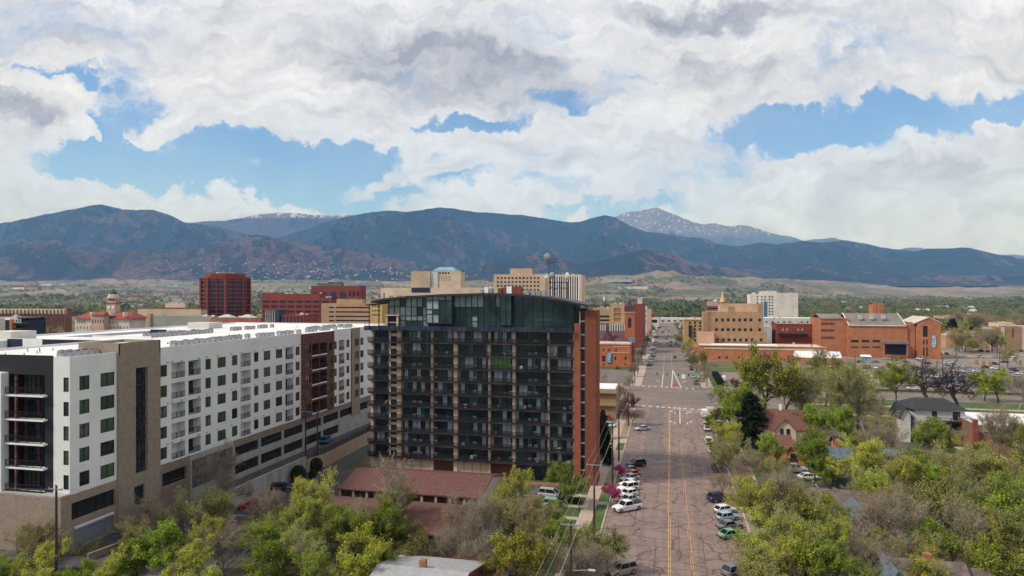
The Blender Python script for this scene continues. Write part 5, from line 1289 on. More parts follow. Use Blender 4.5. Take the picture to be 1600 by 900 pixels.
stripe('lane_marking', [(1034.3, 603.5), (1036.3, 585)], .3, M_paint_w); stripe('lane_marking', [(1036.5, 583), (1038, 552)], .25, M_paint_w, dash=(2.6, 8)); stripe('lane_marking', [(1051, 578), (1047.5, 552)], .2, M_paint_w, dash=(2.6, 8)); stripe('lane_marking', [(1038.4, 548), (1041, 512)], .3, M_paint_w, dash=(3, 12))
stripe('lane_marking', [(1049.3, 604.2), (1051.2, 578.5), (1064, 605)], .34, M_paint_w); stripe('lane_marking', [(999, 601), (1048, 603.4)], .3, M_paint_w); stripe('lane_marking', [(1064, 604), (1092, 605.6)], .3, M_paint_w)
cr = MB()
def sq(px, py, w=.95, l=.8):
    w *= 1.15; l *= 1.6
    x, y = G(px, py); cr.box(x - w / 2, x + w / 2, y - l / 2, y + l / 2, .02, .034, 'b')
for i, p in enumerate((1005.5, 1016.5, 1027.5, 1036, 1046, 1054, 1061.5, 1070, 1081.5, 1093)): sq(p, 634.3 + (p - 1005) * .065, 1.0, .9)
for p in (1005, 1014.5, 1024, 1034, 1041.5, 1050, 1057, 1063, 1073.5, 1082.5): sq(p, 603.2 + (p - 1005) * .055, .9, 1.0)
structure('crosswalk', cr, M_paint_w)
cr = MB()
for y in (551.5, 557.5):
    for i in range(9): sq(1015 + 7 * i, y + i * .08, 1.5, .7)
for y in (532, 534.5):
    for i in range(9): sq(1022 + 4.8 * i, y, 1.6, .8)
structure('crosswalk', cr, M_paint_w)
def arrow(px, py, lr, s=1.0):
    x, y = G(px, py); b = MB(); z = .032
    b.poly([(x - .12, y - 1.6 * s, z), (x + .12, y - 1.6 * s, z), (x + .12, y + .6 * s, z), (x - .12, y + .6 * s, z)])
    b.poly([(x - .12, y + .6 * s, z + .004), (x + .12, y + .6 * s, z + .004), (x + .12 + lr * 1.0, y + 1.4 * s, z + .004), (x - .12 + lr * 1.0, y + 1.6 * s, z + .004)][::1])
    b.poly([(x + lr * .7, y + .9 * s, z + .008), (x + lr * 1.9, y + 1.5 * s, z + .008), (x + lr * .9, y + 2.4 * s, z + .008)][::(1 if lr > 0 else -1)])
    o = structure('turn_arrow', b, M_paint_w); return o
arrow(1054.5, 645, -1, 1.3); arrow(1054.5, 660.5, -1, 1.3); arrow(1073, 645.5, 1, 1.3); arrow(1074, 661, 1, 1.3); arrow(1030.5, 596, -1, 1.6); arrow(1067, 597, 1, 1.6)
# painted bays
pk = MB()
for i in range(40):
    y = 92 + i * 4.05
    if y < 236: pk.poly([(KL + .05, y, .03), (KL + .05, y + .12, .03), (KL + 4.6, y + 4.72, .03), (KL + 4.6, y + 4.6, .03)][::-1])
structure('bay_lines', pk, mat('faded_paint', (.33, .28, .25), var=.3, scale=2))
lot = MB()
for r_ in range(5):
    for i in range(40): lot.box(108 + i * 2.7, 108.1 + i * 2.7, 322 + r_ * 18, 327 + r_ * 18, .022, .03)
structure('parking_lines', lot, MATS['faded_paint'])

# ================================================================ VEHICLES
M_tyre = mat('tyre_rubber', (.018, .018, .018), var=.1, scale=4); M_rim = mat('wheel_rim', (.32, .32, .33), var=.1, scale=4, rough=.35, metallic=.6)
M_cgl = mat('car_glass', (.012, .014, .018), var=.2, scale=1, rough=.06, spec=.6); M_hl = mat('headlight_lens', (.65, .65, .62), var=.05, scale=5, rough=.15); M_tl = mat('tail_light_lens', (.30, .012, .01), var=.05, scale=5, rough=.2)
M_trim_ = mat('black_plastic', (.022, .022, .024), var=.1, scale=4)
def paint(n, c, r=.32): return mat('paint_' + n, c, var=.02, scale=.5, rough=r, spec=.55)
PAINT = dict(white=paint('white', (.72, .72, .71)), silver=paint('silver', (.42, .43, .45)), grey=paint('grey', (.17, .175, .185)), dark_grey=paint('dark_grey', (.05, .052, .06)), black=paint('black', (.014, .014, .017)),
             red=paint('red', (.36, .018, .02)), orange=paint('orange', (.60, .11, .03)), blue=paint('blue', (.03, .13, .28)), dark_blue=paint('dark_blue', (.018, .03, .08)), light_blue=paint('light_blue', (.34, .47, .56)), maroon=paint('maroon', (.12, .02, .05)),
             tan=paint('tan', (.30, .25, .18)), green=paint('green', (.16, .36, .24)), brown=paint('brown', (.14, .10, .075)), cream=paint('cream', (.55, .50, .40)))
def car_proto(kind):
    L, Wd, H_, belt, hood, nose, tail = dict(sedan=(4.7, 1.82, 1.45, .92, .88, .70, .90), hatch=(4.2, 1.76, 1.50, .95, .92, .75, .98), suv=(4.75, 1.90, 1.75, 1.08, 1.05, .90, 1.08), minivan=(5.1, 1.95, 1.75, 1.02, .95, .78, 1.02), pickup=(5.9, 2.0, 1.88, 1.18, 1.14, 1.0, 1.12), van=(5.6, 2.05, 2.5, 1.25, 1.2, 1.0, 1.3))[kind]
    root = bpy.data.objects.new('parked_car' if kind != 'pickup' else 'pickup_truck', None); COL.objects.link(root); root.empty_display_size = .5
    hl = L / 2; w = Wd / 2
    # cabin extents along x (front = +x)
    cab = dict(sedan=(hl - 1.45, hl - 2.15, -hl + 1.35, -hl + .55), hatch=(hl - 1.15, hl - 1.85, -hl + .65, -hl + .1), suv=(hl - 1.3, hl - 1.95, -hl + .55, -hl + .12), minivan=(hl - .85, hl - 1.9, -hl + .5, -hl + .12), pickup=(hl - 1.55, hl - 2.2, -.55, -.85), van=(hl - .7, hl - 1.2, -hl + .1, -hl + .05))[kind]
    st = [(hl, .42, nose * .82, w * .80), (hl - .12, .30, nose, w * .90), (hl - .7, .26, (nose + hood) / 2 + .03, w), (cab[0], .26, belt, w), (0, .25, belt, w), (cab[3] if kind != 'pickup' else -.9, .26, belt, w), (-hl + .45, .28, tail, w), (-hl + .06, .34, tail - .03, w * .93), (-hl, .45, tail - .12, w * .86)]
    st.sort(key=lambda q: -q[0])
    b = MB(); rings = []
    for x, z0, z1, ww in st:
        o = len(b.v); zm = z0 + (z1 - z0) * .55
        b.v += [(x, -ww * .93, z0), (x, -ww, zm), (x, -ww * .97, z1 - .08), (x, -ww * .86, z1), (x, ww * .86, z1), (x, ww * .97, z1 - .08), (x, ww, zm), (x, ww * .93, z0)]; rings.append(o)
    for a, c in zip(rings[:-1], rings[1:]):
        for i in range(8):
            j = (i + 1) % 8; b.f.append((a + i, c + i, c + j, a + j)); b.m.append(0)
    b.f.append(tuple(rings[0] + i for i in range(8))); b.f.append(tuple(rings[-1] + 7 - i for i in range(8))); b.m += [0, 0]
    # roof, pillars (paint) over a glass cabin
    xf, xt, xr, xb = cab; rw = w * .76; bw = w * .90; zt = H_
    b.prism([(xt + .05, -rw), (xt + .05, rw), (xr - .05, rw), (xr - .05, -rw)][::-1], zt - .07, zt)
    for sx in (-1, 1):
        for xa, xb_ in ((xf, xt), (xb, xr)): b.tube((xa, sx * bw * .98, belt - .02), (xb_, sx * rw * .99, zt - .03), .055, n=4)
        if kind not in ('pickup',): b.tube(((xt + xr) / 2 - .1, sx * bw, belt - .02), ((xt + xr) / 2 - .1, sx * rw, zt - .03), .05, n=4)
    if kind == 'van': b.box(-hl + .06, -.4, -w * .93, w * .93, belt - .1, zt - .08)
    b.mi = 1; b.box(-hl - .03, -hl + .1, -w * .85, w * .85, .38, .56); b.box(hl - .12, hl + .02, -w * .8, w * .8, .34, .50); b.box(hl - .1, hl - .005 + .02, -w * .45, w * .45, .55, nose * .86)
    if kind == 'pickup': b.box(-hl + .12, -.95, -w * .84, w * .84, belt - .08, belt + .012)
    for sy in (-1, 1):
        b.mi = 0; b.box(xf - .35, xf - .15, sy * w - .02, sy * (w + .16) + .02, belt, belt + .14) if sy > 0 else b.box(xf - .35, xf - .15, -w - .18, -w + .02, belt, belt + .14)
    bo = b.build('body', [PAINT['white'], M_trim_], root); bo['_paint'] = 1
    q = MB(); o = 0
    lo = [(xf, -bw), (xf, bw), (xb, bw), (xb, -bw)]; hi = [(xt, -rw), (xt, rw), (xr, rw), (xr, -rw)]
    q.v = [(x, y, belt - .03) for x, y in lo] + [(x, y, zt - .05) for x, y in hi]
    q.f = [(0, 1, 5, 4), (1, 2, 6, 5), (2, 3, 7, 6), (3, 0, 4, 7), (4, 5, 6, 7)]; q.m = [0] * 5
    q.build('cabin_glass', M_cgl, root)
    r = .34 if kind in ('sedan', 'hatch', 'minivan') else .39
    t = MB(); t.tube((0, -.12, 0), (0, .12, 0), r, n=14); tm = t.mesh('wheel', M_tyre); t2 = MB(); t2.tube((0, -.13, 0), (0, .13, 0), r * .6, n=10); rm = t2.mesh('rim', M_rim)
    for x in (hl - .88, -hl + .95):
        for s in (-1, 1):
            wh = inst(tm, 'wheel', root, (x, s * (w - .10), r)); inst(rm, 'rim', wh, (0, 0, 0))
    hm_ = MB().box(-.08, .06, -.2, .2, -.08, .08).mesh('headlight', M_hl); tl_ = MB().box(-.05, .06, -.14, .14, -.14, .12).mesh('tail_light', M_tl)
    for s in (-1, 1):
        inst(hm_, 'headlight', root, (hl - .06, s * w * .66, nose * .80)); inst(tl_, 'tail_light', root, (-hl + .03, s * w * .74, tail - .2))
    return root
PROTO = {k: car_proto(k) for k in ('sedan', 'hatch', 'suv', 'minivan', 'pickup', 'van')}
bpy.context.view_layer.update()
used_p = set(); CARS = []
def car(kind, col, px, py, head, label, group='cars parked along the street', z=0.0, cat=None):
    x, y = G(px, py, z + .75)
    cat = cat or {'pickup': 'pickup truck', 'van': 'van', 'minivan': 'minivan'}.get(kind, 'car')
    o = copy_tree(PROTO[kind], (x, y, z + .02 + (.0)), math.radians(head), label=label, group=group, slots=PAINT[col]); o['category'] = cat
    if cat == 'van': o.name = 'van'
    if cat == 'minivan': o.name = 'minivan'
    CARS.append(o); return o
L45 = 225
car('suv', 'tan', 971, 889, 222, 'tan boxy off road car at the bottom edge on the left kerb')
car('pickup', 'white', 980, 791, 222, 'white crew cab pickup nearest of the angled row')
car('sedan', 'silver', 981, 779, 224, 'silver sedan parked directly behind the white pickup')
car('hatch', 'white', 980.5, 770, 224, 'white hatchback third in the angled row by the pickup')
car('suv', 'white', 981, 761, 224, 'white car fourth in the angled row by the pink tree')
car('sedan', 'white', 983, 753.5, 225, 'white sedan fifth in the angled row from the pickup')
car('sedan', 'silver', 983.5, 745.5, 225, 'silver sedan next to the orange car in the angled row')
car('sedan', 'orange', 986, 739.5, 223, 'bright orange coupe in the angled row')
car('sedan', 'grey', 983, 733.5, 223, 'blue grey sedan behind the orange coupe')
car('suv', 'black', 994, 724, 218, 'black wagon with open tailgate at the far end of the angled row')
car('sedan', 'silver', 1003, 668.5, 210, 'lone silver sedan at the left kerb before the avenue')
car('sedan', 'white', 1112, 703, 95, 'white sedan at the right kerb ahead of the dark pickup')
car('pickup', 'dark_grey', 1121, 730, 94, 'dark grey pickup with empty bed at the right kerb')
car('suv', 'dark_blue', 1124, 777, 30, 'dark blue off road car angled to the right kerb')
car('hatch', 'white', 1133, 795, 35, 'white hatchback with pale hood beside the dark off road car')
car('hatch', 'light_blue', 1137, 806, 35, 'pale blue hatchback between white and grey cars, right kerb')
car('sedan', 'grey', 1140, 819, 35, 'grey sedan just beyond the green sedan on the right kerb')
car('sedan', 'green', 1143, 833, 30, 'pale green sedan at the right kerb under the trees')
car('suv', 'grey', 1152, 891, 40, 'grey car at the bottom edge on the right kerb')
car('van', 'white', 1100.5, 648, 92, 'white box camper van at the right kerb just before the avenue', cat='van')
car('hatch', 'silver', 1101.5, 662.5, 92, 'silver hatchback behind the white camper van')
car('sedan', 'white', 1104.5, 668.5, 92, 'white sedan second behind the camper van')
car('suv', 'white', 1107, 688, 92, 'white wagon half under the green street tree, right kerb')
ordn_ = ['first', 'second', 'third', 'fourth', 'fifth', 'sixth', 'seventh', 'eighth', 'ninth', 'tenth', 'eleventh', 'twelfth', 'thirteenth']
g2 = 'cars on the street beyond the avenue'
far = [('sedan', 'maroon', 1087.3, 597.5, 270, 'dark plum car waiting nearest beyond the avenue'), ('hatch', 'white', 1083, 588, 90, 'white car directly behind the plum car'), ('sedan', 'silver', 1081.5, 582.5, 90, 'silver car second behind the plum car'),
       ('suv', 'dark_grey', 1080.5, 576, 90, 'dark grey wagon third behind the plum car'), ('sedan', 'grey', 1073.5, 562.5, 75, 'grey sedan by the brown street trees'), ('sedan', 'tan', 1067, 548.5, 80, 'tan sedan alone at the right kerb past the second crosswalk'),
       ('suv', 'white', 1017, 563.5, 205, 'white suv at the left kerb by the brick street front'), ('sedan', 'silver', 1016, 559, 205, 'silver sedan tucked behind the white suv, left kerb'), ('sedan', 'dark_blue', 1018.5, 556.5, 205, 'dark blue car behind the silver sedan, left kerb'),
       ('suv', 'silver', 1019, 545.5, 200, 'silver suv at left kerb just past the second crosswalk'), ('sedan', 'white', 1021.5, 543, 200, 'white car just behind the silver suv, left kerb'), ('sedan', 'black', 1023.5, 535, 215, 'black car on the left kerb near the hanging signals'), ('sedan', 'white', 1022.5, 536.5, 215, 'white car beside the black car, left kerb'),
       ('sedan', 'red', 1026, 517, 215, 'red car far down the left kerb'), ('suv', 'white', 1023, 519.5, 215, 'white car before the red car far down the left kerb'), ('sedan', 'black', 1054.5, 557.5, 90, 'black car driving between the two crosswalk lines'),
       ('sedan', 'black', 1048, 539.5, 90, 'black car driving away under the far signals'), ('sedan', 'dark_grey', 1048, 534, 90, 'dark car driving just ahead of the far signals'), ('sedan', 'dark_blue', 1040, 514.5, 270, 'dark blue car approaching near the end of the street'), ('sedan', 'black', 1035, 518.5, 215, 'black car crossing far down the street'), ('sedan', 'dark_grey', 1045, 516.5, 90, 'dark grey car driving far down the street'),
       ('suv', 'white', 1060, 537, 70, 'white suv in the middle of the far right kerb row'), ('sedan', 'blue', 1063.5, 541, 70, 'blue car nearest in the far right kerb row'), ('sedan', 'silver', 1057.5, 536, 70, 'silver car left of the white suv in the right kerb row'), ('sedan', 'white', 1059, 533.5, 70, 'white car behind the white suv in the right kerb row'),
       ('suv', 'silver', 1056.5, 523.5, 60, 'large silver car nearest of the farthest right cluster'), ('sedan', 'white', 1054, 520, 60, 'white car in the middle of the farthest right cluster'), ('sedan', 'grey', 1051.5, 519, 60, 'grey car left in the farthest right cluster'), ('sedan', 'white', 1053, 515.5, 60, 'white car last of the farthest right cluster')]
for i, (px_, py_, c, k) in enumerate(((1091, 592.5, 'grey', 'sedan'), (1077.5, 569.5, 'silver', 'suv'), (1070.5, 555.5, 'white', 'sedan'), (1024.5, 527, 'grey', 'suv'), (1025.5, 524, 'white', 'sedan'), (1027.5, 514, 'silver', 'sedan'), (1029, 512, 'dark_grey', 'suv'), (1058.5, 528.5, 'grey', 'sedan'), (1050.5, 513, 'silver', 'sedan'), (1013.5, 570, 'dark_grey', 'sedan'), (1020.5, 551.5, 'silver', 'suv'), (1044, 524, 'silver', 'sedan'), (1041, 529, 'maroon', 'suv'))):
    far.append((k, c, px_, py_, 80 if px_ > 1045 else 212 if px_ < 1035 else 270, f"{c.replace('_', ' ')} {'suv' if k == 'suv' else 'car'}, {ordn_[i]} of the lesser parked cars counted from the avenue"))
for k in far: car(*k, group=g2)
car('minivan', 'silver', 860, 771, 352, 'silver minivan in the small car park before the tower', 'cars in the tower car parks'); car('suv', 'light_blue', 855, 786, 172, 'pale blue silver estate car beside the minivan', 'cars in the tower car parks')
car('sedan', 'red', 391, 789, 200, 'bright red car parked below the concrete retaining wall', 'cars in the tower car parks'); car('suv', 'black', 440, 762, 20, 'black car parked farther along the retaining wall', 'cars in the tower car parks')
car('suv', 'blue', 509.5, 687, 100, 'blue wagon driving along the alley beside the white building', 'cars in the tower car parks', z=3)
car('sedan', 'red', 946, 652, 170, 'red car showing between the brick tower end and the street poles', 'cars behind the tower'); car('sedan', 'white', 950, 663, 170, 'white car in front of the red car behind the tower', 'cars behind the tower')
car('sedan', 'dark_blue', 964.5, 574, 90, 'dark blue car alone in the lot before the orange brick street front', 'cars behind the tower')
car('suv', 'white', 1221, 706, 262, 'white suv parked beside the orange house', 'cars in the garden lots'); car('pickup', 'white', 1240, 732, 10, 'white pickup under the green trees below the orange house', 'cars in the garden lots'); car('sedan', 'white', 1264, 744, 10, 'white sedan right of the pickup under the green trees', 'cars in the garden lots')
car('sedan', 'silver', 1434, 738, 80, 'pale car glimpsed between trees below the white house', 'cars in the garden lots')
car('van', 'white', 1245.5, 572.5, 100, 'white van at the corner of the orange brick hall', 'cars at the brick hall', cat='van'); car('van', 'white', 1131, 593, 85, 'white box trailer van on the pink lot beside the verge', 'cars at the brick hall', cat='van')
lotc = [('suv', 'black', 1352.7, 574), ('suv', 'white', 1373, 574.5), ('sedan', 'cream', 1353, 581.5), ('sedan', 'silver', 1369, 583), ('sedan', 'white', 1379, 584), ('sedan', 'black', 1391, 569.5), ('suv', 'white', 1401, 570), ('sedan', 'dark_blue', 1417, 570), ('sedan', 'maroon', 1425, 575), ('suv', 'dark_grey', 1433, 575),
        ('sedan', 'silver', 1424, 583), ('sedan', 'dark_grey', 1435, 588.5), ('sedan', 'white', 1426, 606), ('sedan', 'light_blue', 1385, 560), ('suv', 'dark_grey', 1397, 561.5), ('sedan', 'dark_blue', 1409, 560), ('suv', 'white', 1438, 560), ('sedan', 'dark_grey', 1450, 567), ('suv', 'white', 1481, 566), ('suv', 'light_blue', 1481, 573),
        ('sedan', 'silver', 1491, 569), ('sedan', 'silver', 1499, 573), ('sedan', 'white', 1496, 578.5), ('sedan', 'white', 1527, 579), ('sedan', 'dark_blue', 1541, 573), ('suv', 'white', 1554, 575), ('suv', 'white', 1462, 588), ('sedan', 'dark_blue', 1476, 590), ('sedan', 'light_blue', 1491, 586), ('sedan', 'grey', 1503, 590),
        ('sedan', 'white', 1515, 592), ('suv', 'grey', 1527, 590), ('sedan', 'silver', 1449, 597), ('suv', 'black', 1465, 599), ('sedan', 'silver', 1497, 600), ('sedan', 'black', 1479, 552), ('sedan', 'silver', 1490, 545.5), ('suv', 'white', 1502, 548), ('suv', 'white', 1506, 544), ('sedan', 'white', 1527, 537), ('sedan', 'silver', 1536, 538),
        ('suv', 'white', 1551, 539), ('sedan', 'white', 1559, 539), ('sedan', 'maroon', 1570, 538), ('pickup', 'grey', 1576, 552.5), ('suv', 'maroon', 1509, 537.5), ('suv', 'black', 1532, 548), ('suv', 'black', 1543, 549), ('suv', 'dark_grey', 1553, 568), ('sedan', 'white', 1597, 583), ('sedan', 'cream', 1588, 586), ('suv', 'black', 1468, 553),
        ('sedan', 'maroon', 1411, 577), ('sedan', 'grey', 1440, 581), ('sedan', 'silver', 1512, 580), ('suv', 'brown', 1455, 581), ('sedan', 'silver', 1573, 580), ('suv', 'dark_grey', 1594, 548)]
for i in range(34):
    px_ = 1340 + (i * 37.7) % 250; py_ = [541, 556, 563, 578, 585, 594][i % 6] + (i % 3)
    if py_ < 550 and px_ < 1480: continue
    if any(abs(c[2] - px_) < 9 and abs(c[3] - py_) < 4 for c in lotc): continue
    lotc.append((['sedan', 'suv', 'sedan', 'hatch'][i % 4], ['white', 'silver', 'dark_grey', 'black', 'white', 'grey', 'maroon', 'silver', 'dark_blue'][i % 9], px_, py_))
lotc.sort(key=lambda c: (round((c[3] - 536) / 13), c[2]))
rown = ['farthest', 'second farthest', 'middle', 'next to nearest', 'near', 'nearest']
ordn = ['first', 'second', 'third', 'fourth', 'fifth', 'sixth', 'seventh', 'eighth', 'ninth', 'tenth', 'eleventh', 'twelfth', 'thirteenth', 'fourteenth', 'fifteenth', 'sixteenth', 'seventeenth', 'eighteenth', 'nineteenth', 'twentieth']
cnt = {}
for k, c, px_, py_ in lotc:
    r_ = int(round((py_ - 536) / 13)); cnt[r_] = cnt.get(r_, 0) + 1
    car(k, c, px_, py_, R.choice([5, -5, 183, 0]) + R.uniform(-6, 6) if r_ != 1 else 90 + R.uniform(-8, 8), f"{c.replace('_', ' ')} {'car' if k != 'pickup' else 'pickup'}, {ordn[cnt[r_] - 1]} from left in the {rown[min(5, max(0, r_))]} row, museum car park", 'cars in the museum car park')
for k in PROTO.values():
    for ch in list(k.children):
        for g_ in list(ch.children): bpy.data.objects.remove(g_)
        bpy.data.objects.remove(ch)
    bpy.data.objects.remove(k)
# open tailgate on the black wagon
x, y = G(1006, 717, 1.7)
# portable cabin and orange barrier
x, y = G(1353, 561, 1); b = empty('ticket_booth', (x, y, 0), 'small blue and white booth standing before the brick museum', 'booth')
MB().box(x - 2.4, x + 2.4, y - 1.5, y + 1.5, 0, 2.4).build('cabin', mat('booth_blue', (.10, .28, .45), var=.5, scale=.6), b); MB().prism([(x - 2.8, y - 1.9), (x + 2.8, y - 1.9), (x + 2.8, y + 1.9), (x - 2.8, y + 1.9)], 2.4, [2.7, 2.7, 3.5, 3.5]).build('roof', M_whitep, b)
x, y = G(1055, 600, .6); b = empty('road_barrier', (x, y, 0), 'row of orange road works drums inside the white painted wedge', 'barrier')
for i in range(4):
    q = MB(); q.lathe([(.38, 0), (.30, 1.1)], 10, (x - .1 * i, y + 3 * i - 3, .03)); q.build('drum', mat('safety_orange', (.60, .10, .03), var=.3, scale=3), b)

# ================================================================ POLES, WIRES, SIGNALS
def upole(x, y, h, label, arm=2.6, z=0, arms=1, cat='utility pole'):
    o = empty('utility_pole', (x, y, z), label, cat, 'wooden utility poles')
    q = MB(); q.tube((x, y, z), (x, y, z + h), .2, .13, n=8); q.build('pole', M_pole, o)
    for k in range(arms):
        MB().box(x - arm / 2, x + arm / 2, y - .22, y - .1, z + h - .55 - k * 1.1, z + h - .40 - k * 1.1).build('crossarm', M_galv if arm > 2 else M_pole, o)
    for t in (-1, 0, 1):
        q = MB(); q.lathe([(.06, 0), (.08, .1), (.04, .2)], 6, (x + t * (arm / 2 - .1), y - .16, z + h - (.4 if t else 0))); q.build('insulator', M_ac, o)
    return (x, y, z + h, arm)
pl_ = []
def PP(px, py, h, label, z=0, **k):
    x, y = G(px, py, z); return upole(x, y, h, label, z=z, **k)
X88, Y88 = world(892, 88)
s1 = [upole(X88, Y88, 11.0, 'utility pole with pale crossarm rising from the bottom edge by the sidewalk'), PP(928.5, 828, 11.6, 'dark utility pole beside the pink tree with a lamp arm'),
      PP(957, 760, 14, 'tall utility pole by the far pink tree'), PP(967, 721, 13, 'utility pole on concrete verge before the lone silver sedan')]
for i, (yy, xx) in enumerate(((224, -12.4), (316, -14.5), (352, -14.6), (398, -14.2), (455, -14.2), (520, -14.2), (610, -14.2))):
    s1.append(upole(xx, yy, 12.5 if i else 9.5, ['utility pole near the corner of the avenue behind the bare red tree', 'utility pole just across the avenue on the left', 'second utility pole across the avenue on the left', 'utility pole before the church, left sidewalk', 'utility pole beside the church tower, left sidewalk', 'utility pole beyond the church, left sidewalk', 'farthest utility pole on the left sidewalk'][i]))
upole(*world(88, 90), 12, z=3, label='dark utility pole in front of the tan stone garage at the left', arm=2.2)
al = [PP(477.5, 718, 11.3, 'left one of two utility poles on the alley wall', z=3), PP(496, 713, 10.6, 'right one of two utility poles on the alley wall', z=3)]
for p, h, lb_ in (((1327.5, 592), 8.5, 'thin pole at left edge of the museum car park'), ((1336, 577), 10, 'taller pole beside the museum booth'), ((1473, 600), 12, 'pole behind the bare dark trees'), ((1562, 590), 12.5, 'pole above the white cars at the right'), ((1558, 560), 9, 'short pole by the brown hall'), ((1494, 560), 13, 'pole left of the stone fence piers')):
    PP(p[0], p[1], h, lb_, arm=1.8)
def wire(pts, label, group='overhead wires', r=.018, sag=.9):
    b = MB()
    for a, c in zip(pts[:-1], pts[1:]):
        a = Vector(a); c = Vector(c); n = 8; L = (c - a).length; pr = a
        for i in range(1, n + 1):
            t = i / n; p = a.lerp(c, t); p.z -= sag * 4 * t * (1 - t) * min(1, L / 60); b.tube(pr, p, r, n=3, cap=False); pr = p
    return tag(b.build('overhead_wire', mat('wire_grey', (.26, .25, .25), var=.05, scale=1)), label, 'wire', group)
s1 = [(-12.6, 50, 11.4, 2.6)] + s1
for k, t in enumerate((-1, 0, 1)):
    wire([(p[0] + t * (p[3] / 2 - .1), p[1] - .16, p[2] - (.2 if t else -.2)) for p in s1], ['overhead wire nearest the tower along the left sidewalk poles', 'middle overhead wire on the left sidewalk pole tops', 'overhead wire nearest the street along the left sidewalk poles'][k])
wire([(p[0] + .2, p[1], p[2] - 2.6) for p in s1], 'lower cable hung under the crossarms of the left sidewalk poles', r=.022)
xa, ya = world(88, 90); wire([(xa - 30, ya + 6, 13.6), (xa, ya, 14.5), (al[0][0] - 2, al[0][1] - 40, 8.8), (al[0][0], al[0][1], 12)], 'wire slanting across the stone garage wall at the left', sag=1.6)
x1_, y1_ = G(1327.5, 592); x2_, y2_ = G(1562, 590)
wire([(-14.6, 352, 11.5), (x1_, y1_, 8.3), (G(1473, 600)[0], G(1473, 600)[1], 11.6), (x2_, y2_, 12)], 'long wire crossing before the brick museum')
def lamp(x, y, h, reach, label, z=0, pole=True):
    o = empty('street_lamp', (x, y, z), label, 'street lamp', 'street lamps')
    q = MB()
    if pole: q.tube((x, y, z), (x, y, z + h), .09, .06, n=6)
    q.tube((x, y, z + h), (x + reach, y, z + h + .25), .05, n=5); q.build('pole', M_galv, o)
    MB().box(x + reach - .15, x + reach + .75, y - .16, y + .16, z + h + .18, z + h + .34).build('lamp_head', M_lgrey, o)
lamp(s1[1][0], s1[1][1], 4.6, 2.4, 'street lamp arm beside the near pink tree', pole=False); lamp(-12.4, 212, 7.5, 2.2, 'street lamp beyond the lone silver sedan')
lamp(KR + 1, 150, 8.5, -2.2, 'street lamp in the right verge trees'); lamp(KR + 1, 178, 8.5, -2.2, 'street lamp near the white sedan at right kerb'); lamp(-14, 330, 9, 2.5, 'street lamp left, beyond the avenue'); lamp(17, 372, 9, -2.5, 'street lamp right, beyond the avenue')
x, y = G(905.5, 800); o = empty('garden_lamp', (x, y, 0), 'short white topped lamp post on the lawn path by the tower', 'lamp post'); MB().tube((x, y, 0), (x, y, 2.9), .06, n=6).build('post', M_rail, o); q = MB(); q.lathe([(.12, 0), (.38, .12), (.30, .30), (.1, .36)], 10, (x, y, 2.9)); q.build('lamp_head', M_whitep, o)
def signal(x, y, h, arms, label, sign=None, dx=1):
    o = empty('traffic_signal', (x, y, 0), label, 'traffic signal', 'mast arm traffic signals')
    q = MB(); q.tube((x, y, 0), (x, y, h + .8), .16, .12, n=8); end = arms[-1]; q.tube((x, y, h), (end, y, h + .15), .10, .07, n=6); q.build('mast', M_galv, o)
    sm = MB().box(-.22, .22, -.16, .16, -.6, .6).mesh('signal_head', M_rail)
    for a in arms: inst(sm, 'signal_head', o, (a, y - .15, h), 0, True)
    if sign: MB().box(sign[0], sign[1], y - .12, y - .06, h + .1, h + .75).build('street_sign', mat('sign_green', (.10, .42, .30), var=.03, scale=1), o)
signal(-15.2, 311, 5.2, [-4.5, -.2], 'signal mast arm reaching out from the left, beyond the avenue')
signal(17.0, 311, 5.0, [9.0, 4.7], 'signal mast arm with green street sign on the right corner', (10.5, 15.5))
signal(-13.5, 500, 5.6, [-6, 0, 5.5], 'far signal mast arm over the second crosswalk')
x, y = G(1068, 588.6, 4.8); o = tag(MB().box(x - .75, x + .75, y - .05, y + .05, 4.0, 5.7).build('lane_sign', M_whitep), 'white lane sign hanging between the signals', 'road sign')
x, y = G(1136, 716); o = empty('warning_sign', (x, y, 0), 'yellow diamond road sign at the right verge', 'road sign'); MB().tube((x, y, 0), (x, y, 2.2), .04, n=5).build('post', M_galv, o); MB().prism([(x - .55, y - .03), (x + .55, y - .03), (x + .55, y + .03), (x - .55, y + .03)], 1.9, 3.0).build('sign_face', mat('sign_yellow', (.75, .45, .04), var=.03, scale=1), o)

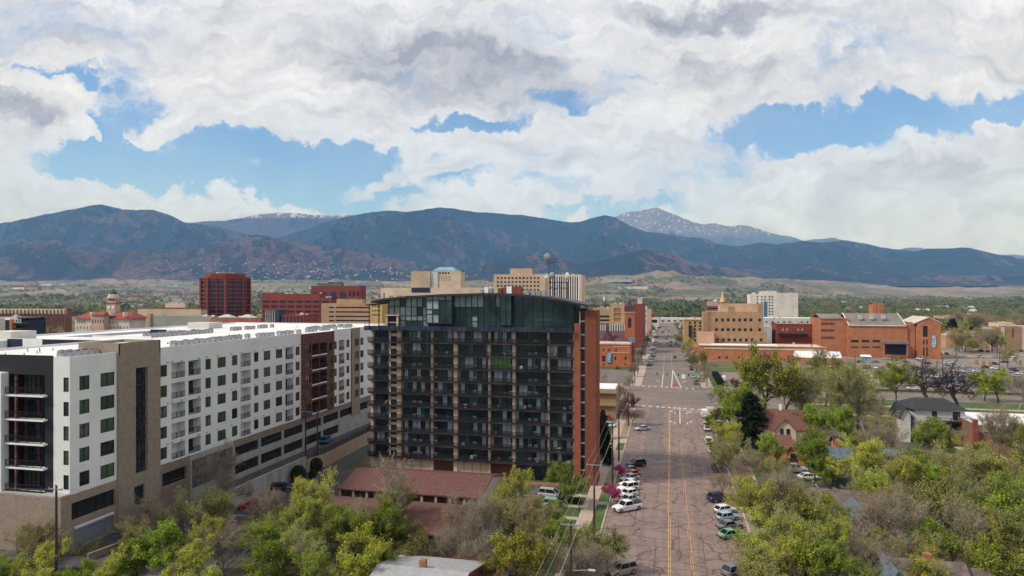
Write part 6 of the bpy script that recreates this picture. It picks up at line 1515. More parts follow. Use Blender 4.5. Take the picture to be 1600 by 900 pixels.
# ================================================================ GARAGES AND HOUSES
M_mar = mat('maroon_shingle', (.135, .064, .054), var=.18, scale=1.3, fn=lines(.42, .06, .8, 1)); M_marr = mat('maroon_shingle_dark', (.13, .055, .047), var=.18, scale=1.3)
M_post = mat('tan_post', (.42, .33, .22), var=.08, scale=.6)
def garage(x0, x1, y0, y1, ze, zr, label, n, roof):
    o = empty('garage_row', ((x0 + x1) / 2, (y0 + y1) / 2, 0), label, 'garage', 'low garages before the tower'); ym = (y0 + y1) / 2
    q = MB(); q.extr([(y0, ze - .25), (y0, ze), (ym, zr), (y1, ze), (y1, ze - .25), (ym, zr - .25)], x0, x1); q.build('roof', roof, o)
    q = MB(); q.v = [(x1 - .35, y0 + .3, 0), (x1 - .35, y1 - .3, 0), (x1 - .35, y1 - .3, ze - .26), (x1 - .35, ym, zr - .27), (x1 - .35, y0 + .3, ze - .26), (x1 - .15, y0 + .3, 0), (x1 - .15, y1 - .3, 0), (x1 - .15, y1 - .3, ze - .26), (x1 - .15, ym, zr - .27), (x1 - .15, y0 + .3, ze - .26)]
    q.f = [(0, 1, 2, 3, 4), (9, 8, 7, 6, 5), (0, 5, 6, 1), (1, 6, 7, 2), (2, 7, 8, 3), (3, 8, 9, 4), (4, 9, 5, 0)]; q.m = [0] * 7; q.build('end_wall', c_('cream_stucco', (.50, .42, .32)), o)
    MB().box(x0 + .3, x1 - .4, y0 + 1.0, y1 - .3, 0, ze - .3).build('wall', mat('garage_brown_wall', (.10, .055, .04), var=.2, scale=.6), o)
    pm = MB().box(-.22, .22, -.15, .15, 0, ze - .27).mesh('post', M_post)
    for i in range(n + 1): inst(pm, 'post', o, (x0 + .5 + (x1 - x0 - 1) * i / n, y0 + .35, 0), 0, True)
    dm = MB().box(-1.25, 1.25, -.03, .03, 0, 2.1).mesh('garage_door', mat('garage_door_brown', (.075, .035, .03), var=.15, scale=.8, fn=lines(.55, .05, .6)))
    w = (x1 - x0 - 1) / n
    for i in range(n): inst(dm, 'garage_door', o, (x0 + .5 + w * (i + .5), y0 + .95, .02), 0, True)
garage(-61.9, -33.2, 120.4, 137.6, 3.0, 4.9, 'garage row with maroon hipped roof directly before the tower', 10, M_mar)
garage(-60, -33.1, 100.4, 116.0, 3.0, 4.7, 'middle garage row with maroon roof half hidden by trees', 9, M_mar)
garage(-44, -22, 83.8, 95.8, 2.5, 3.1, 'nearest low garage with dark maroon roof and vents', 7, M_marr)
for i, (px_, py_) in enumerate(((639, 862), (682, 864), (761, 870))):
    x, y = G(px_, py_, 3.1); q = MB(); q.lathe([(.09, -.3), (.09, .1), (.2, .12), (.2, .22)], 8, (x, y, 3.2)); tag(q.build('roof_vent', M_ac), ['left', 'middle', 'right'][i] + ' small vent on the dark maroon garage roof', 'roof vent', 'vents on the near garage roof')
M_shin = mat('grey_shingle', (.30, .30, .31), var=.12, scale=1.5, fn=lines(.4, .05, .85, 1)); M_shd = mat('charcoal_shingle', (.035, .035, .04), var=.2, scale=1.4); M_shb = mat('brown_shingle', (.135, .058, .045), var=.2, scale=1.3); M_shg = mat('weathered_shingle', (.13, .10, .09), var=.3, scale=1.2); M_shbl = mat('blue_grey_shingle', (.10, .125, .15), var=.25, scale=1.4)
def house(name, label, x0, x1, y0, y1, zw, zr, wall, roof, ridge='x', over=.5, wins=(), z0=0, cat='house', chim=None):
    o = empty(name, ((x0 + x1) / 2, (y0 + y1) / 2, z0), label, cat); xm, ym = (x0 + x1) / 2, (y0 + y1) / 2
    q = MB()
    if ridge == 'x':
        q.extr([(y0, z0), (y1, z0), (y1, zw), (ym, zr - .15), (y0, zw)][::-1], x0, x1); q.build('wall', wall, o)
        q = MB(); k = (zr - zw) / (ym - y0) * over; q.extr([(y0 - over, zw - k - .02), (y0 - over, zw - k + .16), (ym, zr + .05), (y1 + over, zw - k + .16), (y1 + over, zw - k - .02), (ym, zr - .13)], x0 - over, x1 + over); r_ = q.build('roof', roof, o)
    else:
        q.extr([(x0, z0), (x1, z0), (x1, zw), (xm, zr - .15), (x0, zw)], y0, y1, 'y'); q.build('wall', wall, o)
        q = MB(); k = (zr - zw) / (xm - x0) * over; q.extr([(x0 - over, zw - k - .02), (x0 - over, zw - k + .16), (xm, zr + .05), (x1 + over, zw - k + .16), (x1 + over, zw - k - .02), (xm, zr - .13)], y0 - over, y1 + over, 'y'); r_ = q.build('roof', roof, o)
    for wx, wz, w, h in wins: MB().box(wx - w / 2 - .1, wx + w / 2 + .1, y0 - .06, y0 - .005, wz - .1, wz + h + .1).build('window_frame', M_whitep, o); MB().box(wx - w / 2, wx + w / 2, y0 - .09, y0 - .065, wz, wz + h).build('window', M_gdark, o)
    if chim: MB().box(chim[0] - .4, chim[0] + .4, chim[1] - .4, chim[1] + .4, zw, chim[2]).build('chimney', mat('rusty_chimney', (.30, .14, .08), var=.3, scale=2), o)
    return o
house('house', 'grey shingled house roof with small rusty chimney at the bottom edge', -35.6, -24.4, 73.5, 89.0, 3.9, 5.7, M_redbrick, M_shin, chim=(-30.2, 81.9, 6.6))
# cream house and orange annex
yh = 188
hx = lambda p, y=yh: XatY(p, y)
o = house('house', 'cream two storey house with brown hipped roof and front gable', hx(1188), hx(1262), yh, yh + 12, 5.6, 9.6, c_('cream_siding', (.56, .47, .33)), M_shb)
q = MB(); q.extr([(hx(1207), 0), (hx(1241), 0), (hx(1241), 5.6), (hx(1224), 8.4), (hx(1207), 5.6)], yh - 2.5, yh - .01, 'y'); q.build('gable_wall', MATS['cream_siding'], o)
q = MB(); xa, xm_, xb_ = hx(1205), hx(1224), hx(1243); q.extr([(xa, 5.2), (xm_, 8.45), (xb_, 5.2), (xb_, 5.4), (xm_, 8.65), (xa, 5.4)], yh - 3, yh + 5, 'y'); q.build('gable_roof', M_shb, o)
for p in (1219, 1229): MB().box(hx(p) - .45, hx(p) + .45, yh - 2.57, yh - 2.51, 4.6, 6.0).build('window', M_gdark, o)
MB().box(hx(1225) - .3, hx(1225) + .3, yh + 5.6, yh + 6.2, 9, 10.9).build('chimney', M_whitep, o)
yo = 176
o = house('house', 'small bright orange house with brown roof and narrow dark windows', XatY(1203, yo), XatY(1238, yo), yo, yo + 9, 3.6, 5.4, c_('orange_stucco', (.55, .17, .05)), M_shb)
house('house', 'orange gabled annex with two yellow framed windows', XatY(1226, yo), XatY(1253, yo), yo - 3, yo - .05, 3.3, 5.2, MATS['orange_stucco'], M_shb, ridge='y', wins=[(XatY(1237, yo - 3), .9, .8, 1.7), (XatY(1242.5, yo - 3), .9, .8, 1.7)])
tag(MB().box(XatY(1212, yo - 4), XatY(1246, yo - 4), yo - 4.6, yo - 4.4, 0, 1.7).build('wooden_fence', mat('dark_brown_fence', (.05, .02, .018), var=.2, scale=1, fn=None)), 'dark brown board fence before the orange annex', 'fence')
# white house with black stairs
yw = 207; wx = lambda p, y=yw: XatY(p, y); zw = lambda y, p=1470: Zat(y, wx(p), yw)
o = empty('house', (wx(1470), yw, 0), 'white two storey house with charcoal hipped roof and black outside stairs', 'house')
M_wst = c_('white_stucco', (.52, .51, .48)); zt = zw(640); MB().box(wx(1429), wx(1508), yw, yw + 13, 0, zt).build('wall', M_wst, o)
q = MB(); xa, xb_ = wx(1428) - .8, wx(1509) + .8; A = [(xa, yw - .8), (xb_, yw - .8), (xb_, yw + 13.8), (xa, yw + 13.8)]; zr2 = zt + 2.2
T = [(wx(1445), yw + 5.5), (wx(1490), yw + 5.5), (wx(1490), yw + 7.5), (wx(1445), yw + 7.5)]
for i in range(4): q.quad((*A[i], zt - .1), (*A[(i + 1) % 4], zt - .1), (*T[(i + 1) % 4], zr2), (*T[i], zr2))
q.poly([(*t, zr2) for t in T]); q.poly([(*t, zt - .1) for t in A[::-1]]); q.build('roof', M_shd, o)
for p, w, h, y in ((1460, 1.2, 2.2, zt - 2.7), (1492, 1.1, 2.2, zt - 2.7), (1497, 1.0, 2.2, zt - 2.7), (1490, .9, 2, .4)): MB().box(wx(p) - w / 2, wx(p) + w / 2, yw - .06, yw - .01, y, y + h).build('window', M_gdark, o)
zf = zt - 2.9; q = MB(); q.box(wx(1447), wx(1512), yw - 2.6, yw - .02, zf - .25, zf)
for p in (1448, 1463, 1480, 1497, 1511): q.box(wx(p) - .1, wx(p) + .1, yw - 2.6, yw - 2.4, 0, zf + 1.1)
q.box(wx(1447), wx(1512), yw - 2.62, yw - 2.55, zf + 1.0, zf + 1.12); q.build('balcony', M_rail, o)
q = MB()
for i in range(14): q.box(wx(1478) + i * .42, wx(1478) + i * .42 + .5, yw - 3.8, yw - 2.65, zf * i / 14, zf * i / 14 + .16)
q.tube((wx(1478), yw - 3.8, 1), (wx(1478) + 6.2, yw - 3.8, zf + 1), .06, n=4); q.build('stairs', M_rail, o)
pk = cached('pk', lambda: MB().box(-.02, .02, -.02, .02, 0, 1.0).mesh('railing_bar', M_rail))
for i in range(30): inst(pk, 'railing_bar', o, (wx(1447) + (wx(1512) - wx(1447)) * i / 29, yw - 2.58, zf), 0, True)
q = MB(); q.box(wx(1450), wx(1511), yw - .04, yw - .01, 0, zf - .25); q.build('timber_wall', c_('half_timber', (.06, .06, .065), fn=lines(1.1, .7, .3, 0)), o)
house('house', 'narrow gabled white wing left of the charcoal roofed house', wx(1406), wx(1421), yw - 1, yw + 8, zt - 1.6, zt + .6, M_wst, M_shd, ridge='y')
slab('driveway', wx(1478), wx(1528), yw - 22, yw - 4.5, mat('tan_concrete_drive', (.36, .28, .22), var=.1, scale=.4), .06)
# brick building with white roof
o = empty('brick_building', (XatY(1560, 200), 200, 0), 'brown brick building with flat white roof and rooftop units', 'building')
yb3 = 198; MB().box(XatY(1519, yb3), XatY(1680, yb3), yb3, yb3 + 22, 0, 6.6).build('wall', c_('brown_wall_brick', (.22, .12, .08), scale=.3, fn=brick(3)), o)
MB().box(XatY(1519, yb3) + .4, XatY(1680, yb3), yb3 + .4, yb3 + 21.6, 6.6, 6.72).build('roof', M_roofw, o); MB().box(XatY(1519, yb3) - .1, XatY(1519, yb3) + .4, yb3 - .1, yb3 + 22, 6.6, 7.2).build('parapet', MATS['brown_wall_brick'], o)
MB().box(XatY(1519, yb3) - .02, XatY(1526, yb3), yb3 - 1, yb3 - .01, 0, 8.2).build('chimney', M_redbrick, o)
MB().box(XatY(1528, yb3), XatY(1680, yb3), yb3 - .3, yb3 - .02, 5.0, 6.65).build('tan_band', c_('drab_band', (.34, .28, .19)), o)
for p in (1568, 1590): MB().box(XatY(p, yb3) - 1.2, XatY(p, yb3) + 1.2, yb3 + 4, yb3 + 6, 6.72, 8.0).build('roof_unit', M_lgrey, o)
# roofs among the trees
def hous_at(px, py, zr, w, l, zw, wall, roof, ridge, label, **k):
    x, y = G(px, py, zr); return house('house', label, x - w / 2, x + w / 2, y - l / 2, y + l / 2, zw, zr, wall, roof, ridge, **k)
hous_at(1348, 700, 7.5, 13, 10, 4.5, c_('teal_siding', (.10, .17, .16)), M_shbl, 'x', 'house with blue grey roof and brick chimneys among green trees', chim=(G(1348, 700, 7.5)[0] - 5, G(1348, 700, 7.5)[1], 9))
hous_at(1365, 712, 6.4, 8, 9, 4.2, MATS['teal_siding'], M_shbl, 'y', 'lower blue grey gabled house in front of the brick chimney house')
hous_at(1294, 764, 6.2, 13, 9, 3.6, c_('pale_siding', (.42, .38, .32)), M_shg, 'x', 'house with weathered brown roof between trees right of the street')
hous_at(1342, 788, 6.8, 5.5, 8, 3.6, c_('pale_stucco', (.55, .50, .45)), M_shbl, 'y', 'house with steep blue grey roof and pale gable end')
hous_at(1440, 874, 6.2, 9, 7, 3.5, c_('brown_siding', (.20, .16, .12)), M_shg, 'x', 'brown shingled roof at the bottom edge right', chim=(G(1449, 874, 6.2)[0], G(1449, 874, 6.2)[1], 7.0))
hous_at(1390, 876, 6.2, 3, 6, 4.0, c_('sage_siding', (.25, .34, .24)), M_shbl, 'y', 'pale green gable house beside the brown roof at the bottom edge')
hous_at(1496, 886, 5.4, 7, 6, 3.2, MATS['brown_siding'], M_shg, 'x', 'brown roof with dark dormer at the bottom edge, far right')
hous_at(1330, 682, 5.0, 8, 6, 3.2, MATS['orange_stucco'], M_shd, 'x', 'small orange shed with dark roof among green trees')
hous_at(1560, 716, 5.5, 14, 9, 3.2, MATS['brown_siding'], M_shg, 'x', 'long dull roof under the bare trees at the right edge')
# motel behind the tower
o = empty('office_building', (-24, 228, 0), 'tan flat roofed two storey building with white roof behind the tower end', 'building')
MB().box(-45, -16.2, 223, 238, 0, 9.6).build('wall', c_('drab_tan_stucco', (.30, .21, .12)), o); MB().box(-44.6, -16.6, 223.4, 237.6, 9.6, 9.72).build('roof', M_roofw, o)
MB().box(-45, -16.2, 222.1, 222.99, 4.3, 5.0).build('floor_band', MATS['drab_tan_stucco'], o); MB().box(-45.2, -16, 222.0, 238.2, 8.4, 9.7, 't').build('parapet_band', c_('tan_band', (.36, .27, .17)), o)
for x_, z_ in ((-22.5, 5.4), (-27.5, 1.2), (-32, 5.4)): MB().box(x_ - .9, x_ + .9, 222.9, 222.98, z_, z_ + 2.2).build('window', M_gdark, o)
# stone fence piers and brick piers by the museum car park
pm = MB().box(-.7, .7, -.7, .7, 0, 3.2).mesh('fence_pier', M_ochre)
for i, p in enumerate((1524, 1526.5, 1536.5, 1547)):
    x, y = G(p, 570 + (p - 1524) * .2); tag(inst(pm, 'fence_pier', None, (x, y, 0)), ['leftmost', 'second', 'third', 'rightmost'][i] + ' tan fence pier beside the museum car park', 'pier', 'tan fence piers')
# low hedge wall along the car park
tag(MB().box(78, 190, 311, 311.6, 0, 1.1).build('garden_wall', mat('dull_brown_hedge_wall', (.10, .055, .04), var=.3, scale=.8)), 'low dark brown wall along the avenue side of the museum car park', 'wall')
# ================================================================ TREES
def leaf_mat(n, c, var=.35, hue=.03):
    m = bpy.data.materials.new(n); m.use_nodes = True; t = m.node_tree; b = NB(t); p = t.nodes['Principled BSDF']
    p.inputs['Roughness'].default_value = .7; p.inputs['Specular IOR Level'].default_value = .15
    oi = b.n('ShaderNodeObjectInfo').outputs['Random']; g = b.n('ShaderNodeNewGeometry').outputs['Random Per Island']
    co = b.n('ShaderNodeTexCoord').outputs['Object']
    hs = b.n('ShaderNodeHueSaturation'); hs.inputs['Color'].default_value = (*c, 1)
    b.set(hs.inputs['Hue'], b.m('ADD', b.rng(oi, 0, 1, .5 - hue, .5 + hue, False), b.rng(g, 0, 1, -.012, .012, False)))
    cl = b.noise(co, .55, 3, .6)
    v = b.m('MULTIPLY', b.rng(g, 0, 1, 1 - var, 1 + var, False), b.rng(b.m('FRACT', b.m('MULTIPLY', oi, 5.3)), 0, 1, .78, 1.2, False))
    v = b.m('MULTIPLY', v, b.rng(cl, .35, .65, .8, 1.25))
    b.set(hs.inputs['Value'], v); b.set(hs.inputs['Saturation'], b.rng(cl, .3, .7, .85, 1.1)); b.set(p.inputs['Base Color'], hs.outputs[0])
    tr = b.n('ShaderNodeBsdfTranslucent'); b.set(tr.inputs[0], hs.outputs[0]); mx = b.n('ShaderNodeMixShader'); mx.inputs[0].default_value = .5
    o = t.nodes['Material Output']; b.set(mx.inputs[1], p.outputs[0]); b.set(mx.inputs[2], tr.outputs[0]); b.set(o.inputs[0], mx.outputs[0])
    return m
LM = dict(Y=leaf_mat('leaf_yellow_green', (.43, .46, .055)), O=leaf_mat('leaf_olive', (.375, .365, .09)), G=leaf_mat('leaf_fresh_green', (.29, .37, .045), .35, .012), B=leaf_mat('bud_brown', (.38, .335, .18)), E=leaf_mat('needle_dark', (.030, .042, .016)), P=leaf_mat('blossom_pink', (.62, .11, .30), .3, .01), R=leaf_mat('bud_red', (.17, .075, .06)))
BK = dict(grey=mat('bark_grey', (.14, .112, .09), var=.3, scale=2), dark=mat('bark_dark', (.045, .034, .03), var=.3, scale=2), pale=mat('bark_pale', (.26, .215, .175), var=.25, scale=2), brown=mat('twig_brown', (.29, .235, .175), var=.3, scale=2), red=mat('twig_reddish', (.15, .075, .06), var=.3, scale=2))
def unit(v): return v / (np.linalg.norm(v, axis=-1, keepdims=True) + 1e-9)
def tubes(P0_, P1_, R0, R1, n):
    P0_, P1_ = np.array(P0_), np.array(P1_); R0, R1 = np.array(R0), np.array(R1); d = unit(P1_ - P0_)
    a = np.where(np.abs(d[:, 2:3]) < .9, np.array([[0, 0, 1.0]]), np.array([[1.0, 0, 0]])); u = unit(np.cross(d, a)); w = np.cross(d, u)
    t = np.arange(n) * 2 * np.pi / n; ring = u[:, None, :] * np.cos(t)[None, :, None] + w[:, None, :] * np.sin(t)[None, :, None]
    V = np.concatenate([P0_[:, None] + ring * R0[:, None, None], P1_[:, None] + ring * R1[:, None, None]], 1).reshape(-1, 3)
    base = np.arange(len(P0_))[:, None] * 2 * n; i = np.arange(n)[None]; j = (i + 1) % n
    Fc = np.stack([base + i, base + j, base + n + j, base + n + i], -1).reshape(-1, 4)
    return V, Fc
def np_mesh(name, parts):
    """parts: list of (V, F, material)"""
    me = bpy.data.meshes.new(name); off = 0; Vs, Fs, Ms = [], [], []
    for k, (V, Fc, m) in enumerate(parts):
        Vs.append(V); Fs.append(Fc + off); off += len(V); Ms.append(np.full(len(Fc), k, np.int32)); me.materials.append(m)
    V = np.concatenate(Vs).astype(np.float32); Fc = np.concatenate(Fs).astype(np.int32)
    me.vertices.add(len(V)); me.vertices.foreach_set('co', V.reshape(-1)); me.loops.add(Fc.size); me.loops.foreach_set('vertex_index', Fc.reshape(-1))
    me.polygons.add(len(Fc)); me.polygons.foreach_set('loop_start', np.arange(0, Fc.size, 4, dtype=np.int32)); me.polygons.foreach_set('material_index', np.concatenate(Ms))
    me.update(calc_edges=True); return me
def quads(C, size, rng, flat=0.0):
    n = len(C); a = unit(rng.normal(size=(n, 3))); b_ = unit(np.cross(a, unit(rng.normal(size=(n, 3)))))
    s = (size * rng.uniform(.55, 1.35, n))[:, None]; s2 = s * rng.uniform(.5, 1.0, n)[:, None]
    V = np.stack([C - a * s - b_ * s2 * .2, C + b_ * s2, C + a * s + b_ * s2 * .1, C - b_ * s2], 1).reshape(-1, 3)
    return V, np.arange(4 * n).reshape(-1, 4)
def gen_tree(seed, kind='Y', bark='grey', leaves=10, lsize=.16, up=.35, spread=1.0, wild=.35, twigr=.022, trunk=.28, clump=.45, lv=4, heavy=1.0):
    """unit tree: crown radius about 5 m, crown centre near z 6.3, total height near 11.5"""
    rng = np.random.default_rng(seed); r = random.Random(seed)
    thick = ([], [], [], []); thin = ([], [], [], []); tips = []
    nb_ = [0, 7, 6, 5, 5]
    def limb(p, d, L, rad, lev):
        segs = 4 if lev < 2 else 3 if lev < 3 else 2; pts = [p]; rs = [rad]
        dd_ = d.copy()
        for i in range(segs):
            dd_ = unit(dd_ + rng.normal(size=3) * wild * (.5 if lev == 0 else 1) * .45 + np.array([0, 0, up * (.25 if lev else 0)])); p = p + dd_ * L / segs
            pts.append(p); rs.append(rad * (1 - (.5 if lev == 0 else .72) * (i + 1) / segs))
        tg = thick if lev <= 2 else thin
        for i in range(segs): tg[0].append(pts[i]); tg[1].append(pts[i + 1]); tg[2].append(rs[i]); tg[3].append(rs[i + 1])
        if lev >= lv - 1: tips.append((pts[0], pts[-1], lev))
        if lev >= lv: return
        k = nb_[lev + 1] if lev else 7
        for c in range(k):
            t = (.30 if lev else .55) + (.70 if lev else .45) * (c + r.random() * .6) / k; t = min(t, 1.0)
            f_ = t * segs; i = min(segs - 1, int(f_)); q = pts[i] + (pts[i + 1] - pts[i]) * (f_ - i)
            axis = unit(pts[i + 1] - pts[i]); side = unit(np.cross(axis, rng.normal(size=3)))
            ang = (.55 + .5 * r.random()) * (1.25 if lev == 0 and c < 3 else 1.0) * spread
            nd = unit(axis * math.cos(ang) + side * math.sin(ang)); nd[2] = max(nd[2], -.25 if lev else .1)
            limb(q, unit(nd), L * ((.95, .62, .55, .6)[lev]) * r.uniform(.75, 1.1), max(rs[i] * (.55, .55, .5, .6)[lev], twigr * .6), lev + 1)
    limb(np.zeros(3), np.array([.03, 0, 1.0]), 4.6, trunk * heavy, 0)
    allp = np.array(thin[1] + thick[1]); c = allp[:, :2].mean(0); R_ = np.percentile(np.hypot(*(allp[:, :2] - c).T), 92); zt = np.percentile(allp[:, 2], 99)
    s = np.array([5.0 / R_, 5.0 / R_, 11.3 / zt])
    def sc(t): return np.array(t[0]) * s, np.array(t[1]) * s, np.array(t[2]), np.array(t[3])
    a = sc(thick); b_ = sc(thin)
    trunk_me = np_mesh('trunk', [(*tubes(*a, 6), BK[bark])])
    TP0 = np.array([t[0] for t in tips]) * s; TP1 = np.array([t[1] for t in tips]) * s
    parts = [(*tubes(b_[0], b_[1], np.maximum(b_[2], twigr), np.maximum(b_[3], twigr * .6), 3), BK['brown' if bark in ('grey', 'pale') else 'red' if kind == 'R' else bark])]
    # fine twigs
    k = 3; o = np.repeat(np.arange(len(tips)), k); t = rng.uniform(.2, 1, len(o))[:, None]; q0 = TP0[o] + (TP1[o] - TP0[o]) * t; q1 = q0 + unit(unit(TP1[o] - TP0[o]) + rng.normal(size=(len(o), 3)) * .6 + [0, 0, .2]) * rng.uniform(.3, .8, len(o))[:, None]
    parts.append((*tubes(q0, q1, np.full(len(o), twigr * .8), np.full(len(o), twigr * .4), 3), BK['brown' if bark in ('grey', 'pale') else 'red' if kind == 'R' else bark]))
    if leaves:
        dens = np.array([max(0, noise.noise(Vector((float(x[0]) * .28, float(x[1]) * .28, float(x[2]) * .28 + seed))) + .55) for x in TP1]); cntl = rng.poisson(leaves * dens * 1.5)
        o = np.repeat(np.arange(len(tips)), cntl); t = rng.uniform(.1, 1.15, len(o))[:, None]
        C = TP0[o] + (TP1[o] - TP0[o]) * t + rng.normal(size=(len(o), 3)) * clump * .45
        parts.append((*quads(C, lsize, rng), LM[kind]))
    return trunk_me, np_mesh('crown', parts)
def gen_pine(seed):
    rng = np.random.default_rng(seed); thick = ([], [], [], []); C = []; br = ([], [], [], [])
    for i in range(6): thick[0].append([0, 0, i * 1.9]); thick[1].append([0, 0, i * 1.9 + 1.9]); thick[2].append(.24 * (1 - i / 6.5)); thick[3].append(.24 * (1 - (i + 1) / 6.5))
    for i in range(230):
        z = 1.2 + 10 * (i / 230) ** .9; R_ = 5.0 * (1 - ((z - 1.2) / 10.6) ** 1.6) ** .8 * rng.uniform(.7, 1.08) + .2; a = rng.uniform(0, 6.28)
        p0 = np.array([0, 0, z]); p1 = np.array([math.cos(a) * R_, math.sin(a) * R_, z - R_ * .18 + .3]); br[0].append(p0); br[1].append(p1); br[2].append(.05); br[3].append(.015)
        n = int(24 + R_ * 26); t = rng.uniform(.15, 1, n)[:, None] ** .7; side = np.array([-math.sin(a), math.cos(a), 0]); C.append(p0 + (p1 - p0) * t + side * rng.normal(size=(n, 1)) * R_ * .14 * (1.2 - t) + rng.normal(size=(n, 3)) * .12)
    V = quads(np.concatenate(C), .17, rng)
    return np_mesh('trunk', [(*tubes(*map(np.array, thick), 6), BK['dark'])]), np_mesh('crown', [(*tubes(*map(np.array, br), 3), BK['dark']), (*V, LM['E'])])
TP = {
    'Y': [gen_tree(1, 'Y', 'grey', 18, .12), gen_tree(2, 'Y', 'grey', 18, .125, up=.5, spread=.85), gen_tree(12, 'Y', 'dark', 20, .125, wild=.5)],
    'G': [gen_tree(3, 'G', 'grey', 23, .12), gen_tree(4, 'G', 'dark', 26, .12, spread=.9, up=.5)],
    'O': [gen_tree(5, 'O', 'grey', 12, .11, wild=.5), gen_tree(6, 'O', 'dark', 10, .11, spread=1.1), gen_tree(13, 'O', 'grey', 10, .11, up=.7, spread=.8)],
    'B': [gen_tree(7, 'B', 'grey', 3.5, .08, wild=.5, twigr=.02), gen_tree(8, 'B', 'pale', 3, .08, up=.6, spread=.85, twigr=.02), gen_tree(14, 'B', 'grey', 3.5, .08, up=.8, spread=.7, twigr=.02)],
    'D': [gen_tree(9, 'B', 'dark', 0, .1, wild=.8, lv=3, heavy=1.9, twigr=.035, spread=1.15), gen_tree(15, 'B', 'dark', 0, .1, wild=.85, lv=3, heavy=1.8, twigr=.035, spread=1.25)],
    'W': [gen_tree(16, 'B', 'pale', 0, .1, wild=.7, lv=3, heavy=1.3, twigr=.05)],
    'R': [gen_tree(10, 'R', 'dark', 5, .10, wild=.45)],
    'P': [gen_tree(11, 'P', 'dark', 24, .20, wild=.4)],
    'E': [gen_pine(1), gen_pine(2)]}
for k in TP:
    for i, (a, b_) in enumerate(TP[k]): a.name = 'trunk'; b_.name = 'crown'
KN = dict(Y=('leafy_tree', 'yellow green leafing tree'), G=('leafy_tree', 'fresh green leafy tree'), O=('budding_tree', 'olive tinted sparsely leafing tree'), B=('bare_tree', 'bare grey brown tree full of fine twigs'), D=('bare_tree', 'dark bare tree with heavy crooked limbs'), W=('bare_tree', 'bare pale limbed tree'), R=('budding_tree', 'reddish budding tree'), P=('blossom_tree', 'bright pink blossoming tree'), E=('evergreen_tree', 'dark evergreen tree'))
rt_ = random.Random(5)
def tree_at(x, y, rad, hgt, kind, label, group, z=0):
    a, b_ = rt_.choice(TP[kind]); o = empty(KN[kind][0], (x, y, z), label, 'tree', group, rt_.uniform(0, 6.28)); s = rad / 5; sz = hgt / 11.3
    o.scale = (s, s, sz); inst(a, 'trunk', o); inst(b_, 'crown', o); return o
TL = []
def tree(px, py, rpx, kind, tall=1.0, z0=0):
    k = 1.2 * tall
    d = (H - z0) * F / (py - HY + k * rpx); x, y = world(px, d); TL.append((px, py, x, y, rpx * d / F, 2.26 * rpx * d / F * tall, kind, z0))
LEFT = [(18, 870, 40, 'O'), (62, 893, 36, 'Y'), (132, 868, 22, 'O'), (180, 892, 34, 'Y'), (222, 822, 40, 'B'), (255, 838, 34, 'O'), (292, 806, 42, 'O'), (340, 752, 40, 'B', 1.25), (322, 800, 36, 'B'), (212, 880, 36, 'G'), (255, 868, 44, 'G'), (308, 858, 44, 'Y'), (352, 866, 44, 'B'), (392, 856, 44, 'G'),
        (425, 806, 38, 'B', 1.1), (410, 830, 34, 'O'), (462, 826, 46, 'Y'), (500, 792, 42, 'Y', 1.1), (470, 878, 46, 'O'), (520, 850, 44, 'G'), (548, 822, 36, 'B'), (566, 880, 48, 'Y'), (600, 835, 40, 'G', 1.1), (622, 776, 44, 'W', 1.35), (615, 800, 38, 'O'), (590, 888, 36, 'G'), (640, 870, 30, 'O'), (716, 820, 36, 'B', 1.1),
        (792, 788, 38, 'Y', 1.3), (762, 826, 42, 'B', 1.2), (800, 842, 48, 'O', 1.1), (832, 836, 44, 'G'), (868, 848, 40, 'G'), (812, 884, 48, 'Y'), (855, 888, 44, 'B'), (885, 866, 34, 'O'), (900, 884, 36, 'B'), (950, 862, 34, 'O'), (936, 890, 36, 'B'), (892, 752, 29, 'G'), (700, 862, 30, 'B'), (745, 872, 34, 'B'),
        (300, 896, 40, 'Y'), (425, 893, 44, 'G'), (500, 900, 40, 'Y'), (20, 900, 30, 'Y'), (125, 905, 26, 'Y'), (650, 840, 26, 'O'), (570, 845, 30, 'G')]
WALK = [(951, 772, 12, 'P'), (965, 736, 8, 'P'), (982, 640, 20, 'R', 1.1), (968, 618, 16, 'R'), (988, 652, 10, 'B'), (946, 688, 13, 'E', 1.8), (942, 662, 12, 'E', 1.7), (950, 708, 10, 'E', 1.6), (985, 598, 10, 'B'), (992, 578, 9, 'O'), (998, 566, 9, 'B'), (1002, 553, 8, 'O'), (1005, 543, 7, 'B'), (1010, 532, 7, 'G'), (1014, 522, 7, 'B'), (1018, 514, 6, 'G'), (1012, 514, 6, 'O'), (935, 588, 14, 'B'), (940, 604, 8, 'B'),
        (1094, 583, 14, 'B', 1.1), (1087, 566, 14, 'O', 1.2), (1080, 553, 12, 'B', 1.2), (1075, 543, 10, 'Y'), (1070, 532, 9, 'O'), (1065, 523, 8, 'B'), (1062, 515, 7, 'O'), (1058, 509, 6, 'B'), (1104, 592, 11, 'B'), (1148, 600, 9, 'R')]
